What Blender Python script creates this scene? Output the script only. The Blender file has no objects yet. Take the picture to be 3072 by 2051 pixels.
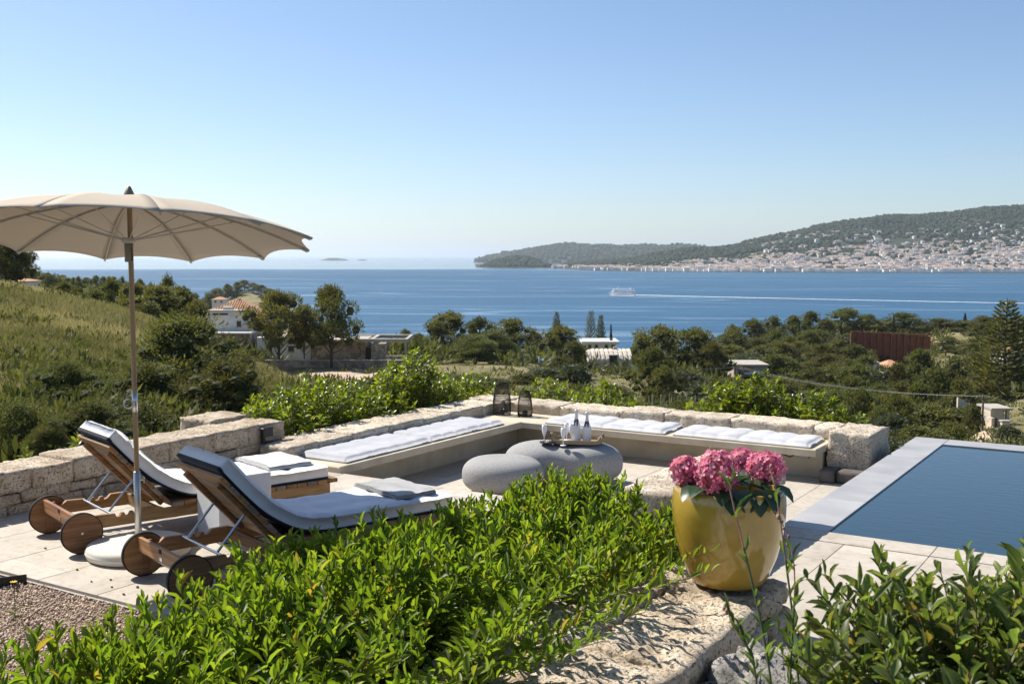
import bpy, math, random
import numpy as np
from mathutils import Vector, Matrix, noise as mnoise

# ---------------------------------------------------------------- camera, sky, sun, exposure
scene = bpy.context.scene
col = scene.collection
FPX, CX, CY, HOR, EYE = 3250.0, 1536.0, 1025.5, 767.0, 2.2
YAW = math.radians(32.0)
PITCH = math.atan((CY - HOR) / FPX)
cam_data = bpy.data.cameras.new('camera')
cam_data.sensor_width = 36.0
cam_data.lens = 36.0 * FPX / 3072.0
cam_data.clip_start = 0.1
cam_data.clip_end = 120000.0
cam_data.dof.use_dof = True
cam_data.dof.focus_distance = 9.0
cam_data.dof.aperture_fstop = 9.0
cam = bpy.data.objects.new('camera', cam_data)
col.objects.link(cam)
cam.location = (0, 0, EYE)
cam.rotation_euler = (math.pi / 2 - PITCH, 0, YAW)
scene.camera = cam

SUN_EL, SUN_AZ = math.radians(48.0), math.radians(-87.0)      # azimuth clockwise from +Y
sunvec = Vector((math.sin(SUN_AZ) * math.cos(SUN_EL), math.cos(SUN_AZ) * math.cos(SUN_EL), math.sin(SUN_EL)))
world = bpy.data.worlds.new('World')
scene.world = world
world.use_nodes = True
wn = world.node_tree
wn.nodes.clear()
sky = wn.nodes.new('ShaderNodeTexSky')
sky.sky_type = 'NISHITA'
sky.sun_disc = False
sky.sun_elevation = SUN_EL
sky.sun_rotation = SUN_AZ
sky.altitude = 40
sky.air_density = 0.85
sky.dust_density = 0.5
sky.ozone_density = 4.0
bg = wn.nodes.new('ShaderNodeBackground')
bg.inputs['Strength'].default_value = 0.093
wo = wn.nodes.new('ShaderNodeOutputWorld')
wn.links.new(sky.outputs[0], bg.inputs[0])
wn.links.new(bg.outputs[0], wo.inputs[0])

sun_data = bpy.data.lights.new('sun', 'SUN')
sun_data.energy = 5.0
sun_data.angle = math.radians(0.5)
sun_data.color = (1.0, 0.95, 0.87)
sun = bpy.data.objects.new('sun', sun_data)
col.objects.link(sun)
sun.rotation_euler = sunvec.to_track_quat('Z', 'Y').to_euler()

scene.view_settings.view_transform = 'Standard'
scene.view_settings.look = 'None'
scene.view_settings.exposure = 0.6
scene.view_settings.gamma = 1.0
scene.view_settings.use_curve_mapping = False
scene.render.engine = 'CYCLES'
cy = scene.cycles
cy.use_denoising = True
cy.max_bounces = 7
cy.diffuse_bounces = 3
cy.glossy_bounces = 3
cy.transmission_bounces = 5
cy.transparent_max_bounces = 8
cy.volume_bounces = 2
cy.sample_clamp_indirect = 4.0
cy.caustics_reflective = False
cy.caustics_refractive = False

# ---------------------------------------------------------------- helpers: places
RX, RY = math.cos(YAW), math.sin(YAW)          # the view's right, on the ground
FX, FY = -math.sin(YAW), math.cos(YAW)         # the view's forward, on the ground
def W(r, d, z=0.0):
    """right / forward metres from the viewpoint -> world"""
    return Vector((r * RX + d * FX, r * RY + d * FY, z))
def side(px, d):
    return (px - CX) / FPX * d
def zof(py, d):
    return EYE - (py - HOR) / FPX * d * (1 + 0.0 * py)
def S(px, py, d):
    return W(side(px, d), d, zof(py, d))

# ---------------------------------------------------------------- helpers: meshes and objects
def link(o, parent=None):
    col.objects.link(o)
    if parent is not None:
        o.parent = parent
    return o
def thing(name, label, cat, loc=(0, 0, 0), rz=0.0, group=None):
    o = bpy.data.objects.new(name, None)
    o.empty_display_size = 0.2
    link(o)
    o.location = loc
    o.rotation_euler = (0, 0, rz)
    return tag(o, label, cat, group)
def tag(o, label, cat, group=None):
    o['label'] = label
    o['category'] = cat
    if group:
        o['group'] = group
    return o
def struct(o):
    o['kind'] = 'structure'
    return o
def stuff(o):
    o['kind'] = 'stuff'
    return o
def copy_tree(root, loc, rz=0.0, scale=None, label=None, cat=None, group=None):
    c = root.copy()
    col.objects.link(c)
    c.location = loc
    c.rotation_euler = (0, 0, rz)
    if scale is not None:
        c.scale = scale
    if label:
        c['label'] = label
    if cat:
        c['category'] = cat
    if group:
        c['group'] = group
    for ch in root.children:
        k = ch.copy()
        col.objects.link(k)
        k.parent = c
        for g in ch.children:
            kk = g.copy()
            col.objects.link(kk)
            kk.parent = k
    return c

class MB:
    def __init__(s):
        s.v, s.f, s.m, s.sm = [], [], [], []
    def add(s, vs, fs, mi=0, smooth=False):
        o = len(s.v)
        s.v += [tuple(q) for q in vs]
        for f in fs:
            s.f.append(tuple(i + o for i in f))
            s.m.append(mi)
            s.sm.append(smooth)
        return s
    def box(s, c, size, rot=None, mi=0, bev=0.0):
        hx, hy, hz = size[0] / 2, size[1] / 2, size[2] / 2
        b = min(bev, hx * .9, hy * .9, hz * .9)
        vs, fs = [], []
        if b <= 0:
            for x in (-hx, hx):
                for y in (-hy, hy):
                    for z in (-hz, hz):
                        vs.append((x, y, z))
            fs = [(0, 1, 3, 2), (4, 6, 7, 5), (0, 4, 5, 1), (2, 3, 7, 6), (0, 2, 6, 4), (1, 5, 7, 3)]
        else:
            idx = {}
            for sx in (-1, 1):
                for sy in (-1, 1):
                    for sz in (-1, 1):
                        for ax in range(3):
                            p = [sx * (hx - b), sy * (hy - b), sz * (hz - b)]
                            p[ax] = (sx * hx, sy * hy, sz * hz)[ax]
                            idx[(sx, sy, sz, ax)] = len(vs)
                            vs.append(tuple(p))
            def k(ax, sgn, a, bb):
                q = [0, 0, 0]
                q[ax] = sgn
                o1, o2 = [i for i in range(3) if i != ax]
                q[o1], q[o2] = a, bb
                return idx[(q[0], q[1], q[2], ax)]
            for ax in range(3):
                for sgn in (-1, 1):
                    fs.append((k(ax, sgn, -1, -1), k(ax, sgn, 1, -1), k(ax, sgn, 1, 1), k(ax, sgn, -1, 1)))
            for ax in range(3):            # edges running along ax
                o1, o2 = [i for i in range(3) if i != ax]
                for a in (-1, 1):
                    for c2 in (-1, 1):
                        q1 = [0, 0, 0]; q2 = [0, 0, 0]
                        q1[o1] = q2[o1] = a
                        q1[o2] = q2[o2] = c2
                        q1[ax], q2[ax] = -1, 1
                        fs.append((idx[(*q1, o1)], idx[(*q2, o1)], idx[(*q2, o2)], idx[(*q1, o2)]))
            for sx in (-1, 1):
                for sy in (-1, 1):
                    for sz in (-1, 1):
                        fs.append(tuple(idx[(sx, sy, sz, ax)] for ax in range(3)))
        c = Vector(c)
        if rot is not None:
            vs = [rot @ Vector(q) + c for q in vs]
        else:
            vs = [Vector(q) + c for q in vs]
        return s.add(vs, fs, mi)
    def bar(s, a, b, w, h, mi=0, bev=0.0, up=(0, 0, 1)):
        a, b = Vector(a), Vector(b)
        y = (b - a)
        L = y.length
        y = y.normalized()
        x = y.cross(Vector(up)).normalized()
        z = x.cross(y)
        rot = Matrix((x, y, z)).transposed()
        return s.box((a + b) / 2, (w, L, h), rot, mi, bev)
    def tube(s, pts, rad, n=8, mi=0, cap=True, smooth=True):
        pts = [Vector(p) for p in pts]
        if not isinstance(rad, (list, tuple)):
            rad = [rad] * len(pts)
        rings = []
        pa = None
        for i, p in enumerate(pts):
            if i == 0: t = pts[1] - pts[0]
            elif i == len(pts) - 1: t = pts[-1] - pts[-2]
            else: t = pts[i + 1] - pts[i - 1]
            t = t.normalized()
            if pa is None:
                a = t.orthogonal().normalized()
            else:
                a = (pa - t * pa.dot(t))
                a = a.normalized() if a.length > 1e-6 else t.orthogonal().normalized()
            pa = a
            b = t.cross(a)
            rings.append([p + (a * math.cos(2 * math.pi * k / n) + b * math.sin(2 * math.pi * k / n)) * rad[i] for k in range(n)])
        vs = [q for r in rings for q in r]
        fs = []
        for i in range(len(rings) - 1):
            for k in range(n):
                k2 = (k + 1) % n
                fs.append((i * n + k, i * n + k2, (i + 1) * n + k2, (i + 1) * n + k))
        s.add(vs, fs, mi, smooth)
        if cap:
            s.add(rings[0], [tuple(range(n))[::-1]], mi)
            s.add(rings[-1], [tuple(range(n))], mi)
        return s
    def lathe(s, prof, n=24, c=(0, 0, 0), mi=0, smooth=True):
        vs, fs = [], []
        for r, z in prof:
            for k in range(n):
                a = 2 * math.pi * k / n
                vs.append((c[0] + r * math.cos(a), c[1] + r * math.sin(a), c[2] + z))
        for i in range(len(prof) - 1):
            for k in range(n):
                k2 = (k + 1) % n
                fs.append((i * n + k, i * n + k2, (i + 1) * n + k2, (i + 1) * n + k))
        return s.add(vs, fs, mi, smooth)
    def prism(s, poly, axis, a0, a1, mi=0):
        """poly of 2-D points in the plane across `axis`, pushed from a0 to a1"""
        n = len(poly)
        def mk(p, a):
            if axis == 0: return (a, p[0], p[1])
            if axis == 1: return (p[0], a, p[1])
            return (p[0], p[1], a)
        vs = [mk(p, a0) for p in poly] + [mk(p, a1) for p in poly]
        fs = [(i, (i + 1) % n, n + (i + 1) % n, n + i) for i in range(n)]
        fs += [tuple(range(n))[::-1], tuple(range(n, 2 * n))]
        return s.add(vs, fs, mi)
    def ico(s, c, r, rng, mi=0, sq=(1, 1, 1), jit=0.15):
        t = (1 + 5 ** .5) / 2
        vv = [(-1, t, 0), (1, t, 0), (-1, -t, 0), (1, -t, 0), (0, -1, t), (0, 1, t), (0, -1, -t), (0, 1, -t), (t, 0, -1), (t, 0, 1), (-t, 0, -1), (-t, 0, 1)]
        ff = [(0, 11, 5), (0, 5, 1), (0, 1, 7), (0, 7, 10), (0, 10, 11), (1, 5, 9), (5, 11, 4), (11, 10, 2), (10, 7, 6), (7, 1, 8), (3, 9, 4), (3, 4, 2), (3, 2, 6), (3, 6, 8), (3, 8, 9), (4, 9, 5), (2, 4, 11), (6, 2, 10), (8, 6, 7), (9, 8, 1)]
        k = 1 / (1 + t * t) ** .5
        vs = []
        for q in vv:
            j = 1 + rng.uniform(-jit, jit)
            vs.append(tuple(c[i] + q[i] * k * r * sq[i] * j for i in range(3)))
        return s.add(vs, ff, mi, True)
    def mesh(s, name, mats):
        me = bpy.data.meshes.new(name)
        me.from_pydata(s.v, [], s.f)
        for m in (mats if isinstance(mats, (list, tuple)) else [mats]):
            me.materials.append(m)
        me.polygons.foreach_set('material_index', s.m)
        me.polygons.foreach_set('use_smooth', s.sm)
        me.update()
        return me
    def build(s, name, mats, parent=None):
        return link(bpy.data.objects.new(name, s.mesh(name, mats)), parent)

def np_mesh(name, verts, tris, mats, smooth=False, midx=None):
    """mesh straight from numpy arrays; tris is (n,3) or (n,4)"""
    me = bpy.data.meshes.new(name)
    k = tris.shape[1]
    me.vertices.add(len(verts))
    me.vertices.foreach_set('co', np.ascontiguousarray(verts, dtype=np.float32).ravel())
    me.loops.add(tris.size)
    me.loops.foreach_set('vertex_index', np.ascontiguousarray(tris, dtype=np.int32).ravel())
    me.polygons.add(len(tris))
    me.polygons.foreach_set('loop_start', np.arange(len(tris), dtype=np.int32) * k)
    me.polygons.foreach_set('loop_total', np.full(len(tris), k, dtype=np.int32))
    for m in (mats if isinstance(mats, (list, tuple)) else [mats]):
        me.materials.append(m)
    if midx is not None:
        me.polygons.foreach_set('material_index', midx.astype(np.int32))
    me.polygons.foreach_set('use_smooth', np.full(len(tris), smooth))
    me.update(calc_edges=True)
    me.validate()
    return me
def np_obj(name, verts, tris, mats, parent=None, smooth=False, midx=None):
    return link(bpy.data.objects.new(name, np_mesh(name, verts, tris, mats, smooth, midx)), parent)

def unit(a):
    return a / np.maximum(np.linalg.norm(a, axis=1, keepdims=True), 1e-9)
def quads(P, D, L, Wd, rng):
    """diamond leaf faces at P along D"""
    n = len(P)
    S_ = unit(np.cross(D, rng.normal(size=(n, 3))))
    L = np.asarray(L).reshape(-1, 1) * np.ones((n, 1))
    Wd = np.asarray(Wd).reshape(-1, 1) * np.ones((n, 1))
    m = P + D * L * .45
    v = np.stack([P, m + S_ * Wd / 2, P + D * L, m - S_ * Wd / 2], 1).reshape(-1, 3)
    f = np.arange(4 * n).reshape(n, 4)
    return v, f

# ---------------------------------------------------------------- helpers: materials
def newmat(name):
    m = bpy.data.materials.new(name)
    m.use_nodes = True
    nt = m.node_tree
    b = nt.nodes['Principled BSDF']
    return m, nt, b, nt.nodes['Material Output']
def nd(nt, t, **kw):
    n = nt.nodes.new(t)
    for k, v in kw.items():
        setattr(n, k, v)
    return n
def ramp(nt, cols, pos=None):
    r = nd(nt, 'ShaderNodeValToRGB')
    e = r.color_ramp.elements
    n = len(cols)
    pos = pos or [0.3 + 0.4 * i / max(n - 1, 1) for i in range(n)]
    while len(e) < n:
        e.new(0.5)
    for i in range(n):
        e[i].position = pos[i]
        e[i].color = (*cols[i], 1)
    return r
def coords(nt, stretch=(1, 1, 1), rnd=False, kind='Object'):
    tc = nd(nt, 'ShaderNodeTexCoord')
    mp = nd(nt, 'ShaderNodeMapping')
    mp.inputs['Scale'].default_value = stretch
    nt.links.new(tc.outputs[kind], mp.inputs['Vector'])
    if rnd:
        oi = nd(nt, 'ShaderNodeObjectInfo')
        mu = nd(nt, 'ShaderNodeMath', operation='MULTIPLY')
        mu.inputs[1].default_value = 37.0
        nt.links.new(oi.outputs['Random'], mu.inputs[0])
        nt.links.new(mu.outputs[0], mp.inputs['Location'])
    return mp.outputs[0]
def noise(nt, vec, scale, detail=4, rough=.55, dist=0.0):
    n = nd(nt, 'ShaderNodeTexNoise')
    n.inputs['Scale'].default_value = scale
    n.inputs['Detail'].default_value = detail
    n.inputs['Roughness'].default_value = rough
    n.inputs['Distortion'].default_value = dist
    nt.links.new(vec, n.inputs['Vector'])
    return n
def vary(nt, colsock, amount, island=False, hue=0.0):
    h = nd(nt, 'ShaderNodeHueSaturation')
    src = nd(nt, 'ShaderNodeNewGeometry').outputs['Random Per Island'] if island else nd(nt, 'ShaderNodeObjectInfo').outputs['Random']
    mr = nd(nt, 'ShaderNodeMapRange')
    mr.inputs['To Min'].default_value = 1 - amount
    mr.inputs['To Max'].default_value = 1 + amount
    nt.links.new(src, mr.inputs['Value'])
    nt.links.new(mr.outputs[0], h.inputs['Value'])
    if hue:
        m2 = nd(nt, 'ShaderNodeMapRange')
        m2.inputs['To Min'].default_value = .5 - hue
        m2.inputs['To Max'].default_value = .5 + hue
        mu = nd(nt, 'ShaderNodeMath', operation='FRACT')
        ml = nd(nt, 'ShaderNodeMath', operation='MULTIPLY')
        ml.inputs[1].default_value = 7.31
        nt.links.new(src, ml.inputs[0])
        nt.links.new(ml.outputs[0], mu.inputs[0])
        nt.links.new(mu.outputs[0], m2.inputs['Value'])
        nt.links.new(m2.outputs[0], h.inputs['Hue'])
    nt.links.new(colsock, h.inputs['Color'])
    return h.outputs[0]
def bump(nt, b, height, strength, dist=.01):
    bp = nd(nt, 'ShaderNodeBump')
    bp.inputs['Strength'].default_value = strength
    bp.inputs['Distance'].default_value = dist
    nt.links.new(height, bp.inputs['Height'])
    nt.links.new(bp.outputs[0], b.inputs['Normal'])
    return bp
def pm(name, cols, scale=5, rough=.75, bmp=0, bscale=40, bdist=.01, rnd=0, island=False, spec=.3, metal=0, stretch=(1, 1, 1), detail=5, pos=None, hue=0.0, rv=0.0, coat=0.0):
    m, nt, b, out = newmat(name)
    v = coords(nt, stretch, rnd > 0 and not island)
    n = noise(nt, v, scale, detail)
    r = ramp(nt, cols, pos)
    nt.links.new(n.outputs['Fac'], r.inputs[0])
    c = r.outputs[0]
    if rnd:
        c = vary(nt, c, rnd, island, hue)
    nt.links.new(c, b.inputs['Base Color'])
    b.inputs['Roughness'].default_value = rough
    if rv:
        mr = nd(nt, 'ShaderNodeMapRange')
        mr.inputs['To Min'].default_value = rough - rv
        mr.inputs['To Max'].default_value = rough + rv
        nt.links.new(n.outputs['Fac'], mr.inputs['Value'])
        nt.links.new(mr.outputs[0], b.inputs['Roughness'])
    b.inputs['Specular IOR Level'].default_value = spec
    b.inputs['Metallic'].default_value = metal
    if coat:
        b.inputs['Coat Weight'].default_value = coat
        b.inputs['Coat Roughness'].default_value = .05
    if bmp:
        n2 = noise(nt, v, bscale, 6, .6)
        bump(nt, b, n2.outputs['Fac'], bmp, bdist)
    return m
def leafmat(name, cols, trans, tfac=.4, rnd=.3, rough=.45, spec=.4, scale=3.0, island=True, hue=.015, dry=0.0, objrnd=0.0):
    m, nt, b, out = newmat(name)
    v = coords(nt)
    n = noise(nt, v, scale, 3)
    r = ramp(nt, cols)
    nt.links.new(n.outputs['Fac'], r.inputs[0])
    c = vary(nt, r.outputs[0], rnd, island, hue)
    if objrnd:
        c = vary(nt, c, objrnd, False, .02)
    if dry:                       # a few yellowed and dead leaves
        src = nd(nt, 'ShaderNodeNewGeometry').outputs['Random Per Island'] if island else nd(nt, 'ShaderNodeObjectInfo').outputs['Random']
        f1 = nd(nt, 'ShaderNodeMath', operation='MULTIPLY'); f1.inputs[1].default_value = 13.7
        f2 = nd(nt, 'ShaderNodeMath', operation='FRACT')
        nt.links.new(src, f1.inputs[0]); nt.links.new(f1.outputs[0], f2.inputs[0])
        dr = ramp(nt, [(0, 0, 0), (.35, .35, .35), (1, 1, 1)], [1 - dry * 4, 1 - dry * 2, 1 - dry])
        dr.color_ramp.interpolation = 'CONSTANT'
        nt.links.new(f2.outputs[0], dr.inputs[0])
        dm = nd(nt, 'ShaderNodeMix', data_type='RGBA')
        nt.links.new(dr.outputs[0], dm.inputs[0])
        nt.links.new(c, dm.inputs[6])
        dm.inputs[7].default_value = (.24, .165, .05, 1)
        c = dm.outputs[2]
    nt.links.new(c, b.inputs['Base Color'])
    b.inputs['Roughness'].default_value = rough
    b.inputs['Specular IOR Level'].default_value = spec
    t = nd(nt, 'ShaderNodeBsdfTranslucent')
    tc = nd(nt, 'ShaderNodeMix', data_type='RGBA', blend_type='MULTIPLY')
    tc.inputs[0].default_value = 1.0
    tc.inputs[7].default_value = (*trans, 1)
    nt.links.new(c, tc.inputs[6])
    nt.links.new(tc.outputs[2], t.inputs['Color'])
    mx = nd(nt, 'ShaderNodeMixShader')
    mx.inputs[0].default_value = tfac
    nt.links.new(b.outputs[0], mx.inputs[1])
    nt.links.new(t.outputs[0], mx.inputs[2])
    nt.links.new(mx.outputs[0], out.inputs['Surface'])
    return m
HAZE = 5e-5
# ================================================================ terrain below the terrace, sea, far shore
SEA = -40.0
# (px, py, forward distance): where the hillside shows, and how far off it is
CTRL_S = [(-500, 850, 90), (-200, 845, 90), (0, 862, 90), (180, 893, 88), (330, 925, 85), (460, 968, 82), (600, 1025, 78), (700, 1070, 75), (800, 1118, 72), (880, 1160, 70),
          (0, 1000, 50), (300, 1055, 50), (500, 1105, 50), (700, 1160, 52), (-400, 980, 50), (-400, 1180, 27),
          (0, 1200, 27), (300, 1250, 25), (600, 1250, 30), (850, 1215, 45), (1000, 1200, 60), (1150, 1180, 75),
          (900, 1145, 120), (1000, 1142, 130), (1150, 1150, 110), (1100, 1122, 140), (850, 1122, 140), (700, 1085, 150), (900, 1076, 152), (1050, 1076, 152), (1200, 1075, 155),
          (700, 1020, 190), (1000, 1020, 200), (1300, 1080, 170), (1240, 1050, 190), (1400, 1062, 190),
          (1300, 1165, 90), (1400, 1185, 80), (1600, 1160, 100), (1800, 1205, 85), (1970, 1235, 72), (2150, 1235, 78), (1550, 1090, 160), (1780, 1118, 180), (2000, 1120, 180), (2260, 1150, 200),
          (2700, 1310, 78), (2950, 1330, 95), (3100, 1345, 90), (3300, 1350, 85), (2960, 1285, 108), (3072, 1200, 140), (3300, 1200, 140), (3300, 1100, 220), 
          (2400, 1050, 330), (2300, 1080, 280), (2900, 985, 400), (2600, 1000, 390), (3300, 985, 400), (2150, 1110, 260)]
# (px, forward distance, height): ground that is hidden or out of view
CTRL_Z = [(p, d, z) for p in (-900, 0, 700, 1500, 2300, 3072, 3900) for d, z in ((8, -1.3), (13, -1.5))]
CTRL_Z += [(600, 18, -1.9), (1000, 22, -2.2), (1500, 22, -2.6), (2000, 22, -3.0), (2500, 24, -3.6), (3072, 24, -4.2), (1500, 40, -4.8), (2000, 40, -5.2), (2600, 45, -6.8), (3200, 45, -7.8), (1100, 40, -3.6),
           (-300, 140, -9), (200, 140, -9), (500, 130, -9.5), (0, 300, -8), (250, 300, -8.5), (420, 320, -12), (-400, 300, -6), (100, 480, -6), (-300, 480, -4), (300, 520, -13), (420, 620, -22), (-300, 800, -20), (100, 800, -26),
           (500, 900, -34), (540, 1180, -38.5), (470, 1180, -36), (600, 1200, -41), (300, 1250, -41.5), (0, 1300, -42), (-500, 1300, -42), (650, 950, -42),
           (600, 300, -20), (600, 500, -33), (600, 700, -38), (740, 780, -22), (700, 780, -25), (790, 790, -25), (650, 770, -33), (850, 800, -35), (740, 720, -29), (740, 860, -39.5), (905, 800, -41), (740, 950, -43), (820, 620, -38.5), (700, 620, -35),
           (900, 300, -24), (900, 420, -37), (950, 520, -41.5), (1100, 300, -27), (1100, 450, -41), (1100, 900, -44), (1400, 300, -28), (1400, 440, -40.8), (1700, 300, -29), (1700, 440, -41), (2000, 300, -30), (2000, 440, -41), (2180, 450, -41), (2250, 400, -32),
           (1600, 900, -46), (2400, 900, -46), (3200, 1000, -46), (2450, 480, -38), (2600, 480, -34), (2900, 520, -34), (3300, 520, -32), (2500, 580, -41.5), (2900, 640, -41.5), (3300, 680, -42), (4000, 680, -42), (4000, 200, -17), (4000, 400, -20), (-900, 400, -4), (-900, 1300, -42), (-900, 90, 0.5), (-900, 40, -1.0)]
CTRL_Z += [(2500, 90, -15), (2450, 122, -21), (2700, 122, -22), (2840, 118, -20), (2450, 150, -23.5), (2800, 150, -24.5), (2400, 180, -25), (2850, 180, -25.5), (2350, 210, -26.5), (2800, 215, -26.5), (2300, 240, -27.5), (2300, 300, -29), (2500, 300, -27.5), (2650, 264, -23.5), (2900, 260, -24), (1950, 112, -14.2), (2040, 112, -14.0), (1860, 112, -13.0), (2080, 190, -20), (1985, 190, -19.5)]
ctrl = [(p, d, zof(y, d)) for p, y, d in CTRL_S] + CTRL_Z
_c = np.array([(p / 420.0, math.log(d) * 1.5) for p, d, z in ctrl])
_z = np.array([z for p, d, z in ctrl])
_K = np.linalg.norm(_c[:, None] - _c[None], axis=2)
_n = len(_z)
_A = np.zeros((_n + 3, _n + 3))
_A[:_n, :_n] = _K
_A[:_n, _n] = 1
_A[:_n, _n + 1:] = _c
_A[_n, :_n] = 1
_A[_n + 1:, :_n] = _c.T
_wt = np.linalg.solve(_A, np.concatenate([_z, np.zeros(3)]))
def terr(px, d):
    q = np.stack([np.asarray(px, float) / 420.0, np.log(np.asarray(d, float)) * 1.5], -1)
    sh = q.shape[:-1]
    q = q.reshape(-1, 2)
    out = np.empty(len(q))
    for i in range(0, len(q), 4000):
        k = np.linalg.norm(q[i:i + 4000, None] - _c[None], axis=2)
        out[i:i + 4000] = k @ _wt[:_n] + _wt[_n] + q[i:i + 4000] @ _wt[_n + 1:]
    return out.reshape(sh)
def ground(px, d):
    return max(float(terr(np.array([px]), np.array([d]))[0]), SEA)

M_terrain = None
def terrain_material():
    m, nt, b, out = newmat('hillside_earth')
    v = coords(nt)
    big = noise(nt, v, .06, 4)
    mid = noise(nt, v, .55, 5, .65)
    r1 = ramp(nt, [(.07, .075, .032), (.16, .15, .068), (.28, .235, .125), (.36, .30, .19)], [.30, .45, .58, .75])
    ad = nd(nt, 'ShaderNodeMath', operation='ADD')
    mu = nd(nt, 'ShaderNodeMath', operation='MULTIPLY')
    mu.inputs[1].default_value = .5
    nt.links.new(big.outputs['Fac'], ad.inputs[0])
    nt.links.new(mid.outputs['Fac'], ad.inputs[1])
    nt.links.new(ad.outputs[0], mu.inputs[0])
    nt.links.new(mu.outputs[0], r1.inputs[0])
    nt.links.new(r1.outputs[0], b.inputs['Base Color'])
    b.inputs['Roughness'].default_value = .95
    b.inputs['Specular IOR Level'].default_value = .1
    n2 = noise(nt, v, 3.0, 6, .7)
    bump(nt, b, n2.outputs['Fac'], .8, .25)
    return m
M_terrain = terrain_material()
pxs = np.linspace(-1100, 4200, 230)
ds = np.exp(np.linspace(math.log(7.5), math.log(1400), 210))
PX, D = np.meshgrid(pxs, ds)
Z = terr(PX, D)
r_ = (PX - CX) / FPX * D
X_ = r_ * RX + D * FX
Y_ = r_ * RY + D * FY
rngT = np.random.default_rng(5)
nz = np.array([mnoise.noise(Vector((x * .13, y * .13, 0))) * .5 + mnoise.noise(Vector((x * .035, y * .035, 3))) for x, y in zip(X_.ravel(), Y_.ravel())]).reshape(Z.shape)
Z = Z + nz * np.clip((D - 14) / 60, 0, 1) * np.clip(D / 150, .6, 1.3)
Z = np.where(D < 15, np.minimum(Z, -.9), Z)
Z = np.maximum(Z, SEA - .8)
nx, ny = len(pxs), len(ds)
ii = np.arange(nx * ny).reshape(ny, nx)
F = np.stack([ii[:-1, :-1], ii[:-1, 1:], ii[1:, 1:], ii[1:, :-1]], -1).reshape(-1, 4)
terrain = struct(np_obj('hillside', np.stack([X_, Y_, Z], -1).reshape(-1, 3), F, M_terrain, smooth=True))

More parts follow.
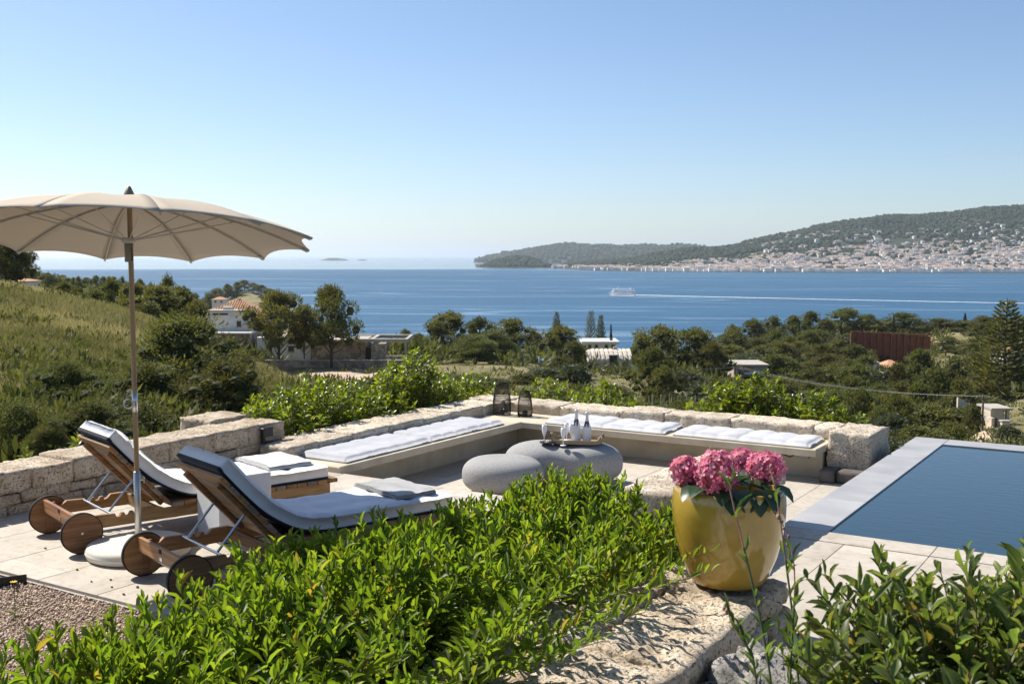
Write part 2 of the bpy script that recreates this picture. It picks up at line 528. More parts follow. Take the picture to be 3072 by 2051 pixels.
# ---- sea
def sea_material():
    m, nt, b, out = newmat('sea_water')
    tc = nd(nt, 'ShaderNodeTexCoord')
    mp = nd(nt, 'ShaderNodeMapping')
    mp.inputs['Rotation'].default_value = (0, 0, -YAW)
    nt.links.new(tc.outputs['Object'], mp.inputs['Vector'])          # x along the shore, y out to sea
    def stretched(sx, sy, scale=1.0, detail=4, rough=.55, dist=0.0):
        k = nd(nt, 'ShaderNodeMapping')
        k.inputs['Scale'].default_value = (sx, sy, 1)
        nt.links.new(mp.outputs[0], k.inputs['Vector'])
        return noise(nt, k.outputs[0], scale, detail, rough, dist)
    broad = stretched(.0007, .0030, 1, 5, .6, .3)                    # broad patches of breeze
    thin = stretched(.0010, .0065, 1, 3, .5, .6)                     # slick lines: contour lines of a drawn-out noise
    ab = nd(nt, 'ShaderNodeMath', operation='SUBTRACT'); ab.inputs[1].default_value = .5
    nt.links.new(thin.outputs['Fac'], ab.inputs[0])
    a2 = nd(nt, 'ShaderNodeMath', operation='ABSOLUTE')
    nt.links.new(ab.outputs[0], a2.inputs[0])
    line = nd(nt, 'ShaderNodeMapRange')
    line.inputs['From Min'].default_value = .004; line.inputs['From Max'].default_value = .022
    line.inputs['To Min'].default_value = 1; line.inputs['To Max'].default_value = 0
    nt.links.new(a2.outputs[0], line.inputs['Value'])
    lm = nd(nt, 'ShaderNodeMath', operation='MULTIPLY')
    gate = nd(nt, 'ShaderNodeMapRange')
    gate.inputs['From Min'].default_value = .40; gate.inputs['From Max'].default_value = .52
    nt.links.new(broad.outputs['Fac'], gate.inputs['Value'])
    nt.links.new(line.outputs[0], lm.inputs[0]); nt.links.new(gate.outputs[0], lm.inputs[1])
    # calm water far out
    sx = nd(nt, 'ShaderNodeSeparateXYZ')
    nt.links.new(mp.outputs[0], sx.inputs[0])
    wob = stretched(.0012, .0012, 1, 3)
    wa = nd(nt, 'ShaderNodeMath', operation='MULTIPLY_ADD'); wa.inputs[1].default_value = 1100
    nt.links.new(wob.outputs['Fac'], wa.inputs[0]); nt.links.new(sx.outputs[1], wa.inputs[2])
    calm = nd(nt, 'ShaderNodeMapRange')
    calm.inputs['From Min'].default_value = 3650; calm.inputs['From Max'].default_value = 4050
    nt.links.new(wa.outputs[0], calm.inputs['Value'])
    sm = nd(nt, 'ShaderNodeMath', operation='MAXIMUM')
    lk = nd(nt, 'ShaderNodeMath', operation='MULTIPLY'); lk.inputs[1].default_value = .8
    nt.links.new(lm.outputs[0], lk.inputs[0])
    nt.links.new(calm.outputs[0], sm.inputs[0]); nt.links.new(lk.outputs[0], sm.inputs[1])
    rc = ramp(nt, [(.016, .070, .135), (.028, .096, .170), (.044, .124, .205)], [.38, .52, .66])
    rip = stretched(.010, .045, 1, 5, .7)  # light and dark of fine ripples put into the base colour
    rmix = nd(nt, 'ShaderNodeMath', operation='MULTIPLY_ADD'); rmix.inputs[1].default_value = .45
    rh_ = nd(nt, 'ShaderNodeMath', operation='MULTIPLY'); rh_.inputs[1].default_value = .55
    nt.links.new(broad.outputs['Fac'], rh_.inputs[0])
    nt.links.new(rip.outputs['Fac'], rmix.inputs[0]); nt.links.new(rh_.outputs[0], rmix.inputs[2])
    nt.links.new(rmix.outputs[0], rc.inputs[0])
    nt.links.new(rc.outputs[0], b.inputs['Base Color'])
    rr = nd(nt, 'ShaderNodeMapRange')
    rr.inputs['To Min'].default_value = .42
    rr.inputs['To Max'].default_value = .12
    nt.links.new(sm.outputs[0], rr.inputs['Value'])
    nt.links.new(rr.outputs[0], b.inputs['Roughness'])
    b.inputs['IOR'].default_value = 1.33
    b.inputs['Specular IOR Level'].default_value = .36
    v2 = coords(nt, (1, 1, 1))
    n2 = noise(nt, v2, .12, 5, .65)
    bp = bump(nt, b, n2.outputs['Fac'], .6, 2.4)
    bs_ = nd(nt, 'ShaderNodeMapRange')
    bs_.inputs['To Min'].default_value = .65
    bs_.inputs['To Max'].default_value = .10
    nt.links.new(sm.outputs[0], bs_.inputs['Value'])
    nt.links.new(bs_.outputs[0], bp.inputs['Strength'])
    return m
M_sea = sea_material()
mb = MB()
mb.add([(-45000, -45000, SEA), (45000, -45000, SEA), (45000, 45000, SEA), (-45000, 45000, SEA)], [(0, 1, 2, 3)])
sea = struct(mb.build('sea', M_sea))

# ---- far island with the town, seen across the strait
RIDGE = [(1340, 803), (1420, 803), (1450, 797), (1490, 783), (1540, 774), (1575, 774), (1620, 788), (1660, 800), (1760, 789), (1900, 780), (2050, 752), (2200, 741), (2300, 716), (2450, 681), (2550, 666), (2650, 651), (2750, 648), (2850, 641), (2950, 623), (3072, 620), (3250, 612), (3600, 600)]
def interp(tab, x):
    return float(np.interp(x, [a for a, _ in tab], [b for _, b in tab]))
SHORE = [(1340, 3900), (1430, 3850), (1600, 3760), (1680, 3500), (1800, 3050), (1950, 2880), (2150, 2760), (2500, 2700), (3072, 2640), (3700, 2600)]
CREST = [(1340, 4100), (1600, 4050), (1700, 4300), (1900, 3900), (2050, 4000), (2300, 4100), (2700, 4500), (3072, 4700), (3700, 4800)]
def isle(px, d):
    if px < 1422:
        return SEA - 3
    s0, c0 = interp(SHORE, px), interp(CREST, px)
    zt = zof(interp(RIDGE, px), c0)
    t = (d - s0) / (c0 - s0)
    if t < 0:
        return SEA + t * 40
    if t <= 1:
        k = .55 * t + .45 * t * t * (3 - 2 * t)
    else:
        k = max(1 - .8 * (t - 1), 0)
    return SEA + 1.5 + (zt - SEA - 1.5) * k
def isle_z(px, d):
    r = side(px, d)
    bumpz = mnoise.noise(Vector((r * .004, d * .004, 1.3))) * 13 + mnoise.noise(Vector((r * .012, d * .012, 7))) * 5
    z = isle(px, d)
    return z + bumpz * min(max((z - SEA) / 90, 0), 1)
M_isle = pm('far_hill_scrub', [(.030, .040, .022), (.046, .054, .028), (.075, .075, .042), (.12, .11, .07)], scale=.011, rough=.95, bmp=.7, bscale=.03, bdist=14, spec=.1, pos=[.3, .45, .58, .72], detail=8)
pa = np.arange(1330, 3760, 9.0)
da = np.arange(2560, 5400, 24.0)
vs = []
for d in da:
    for p in pa:
        vs.append(tuple(W(side(p, d), d, isle_z(p, d))))
nx, ny = len(pa), len(da)
ii = np.arange(nx * ny).reshape(ny, nx)
F = np.stack([ii[:-1, :-1], ii[:-1, 1:], ii[1:, 1:], ii[1:, :-1]], -1).reshape(-1, 4)
struct(np_obj('far_hill', np.array(vs), F, M_isle, smooth=True))
# the farther, bluer ridge behind the point and a low islet on the horizon
RIDGE2 = [(1410, 790), (1432, 784), (1465, 772), (1510, 763), (1560, 757), (1640, 742), (1700, 735), (1760, 740), (1850, 741), (1930, 739), (1990, 741), (2040, 736), (2100, 744), (2200, 750), (2320, 790)]
vs = []
pa2 = np.arange(1405, 2330, 9.0)
da2 = np.linspace(6300, 8700, 26)
for d in da2:
    for p in pa2:
        t = (d - 6300) / 900
        k = min(t, 1) ** .7 if t <= 1 else max(1 - (t - 1) * .55, 0)
        zt = zof(interp(RIDGE2, p), 7200)
        z = SEA - 3 + (zt - SEA + 3) * k + mnoise.noise(Vector((side(p, d) * .006, d * .004, 9))) * 9 * k
        vs.append(tuple(W(side(p, d), d, z)))
nx, ny = len(pa2), len(da2)
ii = np.arange(nx * ny).reshape(ny, nx)
F = np.stack([ii[:-1, :-1], ii[:-1, 1:], ii[1:, 1:], ii[1:, :-1]], -1).reshape(-1, 4)
struct(np_obj('distant_hill', np.array(vs), F, M_isle, smooth=True))
for pc, hw, top, d in ((1005, 42, 774, 9800), (1088, 16, 778, 9800)):
    mb = MB()
    n, m_ = 22, 9
    vv, ff = [], []
    for j in range(m_):
        for i in range(n + 1):
            u = i / n * 2 - 1
            v = j / (m_ - 1) * 2 - 1
            h = max(1 - u * u, 0) ** .8 * max(1 - v * v, 0) ** .7 * (1 + .35 * mnoise.noise(Vector((u * 3.1, v * 2, pc))))
            z = SEA - 2 + (zof(top, d) - SEA + 2) * h
            vv.append(W(side(pc + u * hw, d), d + v * 120, z))
    for j in range(m_ - 1):
        for i in range(n):
            a = j * (n + 1) + i
            ff.append((a, a + 1, a + n + 2, a + n + 1))
    mb.add(vv, ff, 0, True)
    struct(mb.build('islet', M_isle))
# ================================================================ terrace: floor, walls, bench, pool
def stone_material(name, cols, pit=.5, dark=(.19, .14, .095)):
    m, nt, b, out = newmat(name)
    v = coords(nt, (1, 1, 1), True)
    n = noise(nt, v, 5.0, 6, .6)
    r = ramp(nt, cols)
    nt.links.new(n.outputs['Fac'], r.inputs[0])
    pits = noise(nt, v, 55.0, 7, .75, .2)
    pr = ramp(nt, [(0, 0, 0), (1, 1, 1)], [.36, .46])
    nt.links.new(pits.outputs['Fac'], pr.inputs[0])
    mx = nd(nt, 'ShaderNodeMix', data_type='RGBA')
    nt.links.new(pr.outputs[0], mx.inputs[0])
    mx.inputs[6].default_value = (*dark, 1)
    nt.links.new(vary(nt, r.outputs[0], .12), mx.inputs[7])
    nt.links.new(mx.outputs[2], b.inputs['Base Color'])
    b.inputs['Roughness'].default_value = .92
    b.inputs['Specular IOR Level'].default_value = .15
    fine = noise(nt, v, 24.0, 6, .75)
    ad = nd(nt, 'ShaderNodeMath', operation='MULTIPLY_ADD')
    ad.inputs[1].default_value = 1.0
    nt.links.new(fine.outputs['Fac'], ad.inputs[0])
    nt.links.new(pr.outputs[0], ad.inputs[2])
    bump(nt, b, ad.outputs[0], pit * .8, .020)
    return m
M_stone = stone_material('pitted_limestone', [(.38, .295, .205), (.55, .445, .32), (.67, .58, .455)], 1.0)
M_stone_pale = stone_material('pale_pitted_limestone', [(.52, .42, .31), (.68, .575, .44), (.78, .69, .56)], 1.0, (.30, .23, .16))
M_mortar = pm('stone_core', [(.10, .085, .065), (.16, .13, .10)], 12, .95, .6, 60)
M_rock = stone_material('grey_rock', [(.10, .095, .085), (.30, .28, .24), (.50, .46, .40)], .9, (.05, .05, .05))
M_plaster = pm('sand_coloured_render', [(.46, .39, .28), (.54, .465, .345), (.60, .53, .41)], 3.5, .9, .35, 70, .006, spec=.15)
def tile_material():
    m, nt, b, out = newmat('honed_limestone_paving')
    v = coords(nt, (1, 1, 1), True)
    n = noise(nt, v, 2.2, 7, .62, .5)
    r = ramp(nt, [(.40, .345, .275), (.485, .43, .35), (.54, .485, .405)], [.3, .5, .72])
    nt.links.new(n.outputs['Fac'], r.inputs[0])
    sp = noise(nt, v, 15.0, 5, .7)
    sr = ramp(nt, [(.72, .70, .67), (1, 1, 1)], [.36, .50])
    nt.links.new(sp.outputs['Fac'], sr.inputs[0])
    mx = nd(nt, 'ShaderNodeMix', data_type='RGBA', blend_type='MULTIPLY')
    mx.inputs[0].default_value = .6
    nt.links.new(r.outputs[0], mx.inputs[6])
    nt.links.new(sr.outputs[0], mx.inputs[7])
    nt.links.new(vary(nt, mx.outputs[2], .075), b.inputs['Base Color'])
    b.inputs['Roughness'].default_value = .6
    b.inputs['Specular IOR Level'].default_value = .3
    bump(nt, b, sp.outputs['Fac'], .12, .003)
    return m
M_tile = tile_material()
M_grout = pm('grey_grout', [(.36, .315, .26), (.44, .39, .33)], 20, .95)
M_coping = pm('grey_pool_stone', [(.30, .295, .29), (.36, .352, .345), (.41, .40, .39)], 2.5, .42, .08, 60, .003, rnd=.05, spec=.4, rv=.08)
M_gravelbed = pm('sandy_earth', [(.16, .11, .07), (.27, .20, .14)], 30, .95, .8, 80, .01)

# the bedding under the paving; each slab is a piece of it
mb = MB()
mb.prism([(-8.45, 4.40), (-4.3, 4.40), (-4.3, 1.0), (3.2, 1.0), (3.2, 8.26), (-2.77, 8.26), (-2.77, 8.30), (-8.45, 8.30)], 2, -1.6, -.022)
paving = struct(mb.build('terrace_paving', M_grout))
PIT = -.317                                   # the seating corner lies a step lower
mb = MB()
mb.prism([(-8.0, 8.305), (-2.77, 8.305), (-2.77, 13.0), (-8.0, 13.0)], 2, -1.6, PIT - .022)
sunken = struct(mb.build('sunken_paving', M_grout))
tile_meshes = {}
def slab(x0, x1, y0, y1, z=0.0, par=None):
    w, l = round(x1 - x0 - .004, 3), round(y1 - y0 - .004, 3)
    if (w, l) not in tile_meshes:
        t = MB().box((0, 0, 0), (w, l, .024), None, 0, .0025)
        tile_meshes[(w, l)] = t.mesh('paving_slab', M_tile)
    o = link(bpy.data.objects.new('paving_slab', tile_meshes[(w, l)]), par or paving)
    o.location = ((x0 + x1) / 2, (y0 + y1) / 2, z - .0125 + random.Random(x0 * 31 + y0).uniform(-.0006, .0006))
tw, tl = .62, .93
def lay(x0, x1, y0, y1, z=0.0, par=None):
    i = 0
    x = x0
    while x < x1 - .05:
        xe = min(x + tw, x1)
        off = (.31 * (round((x + 20) / tw) % 3))
        ys = [y0]
        q = math.floor(y0 / tl) * tl + off
        while q < y1:
            if q > y0 + .08 and q < y1 - .08:
                ys.append(q)
            q += tl
        ys.append(y1)
        for a, b in zip(ys, ys[1:]):
            slab(x, xe, a, b, z, par)
        x = xe
lay(-8.43, -2.78, 4.42, 8.30)
lay(-7.70, -2.78, 8.315, 12.2, PIT, sunken)
lay(-2.78, 3.1, 2.4, 8.25)

# gravel bed and soil at the near left corner
mb = MB()
mb.prism([(-9.5, 1.0), (-4.32, 1.0), (-4.32, 4.39), (-9.5, 4.39)], 2, -1.6, -.03)
struct(mb.build('garden_bed', M_gravelbed))

# ---- rough stones
def rough_block(sx, sy, sz, seed, cuts=9, amp=.016, roundness=.035):
    """a box of stone with worn arrises and an uneven face, centred on its own origin"""
    nx, ny, nz = [max(3, min(18, int(round(q / .038)))) for q in (sx, sy, sz)]
    vs, fs, idx = [], [], {}
    def vid(i, j, k):
        key = (i, j, k)
        if key not in idx:
            p = Vector((i / nx - .5, j / ny - .5, k / nz - .5))
            q = Vector((p.x * sx, p.y * sy, p.z * sz))
            inner = Vector((max(-sx / 2 + roundness, min(sx / 2 - roundness, q.x)), max(-sy / 2 + roundness, min(sy / 2 - roundness, q.y)), max(-sz / 2 + roundness, min(sz / 2 - roundness, q.z))))
            dlt = q - inner
            nrm = dlt.normalized() if dlt.length > 1e-6 else Vector((0, 0, 1))
            q = inner + nrm * min(dlt.length, roundness)
            s = Vector((seed * 3.7, seed * 1.3, seed * 2.1))
            a = mnoise.noise(q * 6 + s) * amp + mnoise.noise(q * 15 + s) * amp * .7 + mnoise.noise(q * 33 + s) * amp * .6
            q = q + nrm * a
            idx[key] = len(vs)
            vs.append(q)
        return idx[key]
    for a, na, nb, mk in ((0, ny, nz, lambda u, v, w: (w, u, v)), (1, nx, nz, lambda u, v, w: (u, w, v)), (2, nx, ny, lambda u, v, w: (u, v, w))):
        top = (nx, ny, nz)[a]
        for w in (0, top):
            for u in range(na):
                for v in range(nb):
                    f = [vid(*mk(u, v, w)), vid(*mk(u + 1, v, w)), vid(*mk(u + 1, v + 1, w)), vid(*mk(u, v + 1, w))]
                    flip = (w == 0) ^ (a == 1)
                    fs.append(tuple(f[::-1] if flip else f))
    return MB().add(vs, fs, 0, True)
stone_n = [0]
def stone(parent, x0, x1, y0, y1, z0, z1, mat, amp=.014, gap=.003, rn=.012, name='stone', tilt=.012):
    stone_n[0] += 1
    sd = stone_n[0]
    rg = random.Random(sd * 7 + 1)
    o = rough_block(x1 - x0 - gap, y1 - y0 - gap, z1 - z0 - gap, sd, amp=amp, roundness=rn).build(name, mat, parent)
    o.location = ((x0 + x1) / 2, (y0 + y1) / 2, (z0 + z1) / 2 + rg.uniform(-.006, .006))
    o.rotation_euler = (rg.uniform(-tilt, tilt), rg.uniform(-tilt, tilt), rg.uniform(-tilt, tilt))
    return o
def splits(a, b, lo, hi, rg):
    out = [a]
    while out[-1] < b:
        out.append(out[-1] + rg.uniform(lo, hi))
    out[-1] = b
    if len(out) > 2 and out[-1] - out[-2] < lo * .6:
        out.pop(-2)
    return out

rg = random.Random(3)
# parapet behind the loungers, with its return running away at the corner
wl = thing('parapet_wall', 'low pitted limestone parapet behind the sun loungers, with a black lamp near its end', 'wall', (0, 0, 0))
MB().box((-8.69, 5.2, -.45), (.40, 7.0, 1.55)).build('wall_core', M_mortar, wl)
ys = splits(1.6, 8.75, .34, .62, rg)
for a, b in zip(ys, ys[1:]):
    stone(wl, -8.95, -8.43, a, b, .175, .375 + rg.uniform(-.008, .010), M_stone, .014)
for row, (z0, z1) in enumerate(((.085, .175), (-.02, .085), (-.22, -.02))):
    ys = splits(1.6 + .11 * row, 8.75, .14, .40, rg)
    for a, b in zip(ys, ys[1:]):
        if row == 0 and rg.random() < .35:
            stone(wl, -8.80, -8.432 + rg.uniform(-.008, .006), a, b, z0, z1 + .012, M_stone, .012)
        else:
            stone(wl, -8.80, -8.432 + rg.uniform(-.008, .008), a, b, z0 + rg.uniform(-.012, .012), z1, M_stone, .014, tilt=.03)
stone(wl, -9.46, -8.955, 8.16, 8.76, .10, .415, M_stone, .018)
stone(wl, -9.44, -8.97, 8.20, 8.74, -.25, .10, M_stone, .018)
M_black = pm('black_lamp_metal', [(.012, .012, .013), (.02, .02, .02)], 9, .45, spec=.4)
wlamp = thing('wall_lamp', 'small square black wall lamp near the end of the limestone parapet', 'lamp', (-8.40, 8.42, .27))
MB().box((.02, 0, 0), (.05, .15, .17), None, 0, .006).build('lamp_body', M_black, wlamp)
MB().box((.047, 0, -.035), (.008, .12, .05), None, 0, .002).build('lens', pm('smoked_glass', [(.05, .05, .05), (.06, .06, .06)], 5, .1, spec=.6), wlamp)

# low wall behind the L of benches
wb = thing('bench_back_wall', 'low rough limestone wall with capstones wrapping behind the L-shaped bench', 'wall')
MB().box((-8.28, 10.9, -.9), (.40, 4.2, 2.1)).box((-5.70, 12.80, -.9), (5.0, .40, 2.1)).build('wall_core', M_mortar, wb)
ys = splits(8.77, 12.53, .42, .85, rg)
for a, b in zip(ys, ys[1:]):
    stone(wb, -8.56, -7.965, a, b, .0, .195 + rg.uniform(-.012, .012), M_stone_pale, .018)
stone(wb, -8.40, -7.965, 8.31, 8.77, .0, .185, M_stone_pale, .016)
stone(wb, -8.56, -7.965, 12.53, 13.08, .0, .205, M_stone_pale, .018)
xs = splits(-7.96, -3.68, .45, .92, rg)
for a, b in zip(xs, xs[1:]):
    stone(wb, a, b, 12.55, 13.06, -.01, .20 + rg.uniform(-.016, .016), M_stone_pale, .020)
stone(wb, -3.41, -2.93, 12.22, 13.06, PIT, .205, M_stone_pale, .028)
stone(wb, -3.68, -3.41, 12.555, 13.05, PIT, .20, M_stone_pale, .02)
xs = splits(-8.4, -2.95, .45, .8, rg)
for a, b in zip(xs, xs[1:]):
    stone(wb, a, b, 12.68, 13.08, -.42, -.01, M_stone_pale, .02)

# L-shaped bench
bench = thing('corner_bench', 'L-shaped sand coloured masonry bench with a thick overhanging seat slab', 'bench')
sb = MB()
xA, xB, xC, yA, yB, yC = -7.955, -7.24, -3.43, 8.28, 11.83, 12.545
poly = [(xA, yA), (xB, yA), (xB, yB), (xC, yB), (xC, yC), (xA, yC)]
def bevelled_prism(polyg, z0, z1, b):
    n = len(polyg)
    def inset(k):
        out = []
        for i in range(n):
            p0, p1, p2 = Vector(polyg[i - 1]), Vector(polyg[i]), Vector(polyg[(i + 1) % n])
            e1, e2 = (p1 - p0).normalized(), (p2 - p1).normalized()
            n1, n2 = Vector((-e1.y, e1.x)), Vector((-e2.y, e2.x))
            q = p1 + (n1 + n2) / (1 + n1.dot(n2)) * k
            out.append((q.x, q.y))
        return out
    ins = inset(b)
    lv = [[(*p, z0) for p in ins], [(*p, z0 + b) for p in polyg], [(*p, z1 - b) for p in polyg], [(*p, z1) for p in ins]]
    m_ = MB()
    vs = [q for l in lv for q in l]
    fs = []
    for l in range(3):
        for i in range(n):
            j = (i + 1) % n
            fs.append((l * n + i, l * n + j, (l + 1) * n + j, (l + 1) * n + i))
    fs += [tuple(range(n))[::-1], tuple(range(3 * n, 4 * n))]
    return m_.add(vs, fs)
bevelled_prism(poly, -.022, .061, .009).build('seat_slab', M_plaster, bench)
MB().prism([(xA + .02, yA + .03), (xB - .30, yA + .03), (xB - .30, yB + .36), (xC - .025, yB + .36), (xC - .025, yC - .02), (xA + .02, yC - .02)], 2, PIT, -.023).build('support_wall', M_plaster, bench)
jb = MB()
jb.box((xC - .23, yB + .31, -.072), (.14, .08, .058), None, 0, .004)
jo = tag(jb.build('junction_box', pm('grey_plastic', [(.30, .30, .29), (.36, .36, .35)], 8, .5)), 'small grey electrical box under the right end of the bench slab', 'electrical box')
cb = MB().tube([(xC - .30, yB + .32, -.06), (xC - .38, yB + .29, -.10), (xC - .48, yB + .31, -.077), (xC - .57, yB + .35, -.048)], .008, 6)
tag(cb.build('cable', M_black), 'short dark cable beside the electrical box under the bench', 'cable')
# dark paving blocks stacked at the end of the bench
M_dark = pm('weathered_dark_stone', [(.10, .085, .075), (.17, .15, .13)], 9, .85, .4, 50, rnd=.12)
b1 = stone(None, -3.42, -3.25, 11.92, 12.21, PIT, -.168, M_dark, .006, .004, .012, 'stone_block')
tag(b1, 'dark stone block standing against the end of the bench', 'block', 'dark blocks at the bench end')
b2 = stone(None, -3.245, -2.80, 11.97, 12.21, PIT, -.18, M_dark, .006, .004, .012, 'stone_block')
tag(b2, 'dark stone block between the bench end block and the pool edge', 'block', 'dark blocks at the bench end')

# wall stub behind the flower pot
wm = thing('planter_wall', 'short pale limestone wall with a wide pitted top behind the flower pot', 'wall')
MB().box((-3.15, 7.98, .02), (.60, 1.5, .7)).build('wall_core', M_mortar, wm)
for a, b in ((7.12, 7.62), (7.62, 8.22), (8.22, 8.80)):
    stone(wm, -3.50, -3.06, a, b, .30, .50, M_stone_pale, .016)
    stone(wm, -3.06, -2.80, a - .0, b, .30, .495, M_stone_pale, .016)
for a, b in ((-3.49, -3.1), (-3.1, -2.81)):
    stone(wm, a, b, 7.13, 7.40, .0, .30, M_stone_pale, .014)
    stone(wm, a, b, 8.55, 8.79, .0, .30, M_stone_pale, .014)
for a, b in ((7.4, 7.95), (7.95, 8.55)):
    stone(wm, -3.49, -3.2, a, b, .0, .30, M_stone_pale, .014)
    stone(wm, -3.0, -2.81, a, b, .0, .30, M_stone_pale, .014)

# wall that carries the flower pot, running towards the viewer
wp = thing('pot_wall', 'broad low wall of rough limestone blocks carrying the yellow flower pot', 'wall')
MB().box((-2.45, 4.3, .1), (1.0, 3.4, .34)).build('wall_core', M_mortar, wp)
ys = [6.14, 5.62, 5.05, 4.45, 3.9, 3.3, 2.7]
for i in range(len(ys) - 1):
    b, a = ys[i], ys[i + 1]
    w = [.0, -.03, .02, -.02, .03, .0][i]
    stone(wp, -2.42 + w, -1.88 + rg.uniform(-.03, .03), a, b, .17, .335 + rg.uniform(-.022, .018), M_stone, .034, .010, .018)
    stone(wp, -2.98, -2.42 + w, a + .06 * (i % 2), b + .06 * (i % 2) - (.06 if i == 0 else 0), .17, .325 + rg.uniform(-.022, .018), M_stone, .034, .010, .018)
    stone(wp, -2.2, -1.875 + rg.uniform(-.02, .0), a + .1, b + (.1 if i else 0), -.03, .17, M_stone, .028, .010, .018)

# ---- pool
pool = thing('swimming_pool', 'infinity swimming pool with still dark blue water and a grey stone rim', 'pool')
PX0, PX1, PY0, PY1, CW = -2.76, 4.2, 8.27, 13.72, .385
for nm, x0, x1, y0, y1 in (('left', PX0, PX0 + CW, PY0 + .30, PY1), ('far', PX0 + CW, PX1, PY1 - CW, PY1), ('near', PX0, PX1, PY0, PY0 + .298)):
    long_x = (x1 - x0) > (y1 - y0)
    cuts = []
    q = x0 if long_x else y0
    e = x1 if long_x else y1
    while q < e - .3:
        cuts.append(q)
        q += 1.22
    cuts.append(e)
    for a, b in zip(cuts, cuts[1:]):
        if long_x:
            bx = MB().box(((a + b) / 2, (y0 + y1) / 2, -.035), (b - a - .004, y1 - y0 - .004, .07), None, 0, .003)
        else:
            bx = MB().box(((x0 + x1) / 2, (a + b) / 2, -.035), (x1 - x0 - .004, b - a - .004, .07), None, 0, .003)
        bx.build('rim_slab', M_tile if nm == 'near' else M_coping, pool)
sh = MB()
sh.box((PX0 + CW / 2, (PY0 + PY1) / 2, -1.3), (CW - .02, PY1 - PY0 - .02, 2.44)).box(((PX0 + PX1) / 2, PY1 - CW / 2, -1.3), (PX1 - PX0 - .03, CW - .02, 2.44))
sh.box(((PX0 + PX1) / 2, PY0 + .15, -1.3), (PX1 - PX0 - .03, .28, 2.44)).box(((PX0 + PX1) / 2, (PY0 + PY1) / 2, -1.75), (PX1 - PX0 - .06, PY1 - PY0 - .06, .2))
sh.build('pool_shell', pm('dark_pool_plaster', [(.05, .075, .09), (.065, .09, .105)], 3, .7), pool)
def pool_water():
    m, nt, b, out = newmat('pool_water')
    b.inputs['Base Color'].default_value = (.020, .046, .064, 1)
    b.inputs['Roughness'].default_value = .03
    b.inputs['IOR'].default_value = 1.33
    v = coords(nt, (1.0, 3.2, 1))
    n = noise(nt, v, 5.0, 3, .5)
    bump(nt, b, n.outputs['Fac'], .07, .03)
    return m
wt = MB()
wt.box((PX0 + CW + (PX1 - PX0 - CW) / 2, (PY0 + .30 + PY1 - CW) / 2, -.515), (PX1 - PX0 - CW + .01, PY1 - CW - PY0 - .30 + .008, 1.0))
wt.build('water', pool_water(), pool)
# ================================================================ furniture on the terrace
def wood_material(name, c1, c2, c3, rough=.55, spec=.3, axis=0, rnd=.18):
    m, nt, b, out = newmat(name)
    st = [14, 14, 14]
    st[axis] = 1.2
    v = coords(nt, tuple(st), True)
    n = noise(nt, v, 2.2, 6, .6, .7)
    r = ramp(nt, [c1, c2, c3], [.3, .5, .7])
    nt.links.new(n.outputs['Fac'], r.inputs[0])
    nt.links.new(vary(nt, r.outputs[0], rnd, False, .008), b.inputs['Base Color'])
    b.inputs['Roughness'].default_value = rough
    b.inputs['Specular IOR Level'].default_value = spec
    bump(nt, b, n.outputs['Fac'], .15, .003)
    return m
M_teakx = wood_material('oiled_teak_crosswise', (.17, .082, .032), (.30, .155, .065), (.40, .225, .10), axis=0)
M_teaky = wood_material('oiled_teak_lengthwise', (.20, .095, .038), (.34, .18, .075), (.45, .255, .115), axis=1)
M_teakz = wood_material('oiled_teak_wheel', (.15, .075, .030), (.25, .13, .056), (.34, .19, .085), axis=1)
M_oldteak = wood_material('weathered_teak', (.16, .115, .075), (.24, .18, .12), (.31, .24, .17), axis=0)
M_steel = pm('stainless_steel', [(.50, .50, .49), (.58, .58, .57)], 9, .28, metal=1.0, spec=.5)
M_galv = pm('galvanised_tube', [(.42, .42, .41), (.52, .52, .50)], 12, .38, metal=.9)
M_rubber = pm('black_rubber', [(.010, .010, .010), (.02, .02, .02)], 20, .8)
def fabric(name, c1, c2, tuft=0.0, rough=.9, weave=900):
    m, nt, b, out = newmat(name)
    v = coords(nt)
    n = noise(nt, v, 6, 5)
    r = ramp(nt, [c1, c2])
    nt.links.new(n.outputs['Fac'], r.inputs[0])
    nt.links.new(r.outputs[0], b.inputs['Base Color'])
    b.inputs['Roughness'].default_value = rough
    b.inputs['Specular IOR Level'].default_value = .15
    b.inputs['Sheen Weight'].default_value = .15
    n2 = noise(nt, v, 28, 5, .6)
    n3 = noise(nt, v, weave, 2, .5)
    ad = nd(nt, 'ShaderNodeMath', operation='MULTIPLY_ADD')
    ad.inputs[1].default_value = .12
    nt.links.new(n3.outputs['Fac'], ad.inputs[0])
    nt.links.new(n2.outputs['Fac'], ad.inputs[2])
    bump(nt, b, ad.outputs[0], .35, .008)
    return m
M_white = fabric('white_canvas', (.72, .725, .74), (.80, .80, .80))
M_char = fabric('charcoal_canvas', (.016, .016, .018), (.028, .028, .03))
M_greyw = fabric('pale_grey_linen', (.40, .405, .42), (.49, .49, .50))
M_padw = fabric('off_white_linen', (.46, .46, .475), (.55, .55, .555))
M_greyedge = fabric('grey_piping', (.27, .26, .24), (.34, .33, .31))
M_towel = fabric('grey_towel', (.30, .295, .285), (.42, .41, .40), weave=500)
M_towelw = fabric('off_white_towel', (.66, .65, .62), (.74, .73, .70), weave=500)

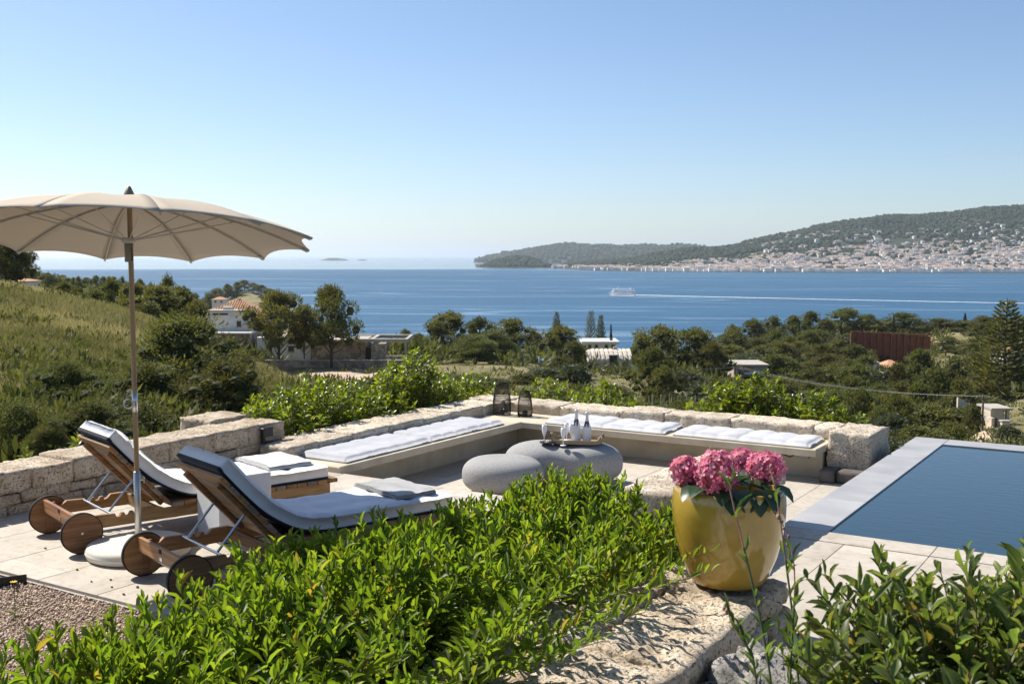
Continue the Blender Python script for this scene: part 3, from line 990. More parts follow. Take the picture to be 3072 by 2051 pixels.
LR = math.radians(-18.0)
def bezier_profile(pts, n=8):
    """a smoothed polyline through pts"""
    out = []
    for i in range(len(pts) - 1):
        p0 = Vector(pts[max(i - 1, 0)]); p1 = Vector(pts[i]); p2 = Vector(pts[i + 1]); p3 = Vector(pts[min(i + 2, len(pts) - 1)])
        for k in range(n):
            t = k / n
            out.append(.5 * ((2 * p1) + (-p0 + p2) * t + (2 * p0 - 5 * p1 + 4 * p2 - p3) * t * t + (-p0 + 3 * p1 - 3 * p2 + p3) * t ** 3))
    out.append(Vector(pts[-1]))
    return out
def make_lounger(loc, label, seed):
    rgl = random.Random(seed)
    t = thing('sun_lounger', label, 'sun lounger', loc, LR, 'teak sun loungers')
    hw = .33
    # side rails with the notches that hold the back-rest stay
    prof = [(-.02, .16), (2.13, .14), (2.13, .235), (.66, .235), (.60, .262), (.47, .262), (.44, .232), (.415, .226), (.405, .252), (.385, .252), (.37, .226), (.345, .226), (.335, .252), (.315, .252), (.30, .226), (.275, .226), (.265, .252), (.12, .258), (.085, .232), (.05, .228), (.03, .262), (-.02, .262)]
    for s in (-1, 1):
        q = MB().prism(prof, 0, s * hw - .016, s * hw + .016)
        q.build('side_rail', M_teaky, t)
        # tapered foot leg
        MB().prism([(2.02, .0), (2.11, .0), (2.14, .232), (1.93, .232)], 0, s * (hw - .055) - .015, s * (hw - .055) + .015).build('leg', M_teaky, t)
        # wheel with its strut, tyre and hub
        w = MB()
        n = 40
        xw = s * (hw + .055)
        for xo in (-.014, .014):
            w.add([(xw + xo, .148 * math.cos(2 * math.pi * k / n), .152 + .148 * math.sin(2 * math.pi * k / n)) for k in range(n)], [tuple(range(n)) if xo > 0 else tuple(range(n))[::-1]])
        w.add([(xw + xo, .148 * math.cos(2 * math.pi * k / n), .152 + .148 * math.sin(2 * math.pi * k / n)) for xo in (-.014, .014) for k in range(n)], [(k, (k + 1) % n, n + (k + 1) % n, n + k) for k in range(n)], 0, True)
        wo_ = w.build('wheel', M_teakz, t)
        ty = MB()
        ring = []
        for k in range(n):
            a = 2 * math.pi * k / n
            for j in range(4):
                b2 = math.pi / 2 * j + math.pi / 4
                rr = .150 + .004 * math.cos(b2)
                ring.append((xw + .018 * math.sin(b2) * 1.3, rr * math.cos(a), .152 + rr * math.sin(a)))
        fs = []
        for k in range(n):
            for j in range(4):
                fs.append((k * 4 + j, k * 4 + (j + 1) % 4, ((k + 1) % n) * 4 + (j + 1) % 4, ((k + 1) % n) * 4 + j))
        ty.add(ring, fs, 0, True)
        ty.build('tyre', M_rubber, wo_)
        MB().box((xw - s * .020, 0, .152), (.012, .055, .28), None, 0, .003).build('wheel_brace', M_teakz, wo_)
    ax = MB().tube([(-hw - .07, 0, .152), (hw + .07, 0, .152)], .009, 8)
    ax.build('axle', M_steel, t)
    ce = MB().box((0, -.036, .235), (2 * hw + .034, .028, .098), None, 0, .003)
    end = ce.build('end_board', M_teakx, t)
    MB().box((.03, -.0515, .262), (.034, .006, .028), None, 0, .001).build('catch', M_rubber, end)
    MB().box((.045, -.0515, .212), (.040, .004, .026), None, 0, .001).build('maker_plate', M_steel, end)
    MB().box((0, .61, .205), (2 * hw - .034, .028, .09), None, 0, .003).build('cross_rail', M_teakx, t)
    MB().box((0, 1.95, .19), (2 * hw - .034, .028, .08), None, 0, .003).build('cross_rail', M_teakx, t)
    # slats of the bed
    y = .715
    k = 0
    while y < 2.19:
        q = MB().box((0, 0, 0), (2 * hw + .05, .094, .034), None, 0, .004)
        o = q.build('slat', M_teakx if k % 3 else M_oldteak, t)
        o.location = (rgl.uniform(-.002, .002), y + .047, .2535)
        y += .0995
        k += 1
    # hinged back rest
    ang = math.radians(180 - 47.5)
    hy, hz, L = .70, .262, .685
    d = Vector((0, math.cos(ang), math.sin(ang)))
    nn = Vector((0, -d.z, d.y)) * -1            # outward (upper) side
    rot = Matrix(((1, 0, 0), (0, d.y, -nn.y), (0, d.z, -nn.z)))
    for k in range(7):
        c = Vector((0, hy, hz)) + d * (.05 + k * .0985)
        o = MB().box((0, 0, 0), (2 * hw + .05, .093, .026), None, 0, .004).build('back_slat', M_oldteak if k % 2 else M_teakx, t)
        o.location = c
        o.rotation_euler = rot.to_euler()
    for s in (-1, 1):
        a = Vector((s * .25, hy, hz)) - nn * .032 + d * .02
        b = a + d * (L - .08)
        MB().bar(a, b, .045, .034, 0, .004, up=nn).build('back_batten', M_teaky, t)
    # stay: two arms and the bar that drops into the notches
    for s in (-1, 1):
        MB().tube([(s * .235, .25, .243), tuple(Vector((s * .235, hy, hz)) + d * .32 - nn * .045)], .0095, 8).build('stay_arm', M_steel, t)
    MB().tube([(-hw - .012, .25, .243), (hw + .012, .25, .243)], .0095, 8).build('stay_bar', M_steel, t)
    # mattress: white above, charcoal below, following bed and back rest
    base = [Vector((0, hy, hz)) + d * (L + .045) + nn * .025, Vector((0, hy, hz)) + d * .45 + nn * .022, Vector((0, hy, hz)) + d * .22 + nn * .040, Vector((0, .80, .325)), Vector((0, 1.0, .283)), Vector((0, 1.3, .275)), Vector((0, 1.75, .275)), Vector((0, 2.12, .275))]
    path = bezier_profile(base, 9)
    th = .118
    wid = hw + .005
    nx = 22
    def normal(i):
        tg = (path[min(i + 1, len(path) - 1)] - path[max(i - 1, 0)]).normalized()
        return Vector((0, -tg.z, tg.y))
    arc = [0.0]
    for i in range(1, len(path)):
        arc.append(arc[-1] + (path[i] - path[i - 1]).length)
    tot = arc[-1]
    top, low = [], []
    for i, p in enumerate(path):
        n_ = normal(i)
        if n_.z < 0: n_ = -n_
        for j in range(nx + 1):
            u = j / nx * 2 - 1
            s_ = arc[i]
            e = min(1 - abs(u), 1) * wid
            ee = min(min(s_, tot - s_), e)
            rd = 1 - max(0, 1 - ee / .035) ** 2 * .20
            qx = abs(math.sin(math.pi * (u * 1.5 + .5))) ** .35
            qy = abs(math.sin(math.pi * (s_ / .215))) ** .35
            puff = (qx * qy - .6) * .020 * min(ee / .06, 1)
            wr = mnoise.noise(Vector((u * 5, s_ * 9, seed))) * .006 + mnoise.noise(Vector((u * 14, s_ * 22, seed))) * .003
            lft = mnoise.noise(Vector((u * 1.2, s_ * 2.0, seed + 5))) * .006
            top.append(p + Vector((u * wid, 0, 0)) + n_ * (th * rd + puff + wr + lft))
            low.append(p + Vector((u * wid * .985, 0, 0)) + n_ * (.014 + lft * .3))
    mt = MB()
    R_ = nx + 1
    nr = len(path)
    g = [(i * R_ + j, i * R_ + j + 1, (i + 1) * R_ + j + 1, (i + 1) * R_ + j) for i in range(nr - 1) for j in range(nx)]
    border = [j for j in range(R_)] + [i * R_ + nx for i in range(1, nr)] + [(nr - 1) * R_ + j for j in range(nx - 1, -1, -1)] + [i * R_ for i in range(nr - 2, 0, -1)]
    side_f = [(border[k], border[(k + 1) % len(border)], nr * R_ + border[(k + 1) % len(border)], nr * R_ + border[k]) for k in range(len(border))]
    mt.add(top + low, g + side_f, 0, True)
    mat_o = mt.build('mattress', M_white, t)
    lo2 = []
    for i, p in enumerate(path):
        n_ = normal(i)
        if n_.z < 0: n_ = -n_
        for j in range(nx + 1):
            u = j / nx * 2 - 1
            lo2.append(p + Vector((u * wid * .99, 0, 0)) + n_ * .0)
    lo_top = [q + (low[i] - q) * 1.0 for i, q in enumerate(lo2)]
    hb = MB()
    # charcoal underside, with a deeper band at the head end
    up = []
    for i, p in enumerate(path):
        n_ = normal(i)
        if n_.z < 0: n_ = -n_
        deep = .022 if arc[i] < .03 else .016
        for j in range(nx + 1):
            u = j / nx * 2 - 1
            up.append(p + Vector((u * wid * 1.004, -.003 * d.y if i == 0 else 0, 0)) + n_ * deep - (path[1] - path[0]).normalized() * (.004 if i == 0 else 0))
    hb.add(lo2 + up, [tuple(f[::-1]) for f in g] + side_f, 0, True)
    hb.build('mattress_base', M_char, mat_o)
    return t
make_lounger((-7.25, 5.12, 0), 'teak sun lounger with white mattress standing next to the stone parapet', 2)
make_lounger((-5.68, 4.76, 0), 'teak sun lounger with white mattress nearer the green shrub, shaded by the parasol', 9)

def towel(name, label, c, w, l, rz, mat, seed, fringe):
    nx, ny = 26, 18
    vs, fs = [], []
    lay_n = 3
    o_ = thing(name, label, 'towel', c, rz)
    for ly in range(lay_n):
        m_ = MB()
        grid_t, grid_b = [], []
        dw = rg.uniform(-.012, .012)
        for j in range(ny + 1):
            for i in range(nx + 1):
                u, v = i / nx * 2 - 1, j / ny * 2 - 1
                z = mnoise.noise(Vector((u * 1.6, v * 1.6, seed))) * .010 + mnoise.noise(Vector((u * 5, v * 4, seed + ly))) * .003
                ex = mnoise.noise(Vector((v * 2, ly, seed))) * .008
                x, y = u * (w / 2 + dw) + ex, v * (l / 2 + dw)
                zz = .004 + ly * .0105 + z + max(abs(u) - .9, 0) * -.06
                grid_t.append((x, y, zz + .008))
                grid_b.append((x, y, zz))
        R_ = nx + 1
        g = [(j * R_ + i, j * R_ + i + 1, (j + 1) * R_ + i + 1, (j + 1) * R_ + i) for j in range(ny) for i in range(nx)]
        nb = (nx + 1) * (ny + 1)
        border = [i for i in range(R_)] + [j * R_ + nx for j in range(1, ny + 1)] + [ny * R_ + i for i in range(nx - 1, -1, -1)] + [j * R_ for j in range(ny - 1, 0, -1)]
        sf = [(border[k], border[(k + 1) % len(border)], nb + border[(k + 1) % len(border)], nb + border[k]) for k in range(len(border))]
        m_.add(grid_t + grid_b, g + [tuple(q + nb for q in f[::-1]) for f in g] + sf, 0, True)
        m_.build('towel_fold', mat, o_)
    if fringe:
        m_ = MB()
        for k in range(46):
            x = -w / 2 + w * k / 45
            for s in (-1,):
                y0 = s * l / 2
                m_.tube([(x, y0, .030), (x + rg.uniform(-.003, .003), y0 + s * .012, .022), (x + rg.uniform(-.006, .006), y0 + s * .022, .004)], .0016, 4, cap=False)
        stuff(m_.build('fringe', M_towelw, o_))
    return o_
HD = Vector((math.sin(-LR), math.cos(-LR), 0))
LT = Vector((math.cos(-LR), -math.sin(-LR), 0))
fl = Vector((-7.25, 5.12, 0)); nl = Vector((-5.68, 4.76, 0))
towel('towel', 'off-white folded towel with a fringe on the foot of the lounger by the parapet', tuple(fl + HD * 1.80 + LT * -.03 + Vector((0, 0, .402))), .58, .42, LR, M_towelw, 3, True)
towel('towel', 'grey folded towel on the foot of the lounger nearer the shrub', tuple(nl + HD * 1.83 + LT * -.02 + Vector((0, 0, .402))), .60, .36, LR, M_towel, 8, False)

# white cube table between the loungers
cubec = Vector((-6.32, 5.98, 0))
ct = thing('cube_table', 'white plastered cube side table between the two sun loungers', 'side table', tuple(cubec), LR)
MB().box((0, 0, .258), (.40, .44, .50), None, 0, .006).build('table_body', pm('white_plaster', [(.66, .65, .63), (.76, .755, .74)], 4, .85, .2, 60, .004), ct)
MB().box((0, 0, .004), (.36, .40, .008)).build('base_plate', M_char, ct)

# ---- parasol
ub = Vector((-6.51, 5.21, 0))
par = thing('parasol', 'cream round parasol on a wooden pole, tilted slightly away', 'parasol', tuple(ub))
M_canvas = None
def canvas_material():
    m, nt, b, out = newmat('cream_canvas')
    v = coords(nt)
    n = noise(nt, v, 300, 2)
    r = ramp(nt, [(.47, .40, .315), (.53, .455, .36)])
    nt.links.new(n.outputs['Fac'], r.inputs[0])
    nt.links.new(r.outputs[0], b.inputs['Base Color'])
    b.inputs['Roughness'].default_value = .9
    b.inputs['Specular IOR Level'].default_value = .1
    t = nd(nt, 'ShaderNodeBsdfTranslucent')
    t.inputs['Color'].default_value = (.50, .40, .29, 1)
    mx = nd(nt, 'ShaderNodeMixShader')
    mx.inputs[0].default_value = .04
    nt.links.new(b.outputs[0], mx.inputs[1])
    nt.links.new(t.outputs[0], mx.inputs[2])
    nt.links.new(mx.outputs[0], out.inputs['Surface'])
    bump(nt, b, n.outputs['Fac'], .2, .002)
    return m
M_canvas = canvas_material()
NR = 12
CR, CHh = 1.34, .275
apex = Vector((0, 0, 2.592))
tilt_axis = Vector((RX, RY, 0))
TR = Matrix.Rotation(math.radians(-7.3), 3, tilt_axis)
A0 = math.radians(2.5)
def cpt(rr, a, z):
    """a point of the canopy: rr out from the pole in direction a (0 = away from the viewer), z below the apex"""
    v = Vector((FX, FY, 0)) * (rr * math.cos(a)) + Vector((RX, RY, 0)) * (rr * math.sin(a)) + Vector((0, 0, z))
    return apex + TR @ v
def crown(u):
    return -CHh * (u ** 2.15)
cm = MB()
nu, ns = 14, 8
for k in range(NR):
    a1, a2 = A0 + 2 * math.pi * k / NR, A0 + 2 * math.pi * (k + 1) / NR
    vs = []
    for i in range(nu + 1):
        for j in range(ns + 1):
            s_ = j / ns
            sag = 1 - (2 * s_ - 1) ** 2
            u = (i / nu) * (1 - .055 * sag * (i / nu) ** 4)
            p1, p2 = cpt(CR * u, a1, crown(u)), cpt(CR * u, a2, crown(u))
            q = p1.lerp(p2, s_)
            q.z -= .010 * sag * math.sin(math.pi * u) - .0
            vs.append(q)
    fs = [(i * (ns + 1) + j, (i + 1) * (ns + 1) + j, (i + 1) * (ns + 1) + j + 1, i * (ns + 1) + j + 1) for i in range(nu) for j in range(ns)]
    pn = MB().add(vs, fs, 0, True).build('canopy_panel', M_canvas, par)
    md = pn.modifiers.new('cloth_thickness', 'SOLIDIFY')
    md.thickness = .004
    md.offset = 0
M_ribs = pm('cream_metal_rib', [(.50, .44, .34), (.56, .50, .40)], 10, .5)
M_pole = wood_material('ash_pole', (.26, .145, .065), (.36, .215, .105), (.43, .27, .14), axis=2, rough=.5)
hubz = -.285
for k in range(NR):
    a = A0 + 2 * math.pi * k / NR
    rb = MB().tube([cpt(CR * u * .985, a, crown(u) - .014) for u in [i / 12 for i in range(1, 13)]], .0055, 6)
    ro = rb.build('rib', M_ribs, par)
    e = cpt(CR * .995, a, crown(1) - .006)
    e0 = cpt(CR * .955, a, crown(.96) - .010)
    MB().tube([e0, e], .010, 6).build('rib_tip', M_ribs, ro)
    um = .56
    MB().tube([cpt(.03, a, hubz), cpt(CR * um, a, crown(um) - .02)], .0042, 6).build('strut', M_ribs, par)
hub = MB().lathe([(0, .02), (.045, .02), (.048, 0), (.045, -.02), (0, -.02)], 16)
ho_ = hub.build('runner_hub', M_ribs, par)
ho_.location = cpt(0, 0, hubz)
rn = MB().lathe([(0, 0), (.031, 0), (.031, -.13), (.026, -.135), (0, -.135)], 16)
rno = rn.build('runner_sleeve', pm('tan_plastic', [(.26, .20, .12), (.30, .23, .145)], 9, .45), par)
rno.location = cpt(0, 0, hubz) + Vector((0, 0, -.02))
MB().tube([(.030, 0, -.03), (.037, .0, -.10), (.034, 0, -.13)], .003, 5).build('latch', M_char, rno)
fin = MB().lathe([(0, -.02), (.058, -.02), (.056, .005), (.034, .055), (.014, .100), (0, .108)], 18)
fo = fin.build('finial', pm('bronze_cap', [(.19, .15, .10), (.24, .19, .13)], 9, .45, metal=.3), par)
fo.location = apex + Vector((0, 0, .002))
MB().tube([(0, 0, .56), (0, 0, 1.10)], .0185, 14).build('lower_pole', M_pole, par)
MB().tube([(0, 0, 1.2), (0, 0, 2.0), tuple(apex + Vector((0, 0, -.02)))], .0185, 14).build('upper_pole', M_pole, par)
fe = MB().lathe([(0, 0), (.0205, 0), (.0205, .16), (0, .16)], 16).build('pole_ferrule', M_steel, par)
fe.location = (0, 0, 1.06)
hk = MB().tube([(-.020 * math.cos(q) - .046 if False else -.052 + .034 * math.cos(q), 0.01, .005 + .034 * math.sin(q)) for q in [math.radians(w_) for w_ in range(20, 330, 18)]] , .005, 6)
ho2 = hk.build('hook', M_steel, fe)
ho2.location = (0, 0, .055)
ho2.rotation_euler = (0, 0, YAW)
tb = MB().lathe([(0, 0), (.0245, 0), (.0245, .56), (.021, .562), (0, .562)], 16).build('base_tube', M_galv, par)
tb.location = (0, 0, .06)
sc_ = MB().tube([(.02, -.01, 0), (.06, -.02, 0)], .006, 8).tube([(.058, -.02, -.022), (.058, -.02, .022)], .006, 6)
so = sc_.build('clamp_screw', M_steel, tb)
so.location = (0, 0, .50)
so.rotation_euler = (0, 0, YAW)
bs = MB().lathe([(0, 0), (.34, 0), (.365, .012), (.375, .04), (.378, .052), (.371, .056), (.372, .064), (.36, .085), (.33, .098), (.26, .103), (.10, .105), (.06, .112), (.03, .113), (0, .113)], 48)
bs.build('weighted_base', pm('cream_concrete', [(.60, .56, .46), (.68, .64, .54)], 5, .75, .08, 60, .004), par)

# ---- bench cushions
def pad(name, label, x0, x1, y0, y1, z, th, along, seed, mat, group):
    o_ = thing(name, label, 'cushion', ((x0 + x1) / 2, (y0 + y1) / 2, z), 0, group)
    lx, ly = x1 - x0, y1 - y0
    nx, ny = max(int(lx / .028), 8), max(int(ly / .028), 8)
    top, bot = [], []
    for j in range(ny + 1):
        for i in range(nx + 1):
            u, v = i / nx, j / ny
            x, y = (u - .5) * lx, (v - .5) * ly
            e = min(u * lx, (1 - u) * lx, v * ly, (1 - v) * ly)
            k = (1 - (1 - min(e / .055, 1)) ** 2) ** .5
            L_, Wd = (x, y) if along == 0 else (y, x)
            tot = lx if along == 0 else ly
            tw_ = ly if along == 0 else lx
            q1 = abs(math.sin(math.pi * (L_ / tot + .5) * 6)) ** (.22 if along else .32)
            q2 = abs(math.sin(math.pi * (Wd / tw_ + .5) * 2)) ** .35 * .45 + .55
            h = (.62 + .38 * q1 * q2) if along else (.45 + .55 * q1 * q2)
            w_ = mnoise.noise(Vector((x * 7, y * 7, seed))) * .006 + mnoise.noise(Vector((x * 22, y * 22, seed))) * .003
            sh_ = mnoise.noise(Vector((x * 2.5, y * 2.5, seed + 9))) * .012 * (1 if e > .03 else .6)
            wob = mnoise.noise(Vector((x * 1.5, y * 1.5, seed + 20))) * .012
            top.append((x + wob, y + wob, .010 + (th * h + w_) * k + max(sh_, -.004)))
            bot.append((x + wob, y + wob, .003 + max(sh_, 0) * .35))
    R_ = nx + 1
    g = [(j * R_ + i, j * R_ + i + 1, (j + 1) * R_ + i + 1, (j + 1) * R_ + i) for j in range(ny) for i in range(nx)]
    nb = len(top)
    border = [i for i in range(R_)] + [j * R_ + nx for j in range(1, ny + 1)] + [ny * R_ + i for i in range(nx - 1, -1, -1)] + [j * R_ for j in range(ny - 1, 0, -1)]
    sf = [(border[k], border[(k + 1) % len(border)], nb + border[(k + 1) % len(border)], nb + border[k]) for k in range(len(border))]
    MB().add(top + bot, g + [tuple(q + nb for q in f[::-1]) for f in g] + sf, 0, True).build('cushion_body', mat, o_)
    pts = [Vector(top[b]) * .5 + Vector(bot[b]) * .5 for b in border]
    pts.append(pts[0])
    MB().tube([p + Vector((0, 0, .001)) for p in pts], .0085, 6, cap=False).build('piping', M_greyedge, o_)
    for i in range(1, 6):
        for w_ in (-.25, .25):
            if along == 0: p = ((i / 6 - .5) * lx, w_ * ly, .010 + th * .42)
            else: p = (w_ * lx, (i / 6 - .5) * ly, .010 + th * .42)
            MB().lathe([(0, .004), (.006, .003), (.008, 0), (0, 0)], 8).build('tuft_button', M_greyedge, o_).location = p
    return o_
pad('bench_cushion', 'pale grey tufted cushion on the left bench, nearer the sun loungers', -7.968, -7.305, 8.47, 9.96, .0615, .058, 1, 1, M_greyw, 'tufted bench cushions')
pad('bench_cushion', 'pale grey tufted cushion on the left bench, nearer the wire lanterns', -7.97, -7.315, 9.98, 11.51, .0615, .058, 1, 4, M_greyw, 'tufted bench cushions')
pad('bench_cushion', 'white tufted cushion on the rear bench behind the champagne bottles', -6.90, -5.26, 11.865, 12.47, .0615, .066, 0, 7, M_padw, 'tufted bench cushions')
pad('bench_cushion', 'white tufted cushion on the rear bench at the end by the pool', -5.15, -3.51, 11.865, 12.47, .0615, .066, 0, 11, M_padw, 'tufted bench cushions')

# ---- two pebble shaped seats
M_pebble = pm('grey_woven_pebble', [(.27, .265, .255), (.335, .328, .315), (.39, .38, .365)], 60, .95, .35, 260, .004, spec=.1)
def pebble(name, label, c, rx, ry, h, rz, dip, cat):
    t = thing(name, label, cat, c, rz)
    vs, fs = [], []
    n, m_ = 56, 26
    for i in range(m_ + 1):
        ph = -math.pi / 2 + math.pi * i / m_
        cz = math.copysign(abs(math.sin(ph)) ** .78, math.sin(ph))
        cr = abs(math.cos(ph)) ** .55
        for k in range(n):
            a = 2 * math.pi * k / n
            x, y = rx * cr * math.cos(a), ry * cr * math.sin(a)
            z = h / 2 + h / 2 * cz
            if dip:
                xx = x / rx
                pin = math.exp(-(xx / .30) ** 2)
                y += (pin * .085 if y < 0 else pin * -.02) * cr
                z -= dip * math.exp(-(xx / .33) ** 2) * max(cz, 0) * (.4 + .6 * (1 if y < 0 else .4))
            else:
                z -= .010 * mnoise.noise(Vector((x * 3, y * 3, 1))) * max(cz, 0)
                if cz > 0:      # folds running to the middle of the top
                    z -= .012 * math.exp(-((y + .05 * math.sin(x * 9)) / .03) ** 2) * (1 if x > -.1 else .3) * cz
            vs.append((x, y, max(z, .004)))
    for i in range(m_):
        for k in range(n):
            k2 = (k + 1) % n
            fs.append((i * n + k, i * n + k2, (i + 1) * n + k2, (i + 1) * n + k))
    MB().add(vs, fs, 0, True).build('seat_body', M_pebble, t)
    MB().lathe([(0, 0), (min(rx, ry) * .62, 0), (min(rx, ry) * .62, .022), (0, .022)], 28).build('foot_ring', M_char, t)
    return t
pebble('pouf', 'round grey pebble-shaped pouf in front of the larger pebble table', (-6.15, 9.66, PIT), .44, .41, .375, math.radians(25), 0, 'pouf')
pebble('pebble_table', 'large long grey pebble-shaped table holding the tray and glasses', (-5.83, 10.41, PIT), .66, .425, .463, math.radians(24), .034, 'table')

# ---- wire lanterns
M_wire = pm('dark_bronze_wire', [(.028, .022, .015), (.05, .04, .028)], 20, .5, metal=.5)
def lantern(label, c, rb, rt, h):
    t = thing('wire_lantern', label, 'lantern', c, 0, 'wire lanterns on the bench corner')
    n = 64
    prof = [(rb * .97, 0), (rb * 1.02, h * .12), (rb, h * .40), (rb * .9, h * .66), (rt * 1.08, h * .93), (rt, h)]
    pp = bezier_profile([(r, 0, z) for r, z in prof], 3)
    wm_ = MB()
    for k in range(n):
        a = 2 * math.pi * k / n
        wm_.tube([(p.x * math.cos(a), p.x * math.sin(a), p.z + .004) for p in pp], .0019, 3, cap=False)
    stuff(wm_.build('upright_wires', M_wire, t))
    for f in [0, .03, .06, .09, .12, .3, .34, .52, .56, .60, .64, .68, .72, .76, .80, .84, .88, .92, .96, 1.0]:
        i = min(int(f * (len(pp) - 1)), len(pp) - 2)
        fr = f * (len(pp) - 1) - i
        p = pp[i].lerp(pp[i + 1], fr)
        thick = .0028 if f in (0, 1.0, .12) else .0022
        ring = [(p.x * math.cos(2 * math.pi * k / 24), p.x * math.sin(2 * math.pi * k / 24), p.z + .004) for k in range(25)]
        MB().tube(ring, thick, 4, cap=False).build('wire_ring', M_wire, t)
    cup = MB().lathe([(0, .0), (.035, 0), (.038, .02), (.036, .075), (.033, .075), (.031, .01), (0, .01)], 16)
    co = cup.build('candle_cup', pm('smoky_glass_cup', [(.05, .045, .04), (.07, .06, .05)], 8, .15, spec=.5), t)
    co.location = (0, 0, .004)
    MB().tube([(rt * math.cos(q), rt * .1, h + .004 + rt * .75 * math.sin(q)) for q in [math.pi * k / 10 for k in range(11)]], .002, 4).build('handle', M_wire, t)
lantern('taller wire basket lantern in the corner of the bench', (-7.81, 12.24, .0615), .12, .078, .43)
lantern('shorter wire basket lantern to the right of the taller one', (-7.47, 12.28, .0615), .097, .064, .338)

# ---- tray, bottles, flutes and the small dish on the pebble table
M_tray = pm('woven_rattan', [(.17, .125, .075), (.30, .23, .145), (.36, .28, .18)], 120, .75, .6, 180, .004)
tz = PIT + .4605
tcen = Vector((-5.68, 10.445, tz))
TRZ = math.radians(20)
tray = thing('serving_tray', 'oval woven rattan tray with raised handles on the pebble table', 'tray', tuple(tcen), TRZ)
tlx, tly = .28, .166
def oval(k, n, gx, gy, pw=3.2):
    a = 2 * math.pi * k / n
    c, s = math.cos(a), math.sin(a)
    return (math.copysign(abs(c) ** (2 / pw), c) * gx, math.copysign(abs(s) ** (2 / pw), s) * gy, abs(c))
nT = 64
bt = MB()
vs = [(*oval(k, nT, tlx, tly)[:2], z) for z in (.002, .012) for k in range(nT)]
bt.add(vs, [tuple(range(nT))[::-1], tuple(range(nT, 2 * nT))] + [(k, (k + 1) % nT, nT + (k + 1) % nT, nT + k) for k in range(nT)])
bt.build('tray_base', M_tray, tray)
rm = MB()
vs = []
for k in range(nT):
    x, y, c = oval(k, nT, tlx, tly)
    hgt = .045 + .052 * max(0, (c - .80) / .20) ** .8
    x2, y2, _ = oval(k, nT, tlx - .010, tly - .010)
    vs += [(x, y, .004), (x * 1.02, y * 1.02, hgt), (x2 * 1.02, y2 * 1.02, hgt), (x2, y2, .004)]
fs = []
for k in range(nT):
    k2 = (k + 1) % nT
    c = oval(k, nT, 1, 1)[2]
    c2 = oval(k2, nT, 1, 1)[2]
    for j in range(4):
        fs.append((k * 4 + j, k2 * 4 + j, k2 * 4 + (j + 1) % 4, k * 4 + (j + 1) % 4))
rm.add(vs, fs)
rm.build('tray_rim', M_tray, tray)
for s in (-1, 1):
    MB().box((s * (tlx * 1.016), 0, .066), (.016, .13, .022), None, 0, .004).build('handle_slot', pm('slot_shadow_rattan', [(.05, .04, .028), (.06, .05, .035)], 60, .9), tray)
    MB().tube([(s * tlx * 1.03, -.10, .062), (s * tlx * 1.03, -.06, .09), (s * tlx * 1.035, 0, .099), (s * tlx * 1.03, .06, .09), (s * tlx * 1.03, .10, .062)], .007, 8).build('handle', M_tray, tray)
M_btl = pm('white_bottle_sleeve', [(.76, .76, .79), (.82, .82, .84)], 6, .5, spec=.3)
M_foil = pm('silver_foil', [(.60, .60, .59), (.70, .70, .69)], 40, .4, metal=.15, bmp=.3, bscale=120, bdist=.002)
M_rib = pm('black_satin_ribbon', [(.010, .010, .012), (.02, .02, .024)], 30, .4)
def bottle(label, c, h):
    t = thing('champagne_bottle', label, 'bottle', c, rg.uniform(0, 6), 'champagne bottles on the tray')
    k = h / .30
    MB().lathe([(0, 0), (.040 * k, 0), (.043 * k, .006), (.043 * k, .125 * k), (.039 * k, .150 * k), (.026 * k, .180 * k), (.018 * k, .197 * k), (0, .197 * k)], 24).build('bottle_body', M_btl, t)
    MB().lathe([(0, .196 * k), (.0185 * k, .196 * k), (.0160 * k, .235 * k), (.0152 * k, .27 * k), (.0178 * k, .278 * k), (.0178 * k, .289 * k), (.0150 * k, .299 * k), (0, .30 * k)], 20).build('foil_neck', M_foil, t)
    r_ = MB().lathe([(.0190 * k, .186 * k), (.0235 * k, .186 * k), (.0215 * k, .204 * k), (.0180 * k, .204 * k)], 20).build('ribbon', M_rib, t)
    a = -t.rotation_euler.z + math.radians(-70)
    for da_ in (-.35, .4):
        ca, sa = math.cos(a + da_), math.sin(a + da_)
        p0 = Vector((ca * .023 * k, sa * .023 * k, .195 * k))
        MB().tube([p0, p0 + Vector((ca * .02, sa * .02, -.012)), p0 + Vector((ca * .022, sa * .022, -.045 * k))], [.007, .009, .006], 4).build('ribbon_tail', M_rib, r_)
bottle('taller white champagne bottle with black ribbon, on the left of the pair', (-5.703, 10.473, tz + .013), .348)
bottle('shorter white champagne bottle with black ribbon, on the right of the pair', (-5.588, 10.508, tz + .013), .325)
M_flute = pm('frosted_white_glass', [(.76, .765, .78), (.82, .82, .83)], 6, .55, spec=.25)
def flute(label, c):
    t = thing('champagne_flute', label, 'glass', c, 0, 'white champagne flutes')
    t.scale = (1.144, 1.144, 1.144)
    MB().lathe([(0, .0), (.030, .0), (.030, .003), (.008, .006), (0, .006)], 20).build('foot', M_flute, t)
    MB().lathe([(.0045, .004), (.0035, .03), (.0045, .055)], 10).build('stem', M_flute, t)
    MB().lathe([(.0, .053), (.006, .055), (.018, .085), (.0235, .115), (.024, .150), (.0215, .172), (.0198, .172), (.0220, .15), (.0215, .115), (.016, .087), (0, .062)], 20).build('bowl', M_flute, t)
flute('white champagne flute beside the small black dish', (-6.000, 10.279, tz - .004))
flute('white champagne flute standing on the table in front of the tray', (-5.714, 10.199, tz - .003))
flute('white champagne flute at the back left of the tray', (-5.806, 10.439, tz + .013))
flute('white champagne flute next to the champagne bottles on the tray', (-5.714, 10.382, tz + .013))
dish = thing('snack_dish', 'small round black dish with pale snacks on the pebble table', 'dish', (-5.920, 10.210, tz - .002), .3)
dish.scale = (1.144, 1.144, 1.144)
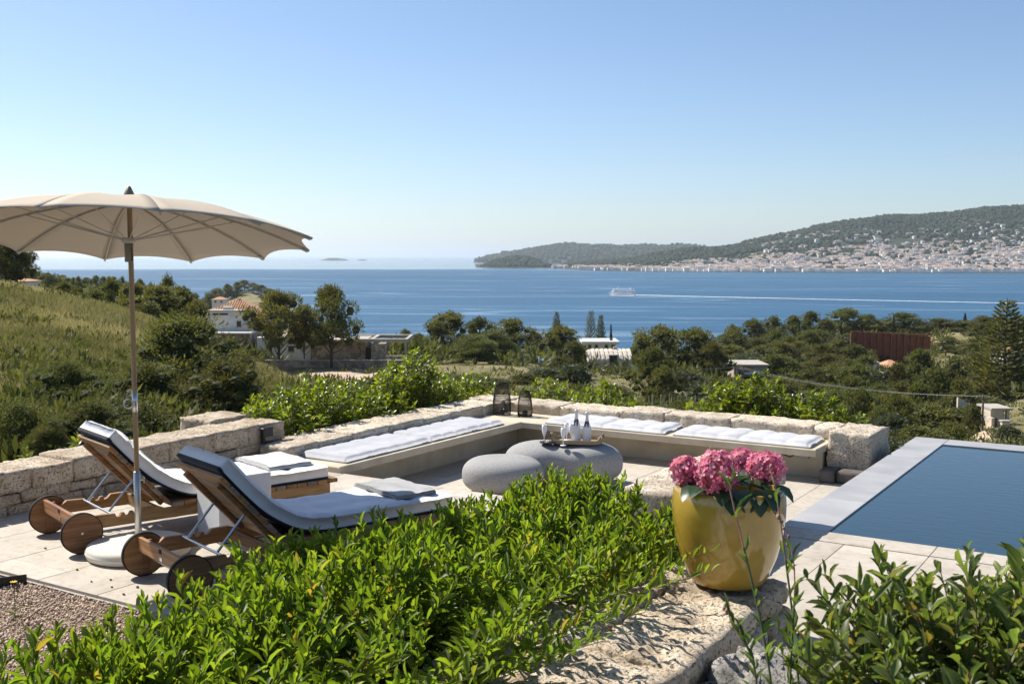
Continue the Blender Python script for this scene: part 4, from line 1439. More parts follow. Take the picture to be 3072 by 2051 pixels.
MB().lathe([(0, .002), (.06, .002), (.074, .012), (.080, .016), (.076, .017), (.06, .008), (0, .008)], 28).build('plate', M_rib, dish)
M_snack = pm('pale_pastry', [(.52, .38, .27), (.66, .55, .42)], 60, .7)
for k in range(7):
    a, rr = k * 2.4, .012 + .009 * (k % 5)
    q = MB()
    q.lathe([(0, 0), (.012, 0), (.014, .010), (.006, .020), (.002, .028), (0, .029)], 8)
    o = q.build('snack', M_snack, dish)
    o.location = (rr * math.cos(a) * 1.2, rr * math.sin(a) * 1.2, .008)
    o.rotation_euler = (rg.uniform(-.5, .5), rg.uniform(-.5, .5), a)

# ---- the yellow pot with hydrangeas
def glaze():
    m, nt, b, out = newmat('yellow_glazed_ceramic')
    v = coords(nt)
    n = noise(nt, v, 4, 5, .6)
    r = ramp(nt, [(.29, .175, .022), (.385, .245, .036), (.45, .30, .058)])
    nt.links.new(n.outputs['Fac'], r.inputs[0])
    drip = noise(nt, coords(nt, (7, 7, 1.6)), 1.3, 5, .65)
    dr = ramp(nt, [(0, 0, 0), (1, 1, 1)], [.60, .72])
    nt.links.new(drip.outputs['Fac'], dr.inputs[0])
    mx = nd(nt, 'ShaderNodeMix', data_type='RGBA')
    nt.links.new(dr.outputs[0], mx.inputs[0])
    nt.links.new(r.outputs[0], mx.inputs[6])
    mx.inputs[7].default_value = (.46, .33, .13, 1)
    nt.links.new(mx.outputs[2], b.inputs['Base Color'])
    b.inputs['Roughness'].default_value = .13
    b.inputs['Specular IOR Level'].default_value = .55
    b.inputs['Coat Weight'].default_value = .5
    b.inputs['Coat Roughness'].default_value = .06
    n2 = noise(nt, v, 9, 4)
    bump(nt, b, n2.outputs['Fac'], .12, .02)
    return m
POT = Vector((-2.185, 5.84, .335))
pot = thing('flower_pot', 'large glossy mustard yellow ceramic pot standing on the limestone wall', 'pot', tuple(POT))
MB().lathe([(0, 0), (.185, 0), (.205, .008), (.235, .06), (.275, .16), (.305, .28), (.320, .40), (.322, .47), (.316, .535), (.310, .552), (.296, .558), (.282, .552), (.280, .53), (.282, .45), (0, .44)], 64).build('pot_body', glaze(), pot)
MB().lathe([(0, .462), (.281, .450)], 40).build('soil', pm('dark_potting_soil', [(.02, .014, .009), (.045, .03, .02)], 40, .95, .8, 90), pot)
# ================================================================ plants on the terrace
def leaf_template(wprof, fold=.10, droop=.12):
    """unit leaf along +y, one wide; returns verts and triangles"""
    ts = [0, .25, .5, .75, 1.0]
    mid = [(0, t, .10 * math.sin(math.pi * t * .8) - droop * t * t) for t in ts]
    te = [.18, .5, .80]
    lf = [(-.5 * w, t, .10 * math.sin(math.pi * t * .8) - droop * t * t + fold * w) for t, w in zip(te, wprof)]
    rt = [(-x, y, z) for x, y, z in lf]
    v = np.array(mid + lf + rt, float)
    L = [5, 6, 7]
    R = [8, 9, 10]
    tri = [(0, 1, L[0]), (1, L[1], L[0]), (1, 2, L[1]), (2, L[2], L[1]), (2, 3, L[2]), (3, 4, L[2])]
    tri += [(0, R[0], 1), (1, R[0], R[1]), (1, R[1], 2), (2, R[1], R[2]), (2, R[2], 3), (3, R[2], 4)]
    return v, np.array(tri, np.int32)
LANCE = leaf_template([.50, 1.0, .72], fold=.13, droop=.05)
OBOV = leaf_template([.40, .86, .92], fold=.06, droop=.22)
BROAD = leaf_template([.86, 1.0, .58], fold=.10, droop=.25)
NARROW = leaf_template([.7, 1.0, .55], fold=.12, droop=.15)
def frames(D, rng, upbias=.6):
    """leaf axes: y along D, z the upper side"""
    n = len(D)
    y = unit(D)
    up = np.tile(np.array([[0, 0, 1.0]]), (n, 1)) * upbias + rng.normal(size=(n, 3)) * .35
    x = unit(np.cross(y, up))
    z = np.cross(x, y)
    return x, y, z
def leaves_joined(tmpl, P, X, Y, Zv, L, Wd):
    v, t = tmpl
    n = len(P)
    L = np.asarray(L).reshape(-1, 1, 1)
    Wd = np.asarray(Wd).reshape(-1, 1, 1)
    V = P[:, None, :] + X[:, None, :] * v[None, :, 0:1] * Wd + Y[:, None, :] * v[None, :, 1:2] * L + Zv[:, None, :] * v[None, :, 2:3] * L
    T = t[None] + (np.arange(n) * len(v))[:, None, None]
    return V.reshape(-1, 3), T.reshape(-1, 3)
def leaf_objects(name, mesh, parent, P, X, Y, Zv, L, Wd, origin):
    for i in range(len(P)):
        o = bpy.data.objects.new(name, mesh)
        col.objects.link(o)
        o.parent = parent
        m = Matrix.Identity(4)
        for k in range(3):
            m[k][0] = X[i][k] * Wd[i]
            m[k][1] = Y[i][k] * L[i]
            m[k][2] = Zv[i][k] * L[i]
            m[k][3] = P[i][k] - origin[k]
        o.matrix_basis = m
def pick_split(P, n_sep, score):
    idx = np.argsort(-score)[:n_sep]
    mask = np.zeros(len(P), bool)
    mask[idx] = True
    return mask
def foliage(root, tmpl, P, D, L, Wd, mat_joined, mat_single, n_sep, score, rng, origin, upbias=.6):
    X, Y, Zv = frames(D, rng, upbias)
    L = np.asarray(L); Wd = np.asarray(Wd)
    mk = pick_split(P, n_sep, score)
    V, T = leaves_joined(tmpl, P[~mk] - np.array(origin), X[~mk], Y[~mk], Zv[~mk], L[~mk], Wd[~mk])
    stuff(np_obj('leaf_mass', V, T, mat_joined, root, smooth=True))
    me = np_mesh('leaf', tmpl[0], tmpl[1], mat_single, True)
    leaf_objects('leaf', me, root, P[mk], X[mk], Y[mk], Zv[mk], L[mk], Wd[mk], origin)

G1 = [(.070, .104, .016), (.108, .146, .022), (.150, .184, .032)]
M_leaf = leafmat('shrub_leaf', G1, (2.7, 2.9, .75), .43, .36, .45, .30, 4.0, dry=.02)
M_leaf1 = leafmat('shrub_single_leaf', G1, (2.7, 2.9, .75), .43, .36, .45, .30, 4.0, island=False, dry=.02)
G2 = [(.075, .105, .014), (.125, .155, .020), (.18, .20, .030)]
M_pit = leafmat('pittosporum_leaf', G2, (2.6, 2.6, .7), .40, .30, .33, .5, 3.0)
M_pit1 = leafmat('pittosporum_single_leaf', G2, (2.6, 2.6, .7), .40, .30, .33, .5, 3.0, island=False)
M_stem = pm('green_stem', [(.09, .115, .035), (.15, .16, .06)], 30, .6)
M_twig = pm('brown_twig', [(.10, .07, .04), (.17, .125, .08)], 30, .8)
M_soil = pm('dark_bed_soil', [(.035, .026, .017), (.075, .055, .036)], 14, .95, .9, 60, .02)

# soil of the planting bed beside the pot wall
mb = MB()
mb.prism([(-4.28, 1.0), (-2.99, 1.0), (-2.99, 6.75), (-3.9, 6.75), (-4.28, 5.2)], 2, -.5, .03)
struct(mb.build('planting_bed', M_soil))

def stemmed_shrub(name, label, cat, bases, heights, leans, nleaf, Lr, Wr, seed, n_sep, origin, tmpl=LANCE, mats=None, stem_r=.0035, up=.75, bare=.12, scorefn=None, group=None):
    rng = np.random.default_rng(seed)
    root = thing(name, label, cat, tuple(origin), 0, group)
    Ps, Ds, Ls, Ws = [], [], [], []
    st = MB()
    for (bx, by, bz), h, (lx, ly) in zip(bases, heights, leans):
        pts = []
        for k in range(6):
            t = k / 5
            pts.append(Vector((bx + lx * t ** 1.6 + rng.normal() * .006 * t, by + ly * t ** 1.6 + rng.normal() * .006 * t, bz + h * t)))
        st.tube([p - Vector(origin) for p in pts], [stem_r * (1.25 - .7 * k / 5) for k in range(6)], 4, cap=False)
        n = max(6, int(nleaf * rng.uniform(.8, 1.2)))
        a0 = rng.uniform(0, 6.28)
        for i in range(n):
            t = bare + (1 - bare) * (i / (n - 1)) ** .72
            q = t * 5
            k = min(int(q), 4)
            p = pts[k].lerp(pts[k + 1], q - k)
            a = a0 + i * 2.39996
            topness = max(0, (t - .78) / .22)
            el = math.radians(34 + 36 * topness + rng.normal() * 13)
            Ds.append((math.cos(a) * math.cos(el) + lx * .5, math.sin(a) * math.cos(el) + ly * .5, math.sin(el)))
            Ps.append(tuple(p))
            s = (1 - .40 * topness ** 2) * rng.uniform(.75, 1.12)
            Ls.append(rng.uniform(*Lr) * s)
            Ws.append(rng.uniform(*Wr) * s)
    stuff(st.build('stems', mats[2] if mats else M_stem, root))
    P = np.array(Ps)
    D = np.array(Ds)
    Ls, Ws = np.array(Ls), np.array(Ws)
    sc = scorefn(P) if scorefn else P[:, 2]
    foliage(root, tmpl, P, D, Ls, Ws, mats[0] if mats else M_leaf, mats[1] if mats else M_leaf1, n_sep, sc, rng, origin, up)
    return root

def cam_score(P):
    d = np.linalg.norm(P - np.array([0, 0, EYE]), axis=1)
    return -d + P[:, 2] * 1.6

rs = np.random.default_rng(21)
bases, hs, ln = [], [], []
tries = 0
def bed_h(x, y):
    h = .70 + .04 * math.sin(y * 1.7) + .06 * math.exp(-((x + 3.25) ** 2) / .5 - ((y - 6.0) ** 2) / .9)
    return h
while len(bases) < 740:
    x, y = rs.uniform(-4.18, -2.86), rs.uniform(2.0, 6.62)
    lim = -4.18 + max(0, (y - 4.9)) * .32
    if x < lim:
        continue
    if x < -3.75 and y < 3.9 and rs.uniform() < .72:      # open, gappy left end above the gravel
        continue
    e = min(x - lim, 6.62 - y + .15)
    h = bed_h(x, y) * (.72 + .28 * min(e / .25, 1)) * rs.uniform(.74, 1.10)
    lx = rs.normal() * .06
    ly = rs.normal() * .06
    if x > -3.2:
        k = (x + 3.2) / .34
        lx += k * rs.uniform(.15, .86)
        h *= 1 - .12 * k * rs.uniform(0, 1)
    if x > -3.05 and rs.uniform() < .5:
        lx += rs.uniform(.05, .25)
    if x < lim + .2:
        lx -= .07
    near_pot = math.exp(-((x + 2.75) ** 2) / .14 - ((y - 6.1) ** 2) / .55)
    h *= 1 - .42 * near_pot
    h -= .13 * math.exp(-((x + 3.80) ** 2) / .16 - ((y - 5.05) ** 2) / .55)
    if y > 5.35:
        lx = min(lx, .30)
    bases.append((x, y, .02))
    hs.append(h)
    ln.append((lx, ly))
stemmed_shrub('leafy_shrub', 'dense bright green leafy shrub filling the bed in front of the loungers', 'shrub', bases, hs, ln, 31, (.085, .128), (.023, .034), 4, 300, (-3.5, 4.5, .02), scorefn=cam_score)

# the nearer bush at the right edge, with its open twiggy crown
bases, hs, ln = [], [], []
BC, BR = (-.44, 3.14, .70), (.54, .54, .50)
for i in range(560):
    u = Vector((rs.normal(), rs.normal(), rs.normal() + .25)).normalized()
    if u.z < -.55:
        u.z = -u.z
    k = rs.uniform(.35, .86)
    lump = 1 + .16 * mnoise.noise(u * 2.3 + Vector((3, 1, 7)))
    p = Vector((BC[0] + u.x * BR[0] * k * lump, BC[1] + u.y * BR[1] * k * lump, BC[2] + u.z * BR[2] * k * lump))
    Ls_ = rs.uniform(.12, .30)
    bases.append((p.x, p.y, p.z))
    hs.append(Ls_ * (max(u.z, -.1) * .75 + .42))
    ln.append((u.x * Ls_ * .8 + rs.normal() * .03, u.y * Ls_ * .8 + rs.normal() * .03))
M_leaf2 = leafmat('bush_leaf', [(.064, .088, .022), (.098, .126, .033), (.140, .164, .050)], (2.3, 2.4, 1.0), .40, .38, .42, .35, 4.0, dry=.05)
M_leaf3 = leafmat('bush_single_leaf', [(.064, .088, .022), (.098, .126, .033), (.140, .164, .050)], (2.3, 2.4, 1.0), .40, .38, .42, .35, 4.0, island=False, dry=.05)
bush = stemmed_shrub('open_bush', 'nearest green bush with an open twiggy crown at the poolside edge', 'shrub', bases, hs, ln, 15, (.050, .112), (.017, .034), 12, 300, (-.46, 3.14, 0), mats=(M_leaf2, M_leaf3, M_twig), scorefn=cam_score, bare=.05)
bm_ = MB()
for i in range(60):
    a, q = rs.uniform(0, 6.283), rs.uniform(.1, .95)
    e = Vector((BR[0] * q * math.cos(a) * .8, BR[1] * q * math.sin(a) * .8, .42 + .62 * math.sqrt(1 - q * q) * rs.uniform(.6, 1)))
    bm_.tube([(rs.normal() * .05, rs.normal() * .05, 0), (e.x * .45, e.y * .45, e.z * .5), tuple(e)], [.008, .006, .003], 5, cap=False)
stuff(bm_.build('branches', M_twig, bush))
# pale dry flower specks among its twigs
fm = MB()
for i in range(260):
    a, el = rs.uniform(0, 6.283), rs.uniform(.1, 1.35)
    rr = rs.uniform(.45, .98)
    c = (rr * .62 * math.cos(a) * math.cos(el), rr * .62 * math.sin(a) * math.cos(el), .66 + rr * .56 * math.sin(el))
    fm.ico(c, rs.uniform(.004, .008), random.Random(i), 0, (1, 1, 1.3), .4)
stuff(fm.build('dry_blossoms', pm('dry_cream_blossom', [(.42, .36, .22), (.58, .52, .38)], 40, .8), bush))

# tall thin stalks with pink seed heads, in front of the pot
M_stalk = leafmat('stalk_leaf', [(.10, .14, .035), (.15, .19, .05)], (2.6, 2.6, 1.0), .40, .25, .5, .3, 4.0)
M_stalk1 = leafmat('stalk_single_leaf', [(.07, .11, .028), (.11, .15, .04)], (2.6, 2.8, 1.0), .35, .25, .5, .3, 4.0, island=False)
M_pink = pm('dry_pink_stalk', [(.30, .13, .11), (.42, .22, .18)], 30, .7)
stalks = [((2335, 2075), (2205, 1500), (2196, 1445), 3.05, 'tall dry pink flower stalk passing in front of the yellow pot'),
          ((2420, 2075), (2350, 1545), (2318, 1405), 3.15, 'tall dry pink flower stalk rising beside the right edge of the yellow pot'),
          ((2395, 2060), (2400, 1720), (2352, 1560), 3.1, 'dark budded stalk between the yellow pot and the nearest bush'),
          ((2290, 2070), (2215, 1900), (2192, 1830), 3.0, 'short pink-tipped stalk rising in front of the grey rock')]
for si, (b_, m_, t_, d_, lab) in enumerate(stalks):
    p0, p1, p2 = S(*b_, d_), S(*m_, d_ + .05), S(*t_, d_ + .1)
    gz = p0.copy(); gz.z = 0.0
    org = gz
    root = thing('flower_stalk', lab, 'plant', tuple(org), 0, 'thin stalks beside the pot wall')
    pts = bezier_profile([gz - org, (gz + p0) / 2 - org, p0 - org, p1 - org, p2 - org], 6)
    n = len(pts)
    cutk = int(n * .66)
    MB().tube(pts[:cutk + 1], [.0035] * (cutk + 1), 5).build('stem', M_stem, root)
    MB().tube(pts[cutk:], [.0026 - .0012 * i / (n - cutk) for i in range(n - cutk)], 5).build('dry_stem', M_pink, root)
    rr = np.random.default_rng(50 + si)
    P, D = [], []
    for k in range(int(n * .25), int(n * .80)):
        for j in range(3 if k < cutk * .95 else 1):
            a = rr.uniform(0, 6.283)
            P.append(tuple(pts[k] + (pts[min(k + 1, n - 1)] - pts[k]) * rr.uniform()))
            D.append((math.cos(a) * .55, math.sin(a) * .55, .85))
    P, D = np.array(P), np.array(D)
    foliage(root, NARROW, P, D, rr.uniform(.05, .085, len(P)) , rr.uniform(.009, .014, len(P)), M_stalk, M_stalk1, 30, P[:, 2], rr, (0, 0, 0))
    bud = MB()
    for k in range(int(n * .82), n):
        bud.ico(pts[k] + Vector((rr.normal() * .004, rr.normal() * .004, 0)), rr.uniform(.003, .006), random.Random(k), 0, (1, 1, 1.8), .3)
    stuff(bud.build('seed_head', M_pink, root))

# ---- pittosporum shrubs beyond the seating
def rosette_shrub(label, c, rx, ry, zt, zb, seed, nros, group, n_sep=110):
    """mound of leaf rosettes; c = (x, y), zb base, zt top"""
    rng = np.random.default_rng(seed)
    root = thing('pittosporum_shrub', label, 'shrub', (c[0], c[1], zb), 0, group)
    st = MB()
    P, D, L, Wd = [], [], [], []
    for i in range(nros):
        a = rng.uniform(0, 6.283)
        u = rng.uniform() ** .6
        x, y = rx * u * math.cos(a), ry * u * math.sin(a)
        top = (zt - zb) * (1 - .22 * u ** 2) * rng.uniform(.72, 1.04)
        st.tube([(x * .3, y * .3, 0), (x * .7, y * .7, top * .5), (x, y, top)], [.008, .006, .003], 4, cap=False)
        n = int(rng.integers(9, 14))
        for k in range(n):
            b = rng.uniform(0, .5) + k * 2.39996
            el = math.radians(62 - 62 * (k / n) + rng.normal() * 12)
            el = math.radians(8) + (1 - k / n) * math.radians(58) + rng.normal() * .18
            D.append((math.cos(b) * math.cos(el), math.sin(b) * math.cos(el), math.sin(el)))
            P.append((x, y, top - .012 * k * rng.uniform(.6, 1.4)))
            s = (.62 + .38 * k / n) * rng.uniform(.85, 1.2)
            L.append(.118 * s)
            Wd.append(.042 * s)
        for k in range(10):           # older leaves down the shoot
            t = rng.uniform(.35, .9)
            b = rng.uniform(0, 6.283)
            D.append((math.cos(b), math.sin(b), rng.uniform(-.1, .5)))
            P.append((x * (.5 + .5 * t), y * (.5 + .5 * t), top * t))
            L.append(.11 * rng.uniform(.8, 1.2))
            Wd.append(.040 * rng.uniform(.8, 1.2))
    stuff(st.build('stems', M_twig, root))
    P, D = np.array(P), np.array(D)
    sc = P[:, 2] + (P[:, 1] * -FY + P[:, 0] * -FX) * .7
    foliage(root, OBOV, P, D, L, Wd, M_pit, M_pit1, n_sep, sc, rng, (0, 0, 0), .8)
    return root
GP = 'pittosporum shrubs beyond the low walls'
for i, (x, y, rx, ry, zt, n, lab) in enumerate([
        (-8.95, 9.15, 0.54, 0.57, 0.62, 101, 'pittosporum shrub nearest the end of the parapet, behind the left bench'),
        (-9.05, 9.85, 0.57, 0.61, 0.70, 114, 'pittosporum shrub second from the parapet, behind the left bench'),
        (-9.00, 10.60, 0.54, 0.57, 0.56, 101, 'pittosporum shrub behind the middle of the left bench'),
        (-9.00, 11.20, 0.51, 0.49, 0.60, 92, 'pittosporum shrub just left of the tallest one behind the left bench'),
        (-9.05, 11.85, 0.60, 0.49, 0.84, 136, 'tallest pittosporum shrub behind the left bench'),
        (-9.00, 12.45, 0.54, 0.49, 0.48, 96, 'pittosporum shrub just right of the tallest one behind the left bench'),
        (-8.95, 13.10, 0.57, 0.49, 0.44, 96, 'pittosporum shrub left of the taller wire lantern, at the wall corner'),
        (-7.85, 13.55, 0.60, 0.43, 0.38, 79, 'pittosporum shrub just right of the shorter wire lantern'),
        (-6.93, 13.50, 0.54, 0.41, 0.42, 96, 'yellow-green pittosporum shrub straight behind the champagne bottles'),
        (-6.45, 13.50, 0.22, 0.26, 0.26, 18, 'small thin pittosporum shrub right of the one behind the champagne bottles'),
        (-5.05, 13.50, 0.63, 0.46, 0.50, 114, 'left part of the tall pittosporum clump behind the rear bench'),
        (-4.72, 13.55, 0.60, 0.46, 0.66, 123, 'tall middle shrub of the pittosporum clump behind the rear bench'),
        (-3.95, 13.50, 0.66, 0.46, 0.44, 123, 'pittosporum shrub at the poolside end of the rear wall'),
        (-9.35, 6.05, 0.16, 0.16, 0.62, 6, 'sprig of pittosporum showing above the parapet left of the parasol pole'),
        (-9.35, 6.75, 0.20, 0.20, 0.52, 8, 'sprig of pittosporum showing above the parapet right of the parasol pole')]):
    rosette_shrub(lab, (x, y), rx, ry, zt, -1.0, 100 + i, n, GP, 110 if n > 20 else 40)

# ---- hydrangea in the pot
hyd = thing('hydrangea', 'pink hydrangea with large flower heads growing in the yellow pot', 'flower', tuple(POT + Vector((0, 0, .455))))
hb = POT + Vector((0, 0, .455))
def petal_floret(name, mat):
    v, f = [], []
    for k in range(4):
        a = math.pi / 2 * k
        c, s = math.cos(a), math.sin(a)
        loc = [(0, .02, 0), (-.38, .55, .10), (-.30, .98, .30), (0, 1.10, .26), (.30, .98, .30), (.38, .55, .10), (0, .55, .03)]
        o = len(v)
        for x, y, z in loc:
            v.append((x * c - y * s, x * s + y * c, z))
        f += [(o, o + 6, o + 1), (o + 1, o + 6, o + 3, o + 2), (o + 6, o + 5, o + 4, o + 3), (o, o + 5, o + 6)]
    return MB().add(v, f, 0, True).mesh(name, mat)
def petalmat():
    m, nt, b, out = newmat('pink_petal')
    oi = nd(nt, 'ShaderNodeObjectInfo')
    r = ramp(nt, [(.58, .05, .17), (.70, .13, .26), (.74, .24, .34), (.70, .32, .36)], [.0, .4, .75, 1])
    nt.links.new(oi.outputs['Random'], r.inputs[0])
    n = noise(nt, coords(nt), 2.0, 3)
    mx = nd(nt, 'ShaderNodeMix', data_type='RGBA')
    mr = nd(nt, 'ShaderNodeMapRange')
    mr.inputs['To Max'].default_value = .40
    nt.links.new(n.outputs['Fac'], mr.inputs['Value'])
    nt.links.new(mr.outputs[0], mx.inputs[0])
    nt.links.new(r.outputs[0], mx.inputs[6])
    mx.inputs[7].default_value = (.78, .42, .48, 1)
    nt.links.new(mx.outputs[2], b.inputs['Base Color'])
    b.inputs['Roughness'].default_value = .6
    b.inputs['Specular IOR Level'].default_value = .2
    t = nd(nt, 'ShaderNodeBsdfTranslucent')
    nt.links.new(mx.outputs[2], t.inputs['Color'])
    ms = nd(nt, 'ShaderNodeMixShader')
    ms.inputs[0].default_value = .3
    nt.links.new(b.outputs[0], ms.inputs[1])
    nt.links.new(t.outputs[0], ms.inputs[2])
    nt.links.new(ms.outputs[0], out.inputs['Surface'])
    return m
fl_me = petal_floret('floret', petalmat())
M_hleaf = leafmat('hydrangea_leaf', [(.018, .045, .016), (.030, .062, .022)], (2.0, 2.6, 1.0), .22, .25, .38, .4, 10, island=False)
rh = random.Random(4)
heads = [(2160, 1422, 5.90, .124, .132), (2062, 1420, 6.14, .090, .100), (2306, 1408, 6.08, .116, .096), (2236, 1386, 6.36, .085, .075)]
for px, py, d, rx, rz in heads:
    c = S(px, py, d) - hb
    MB().tube([(c.x * .35, c.y * .35, -.01), tuple(c * .7), tuple(c)], .006, 6).build('stem', M_stem, hyd)
    core = MB()
    nlat = 10
    vs_, fs_ = [], []
    for i in range(nlat + 1):
        ph = math.pi * i / nlat
        for k in range(16):
            a = 2 * math.pi * k / 16
            vs_.append((c.x + rx * .80 * math.sin(ph) * math.cos(a), c.y + rx * .80 * math.sin(ph) * math.sin(a), c.z + rz * .80 * math.cos(ph)))
    for i in range(nlat):
        for k in range(16):
            fs_.append((i * 16 + k, i * 16 + (k + 1) % 16, (i + 1) * 16 + (k + 1) % 16, (i + 1) * 16 + k))
    ho3 = core.add(vs_, fs_, 0, True).build('flower_head', pm('pink_bract', [(.30, .05, .08), (.42, .12, .13)], 30, .8), hyd)
    N = int(300 * rx * rx / .0149 * .27)
    for i in range(N):
        z = 1 - 2 * (i + .5) / N
        if z < -.75:
            continue
        a = i * 2.39996 + rh.uniform(-.2, .2)
        q = math.sqrt(1 - z * z)
        nrm = Vector((q * math.cos(a), q * math.sin(a), z))
        p = Vector((c.x + nrm.x * rx * .9, c.y + nrm.y * rx * .9, c.z + nrm.z * rz * .9)) * 1.0
        o = bpy.data.objects.new('floret', fl_me)
        col.objects.link(o)
        o.parent = ho3
        zq = (nrm + Vector((rh.uniform(-.4, .4), rh.uniform(-.4, .4), rh.uniform(-.4, .4)))).to_track_quat('Z', 'Y')
        s = rh.uniform(.021, .030)
        o.matrix_basis = Matrix.Translation(p + nrm * rh.uniform(-.010, .010)) @ zq.to_matrix().to_4x4() @ Matrix.Rotation(rh.uniform(0, 6.28), 4, 'Z') @ Matrix.Diagonal((s, s, s, 1))
bl = np_mesh('leaf', BROAD[0], BROAD[1], M_hleaf, True)
tw_ = Vector((-FX, -FY, 0)); rt_ = Vector((RX, RY, 0))
for ang, out, zz, el, s in [(0, .15, .05, -.25, .14), (.35, .17, .04, -.95, .15), (-.30, .20, .06, -.35, .13), (-.75, .17, .035, -.1, .13), (.75, .14, .07, .0, .14), (1.3, .17, .06, .1, .13), (-1.4, .14, .06, .1, .12), (.12, .20, .05, -1.15, .14), (2.2, .12, .07, .2, .13), (3.0, .12, .06, .2, .13), (-2.3, .12, .07, .2, .12), (.5, .05, .12, .7, .13), (-.4, .05, .12, .6, .12), (1.8, .06, .14, .5, .12), (.55, .11, .12, .35, .14), (.25, .10, .10, .1, .13), (-.9, .20, .06, -.3, .14), (.95, .20, .06, -.4, .14), (-.15, .21, .07, -.7, .15), (.6, .21, .06, -.8, .15), (-.55, .13, .12, .2, .13), (0, .08, .14, .3, .13)]:
    dirv = tw_ * math.cos(ang) + rt_ * math.sin(ang)
    if el < -.05:            # hangs out over the rim
        out, zz = .265, .128
        el = max(el, -1.0)
    elif el < .25:
        zz += .05
    p = dirv * out + Vector((0, 0, zz))
    y = (dirv * math.cos(el) + Vector((0, 0, math.sin(el)))).normalized()
    x = y.cross(Vector((0, 0, 1)))
    x = x.normalized() if x.length > .05 else rt_
    z = x.cross(y)
    m = Matrix.Identity(4)
    for k in range(3):
        m[k][0] = x[k] * s * .80; m[k][1] = y[k] * s; m[k][2] = z[k] * s; m[k][3] = p[k]
    o = bpy.data.objects.new('leaf', bl)
    col.objects.link(o); o.parent = hyd
    o.matrix_basis = m

# ---- gravel
rgv = np.random.default_rng(9)
N = 16000
P = np.stack([rgv.uniform(-7.0, -4.3, N), rgv.uniform(2.2, 4.385, N), rgv.uniform(-.030, -.008, N)], 1)
keep = P[:, 0] > -6.62 + (4.39 - P[:, 1]) * -.55
P = P[keep]
N = len(P)
octa = np.array([(1, 0, 0), (-1, 0, 0), (0, 1, 0), (0, -1, 0), (0, 0, 1), (0, 0, -1)], float)
ot = np.array([(0, 2, 4), (2, 1, 4), (1, 3, 4), (3, 0, 4), (2, 0, 5), (1, 2, 5), (3, 1, 5), (0, 3, 5)])
sz = rgv.uniform(.006, .013, (N, 1, 1)) * rgv.uniform(.6, 1.2, (N, 1, 3))
th_ = rgv.uniform(0, 6.283, N)
V = octa[None] * sz * rgv.uniform(.8, 1.2, (N, 6, 1))
c_, s_ = np.cos(th_)[:, None], np.sin(th_)[:, None]
V = np.stack([V[..., 0] * c_ - V[..., 1] * s_, V[..., 0] * s_ + V[..., 1] * c_, V[..., 2] + V[..., 0] * .3], -1) + P[:, None]
T = ot[None] + (np.arange(N) * 6)[:, None, None]
M_grav = pm('mixed_gravel', [(.40, .29, .215), (.54, .42, .32), (.68, .57, .46)], 40, .85, rnd=.35, island=True, hue=.02)
stuff(np_obj('gravel', V.reshape(-1, 3), T.reshape(-1, 3), M_grav, smooth=True))
ed = MB().bar((-6.62, 4.37, -.01), (-7.9, 2.2, -.01), .012, .11, 0, .002)
tag(ed.build('bed_edging', M_black), 'thin black metal edging strip between the gravel and the earth at the far left', 'edging')

# a small yellow weed flower at the edge of the gravel
yb = Vector((-5.98, 3.86, -.02))
wd = thing('yellow_wildflower', 'small yellow wildflower standing in the gravel at the lower left', 'flower', tuple(yb))
MB().tube([(0, 0, 0), (.004, 0, .12), (-.01, .005, .24)], .003, 5).build('stem', M_stem, wd)
MB().tube([(.004, 0, .12), (.02, .01, .17), (.022, .01, .23)], .0022, 5).build('stem', M_stem, wd)
fl_ = MB()
for k in range(9):
    a = 2 * math.pi * k / 9
    fl_.add([(0, 0, 0), (.018 * math.cos(a - .25), .018 * math.sin(a - .25), .004), (.024 * math.cos(a), .024 * math.sin(a), .006), (.018 * math.cos(a + .25), .018 * math.sin(a + .25), .004)], [(0, 1, 2, 3)])
fo2 = fl_.build('flower', pm('yellow_petal', [(.75, .48, .02), (.85, .58, .03)], 20, .6), wd)
fo2.location = (-.01, .005, .242)
for k, q in enumerate([(.022, .01, .235), (.03, .0, .215), (.012, -.006, .225)]):
    MB().ico(q, .008, random.Random(k), 0, (1, 1, 1.4)).build('bud', M_twig, wd)
xx, yy, zz_ = frames(np.array([(1, 0, .4), (-1, .3, .5), (.4, 1, .5), (-.6, -.8, .4), (.9, -.5, .6)], float), rs)
lm = np_mesh('leaf', NARROW[0], NARROW[1], M_stalk1, True)
leaf_objects('leaf', lm, wd, np.array([(0, 0, .02), (0, 0, .03), (.002, 0, .06), (.002, 0, .05), (.004, 0, .10)]), xx, yy, zz_, [.06] * 5, [.014] * 5, (0, 0, 0))

# fallen buds and leaf litter on the paving by the wheels
for i, (px, py) in enumerate([(110, 1659), (242, 1693), (204, 1726), (307, 1757), (310, 1780), (388, 1780), (345, 1803), (248, 1763)]):
    r = ((px - CX) / FPX); t = EYE * FPX / (py - HOR)
    p = W(r * t, t, .006)
    o = MB().ico((0, 0, 0), .010, random.Random(i), 0, (1.3, .8, .7), .35).build('fallen_bud', M_twig)
    o.location = p
    tag(o, ['tiny dark fallen bud farthest left on the paving', 'tiny dark fallen bud just left of the parasol base', 'tiny dark fallen bud below the parasol base, nearer the gravel', 'tiny dark fallen bud in front of the parasol base', 'upper one of the fallen buds by the gravel edge', 'tiny dark fallen bud beside the shadow of the near wheel', 'tiny dark fallen bud nearest the near lounger wheel', 'smallest fallen bud between parasol base and gravel'][i], 'litter', 'fallen buds on the paving')

# grey boulder beside the pot wall
rk = rough_block(.52, .62, .40, 77, amp=.10, roundness=.16).build('boulder', M_rock)
rk.location = (-1.62, 4.72, .10)
rk.rotation_euler = (.1, -.2, .5)
tag(rk, 'rugged grey boulder at the foot of the limestone pot wall', 'rock')
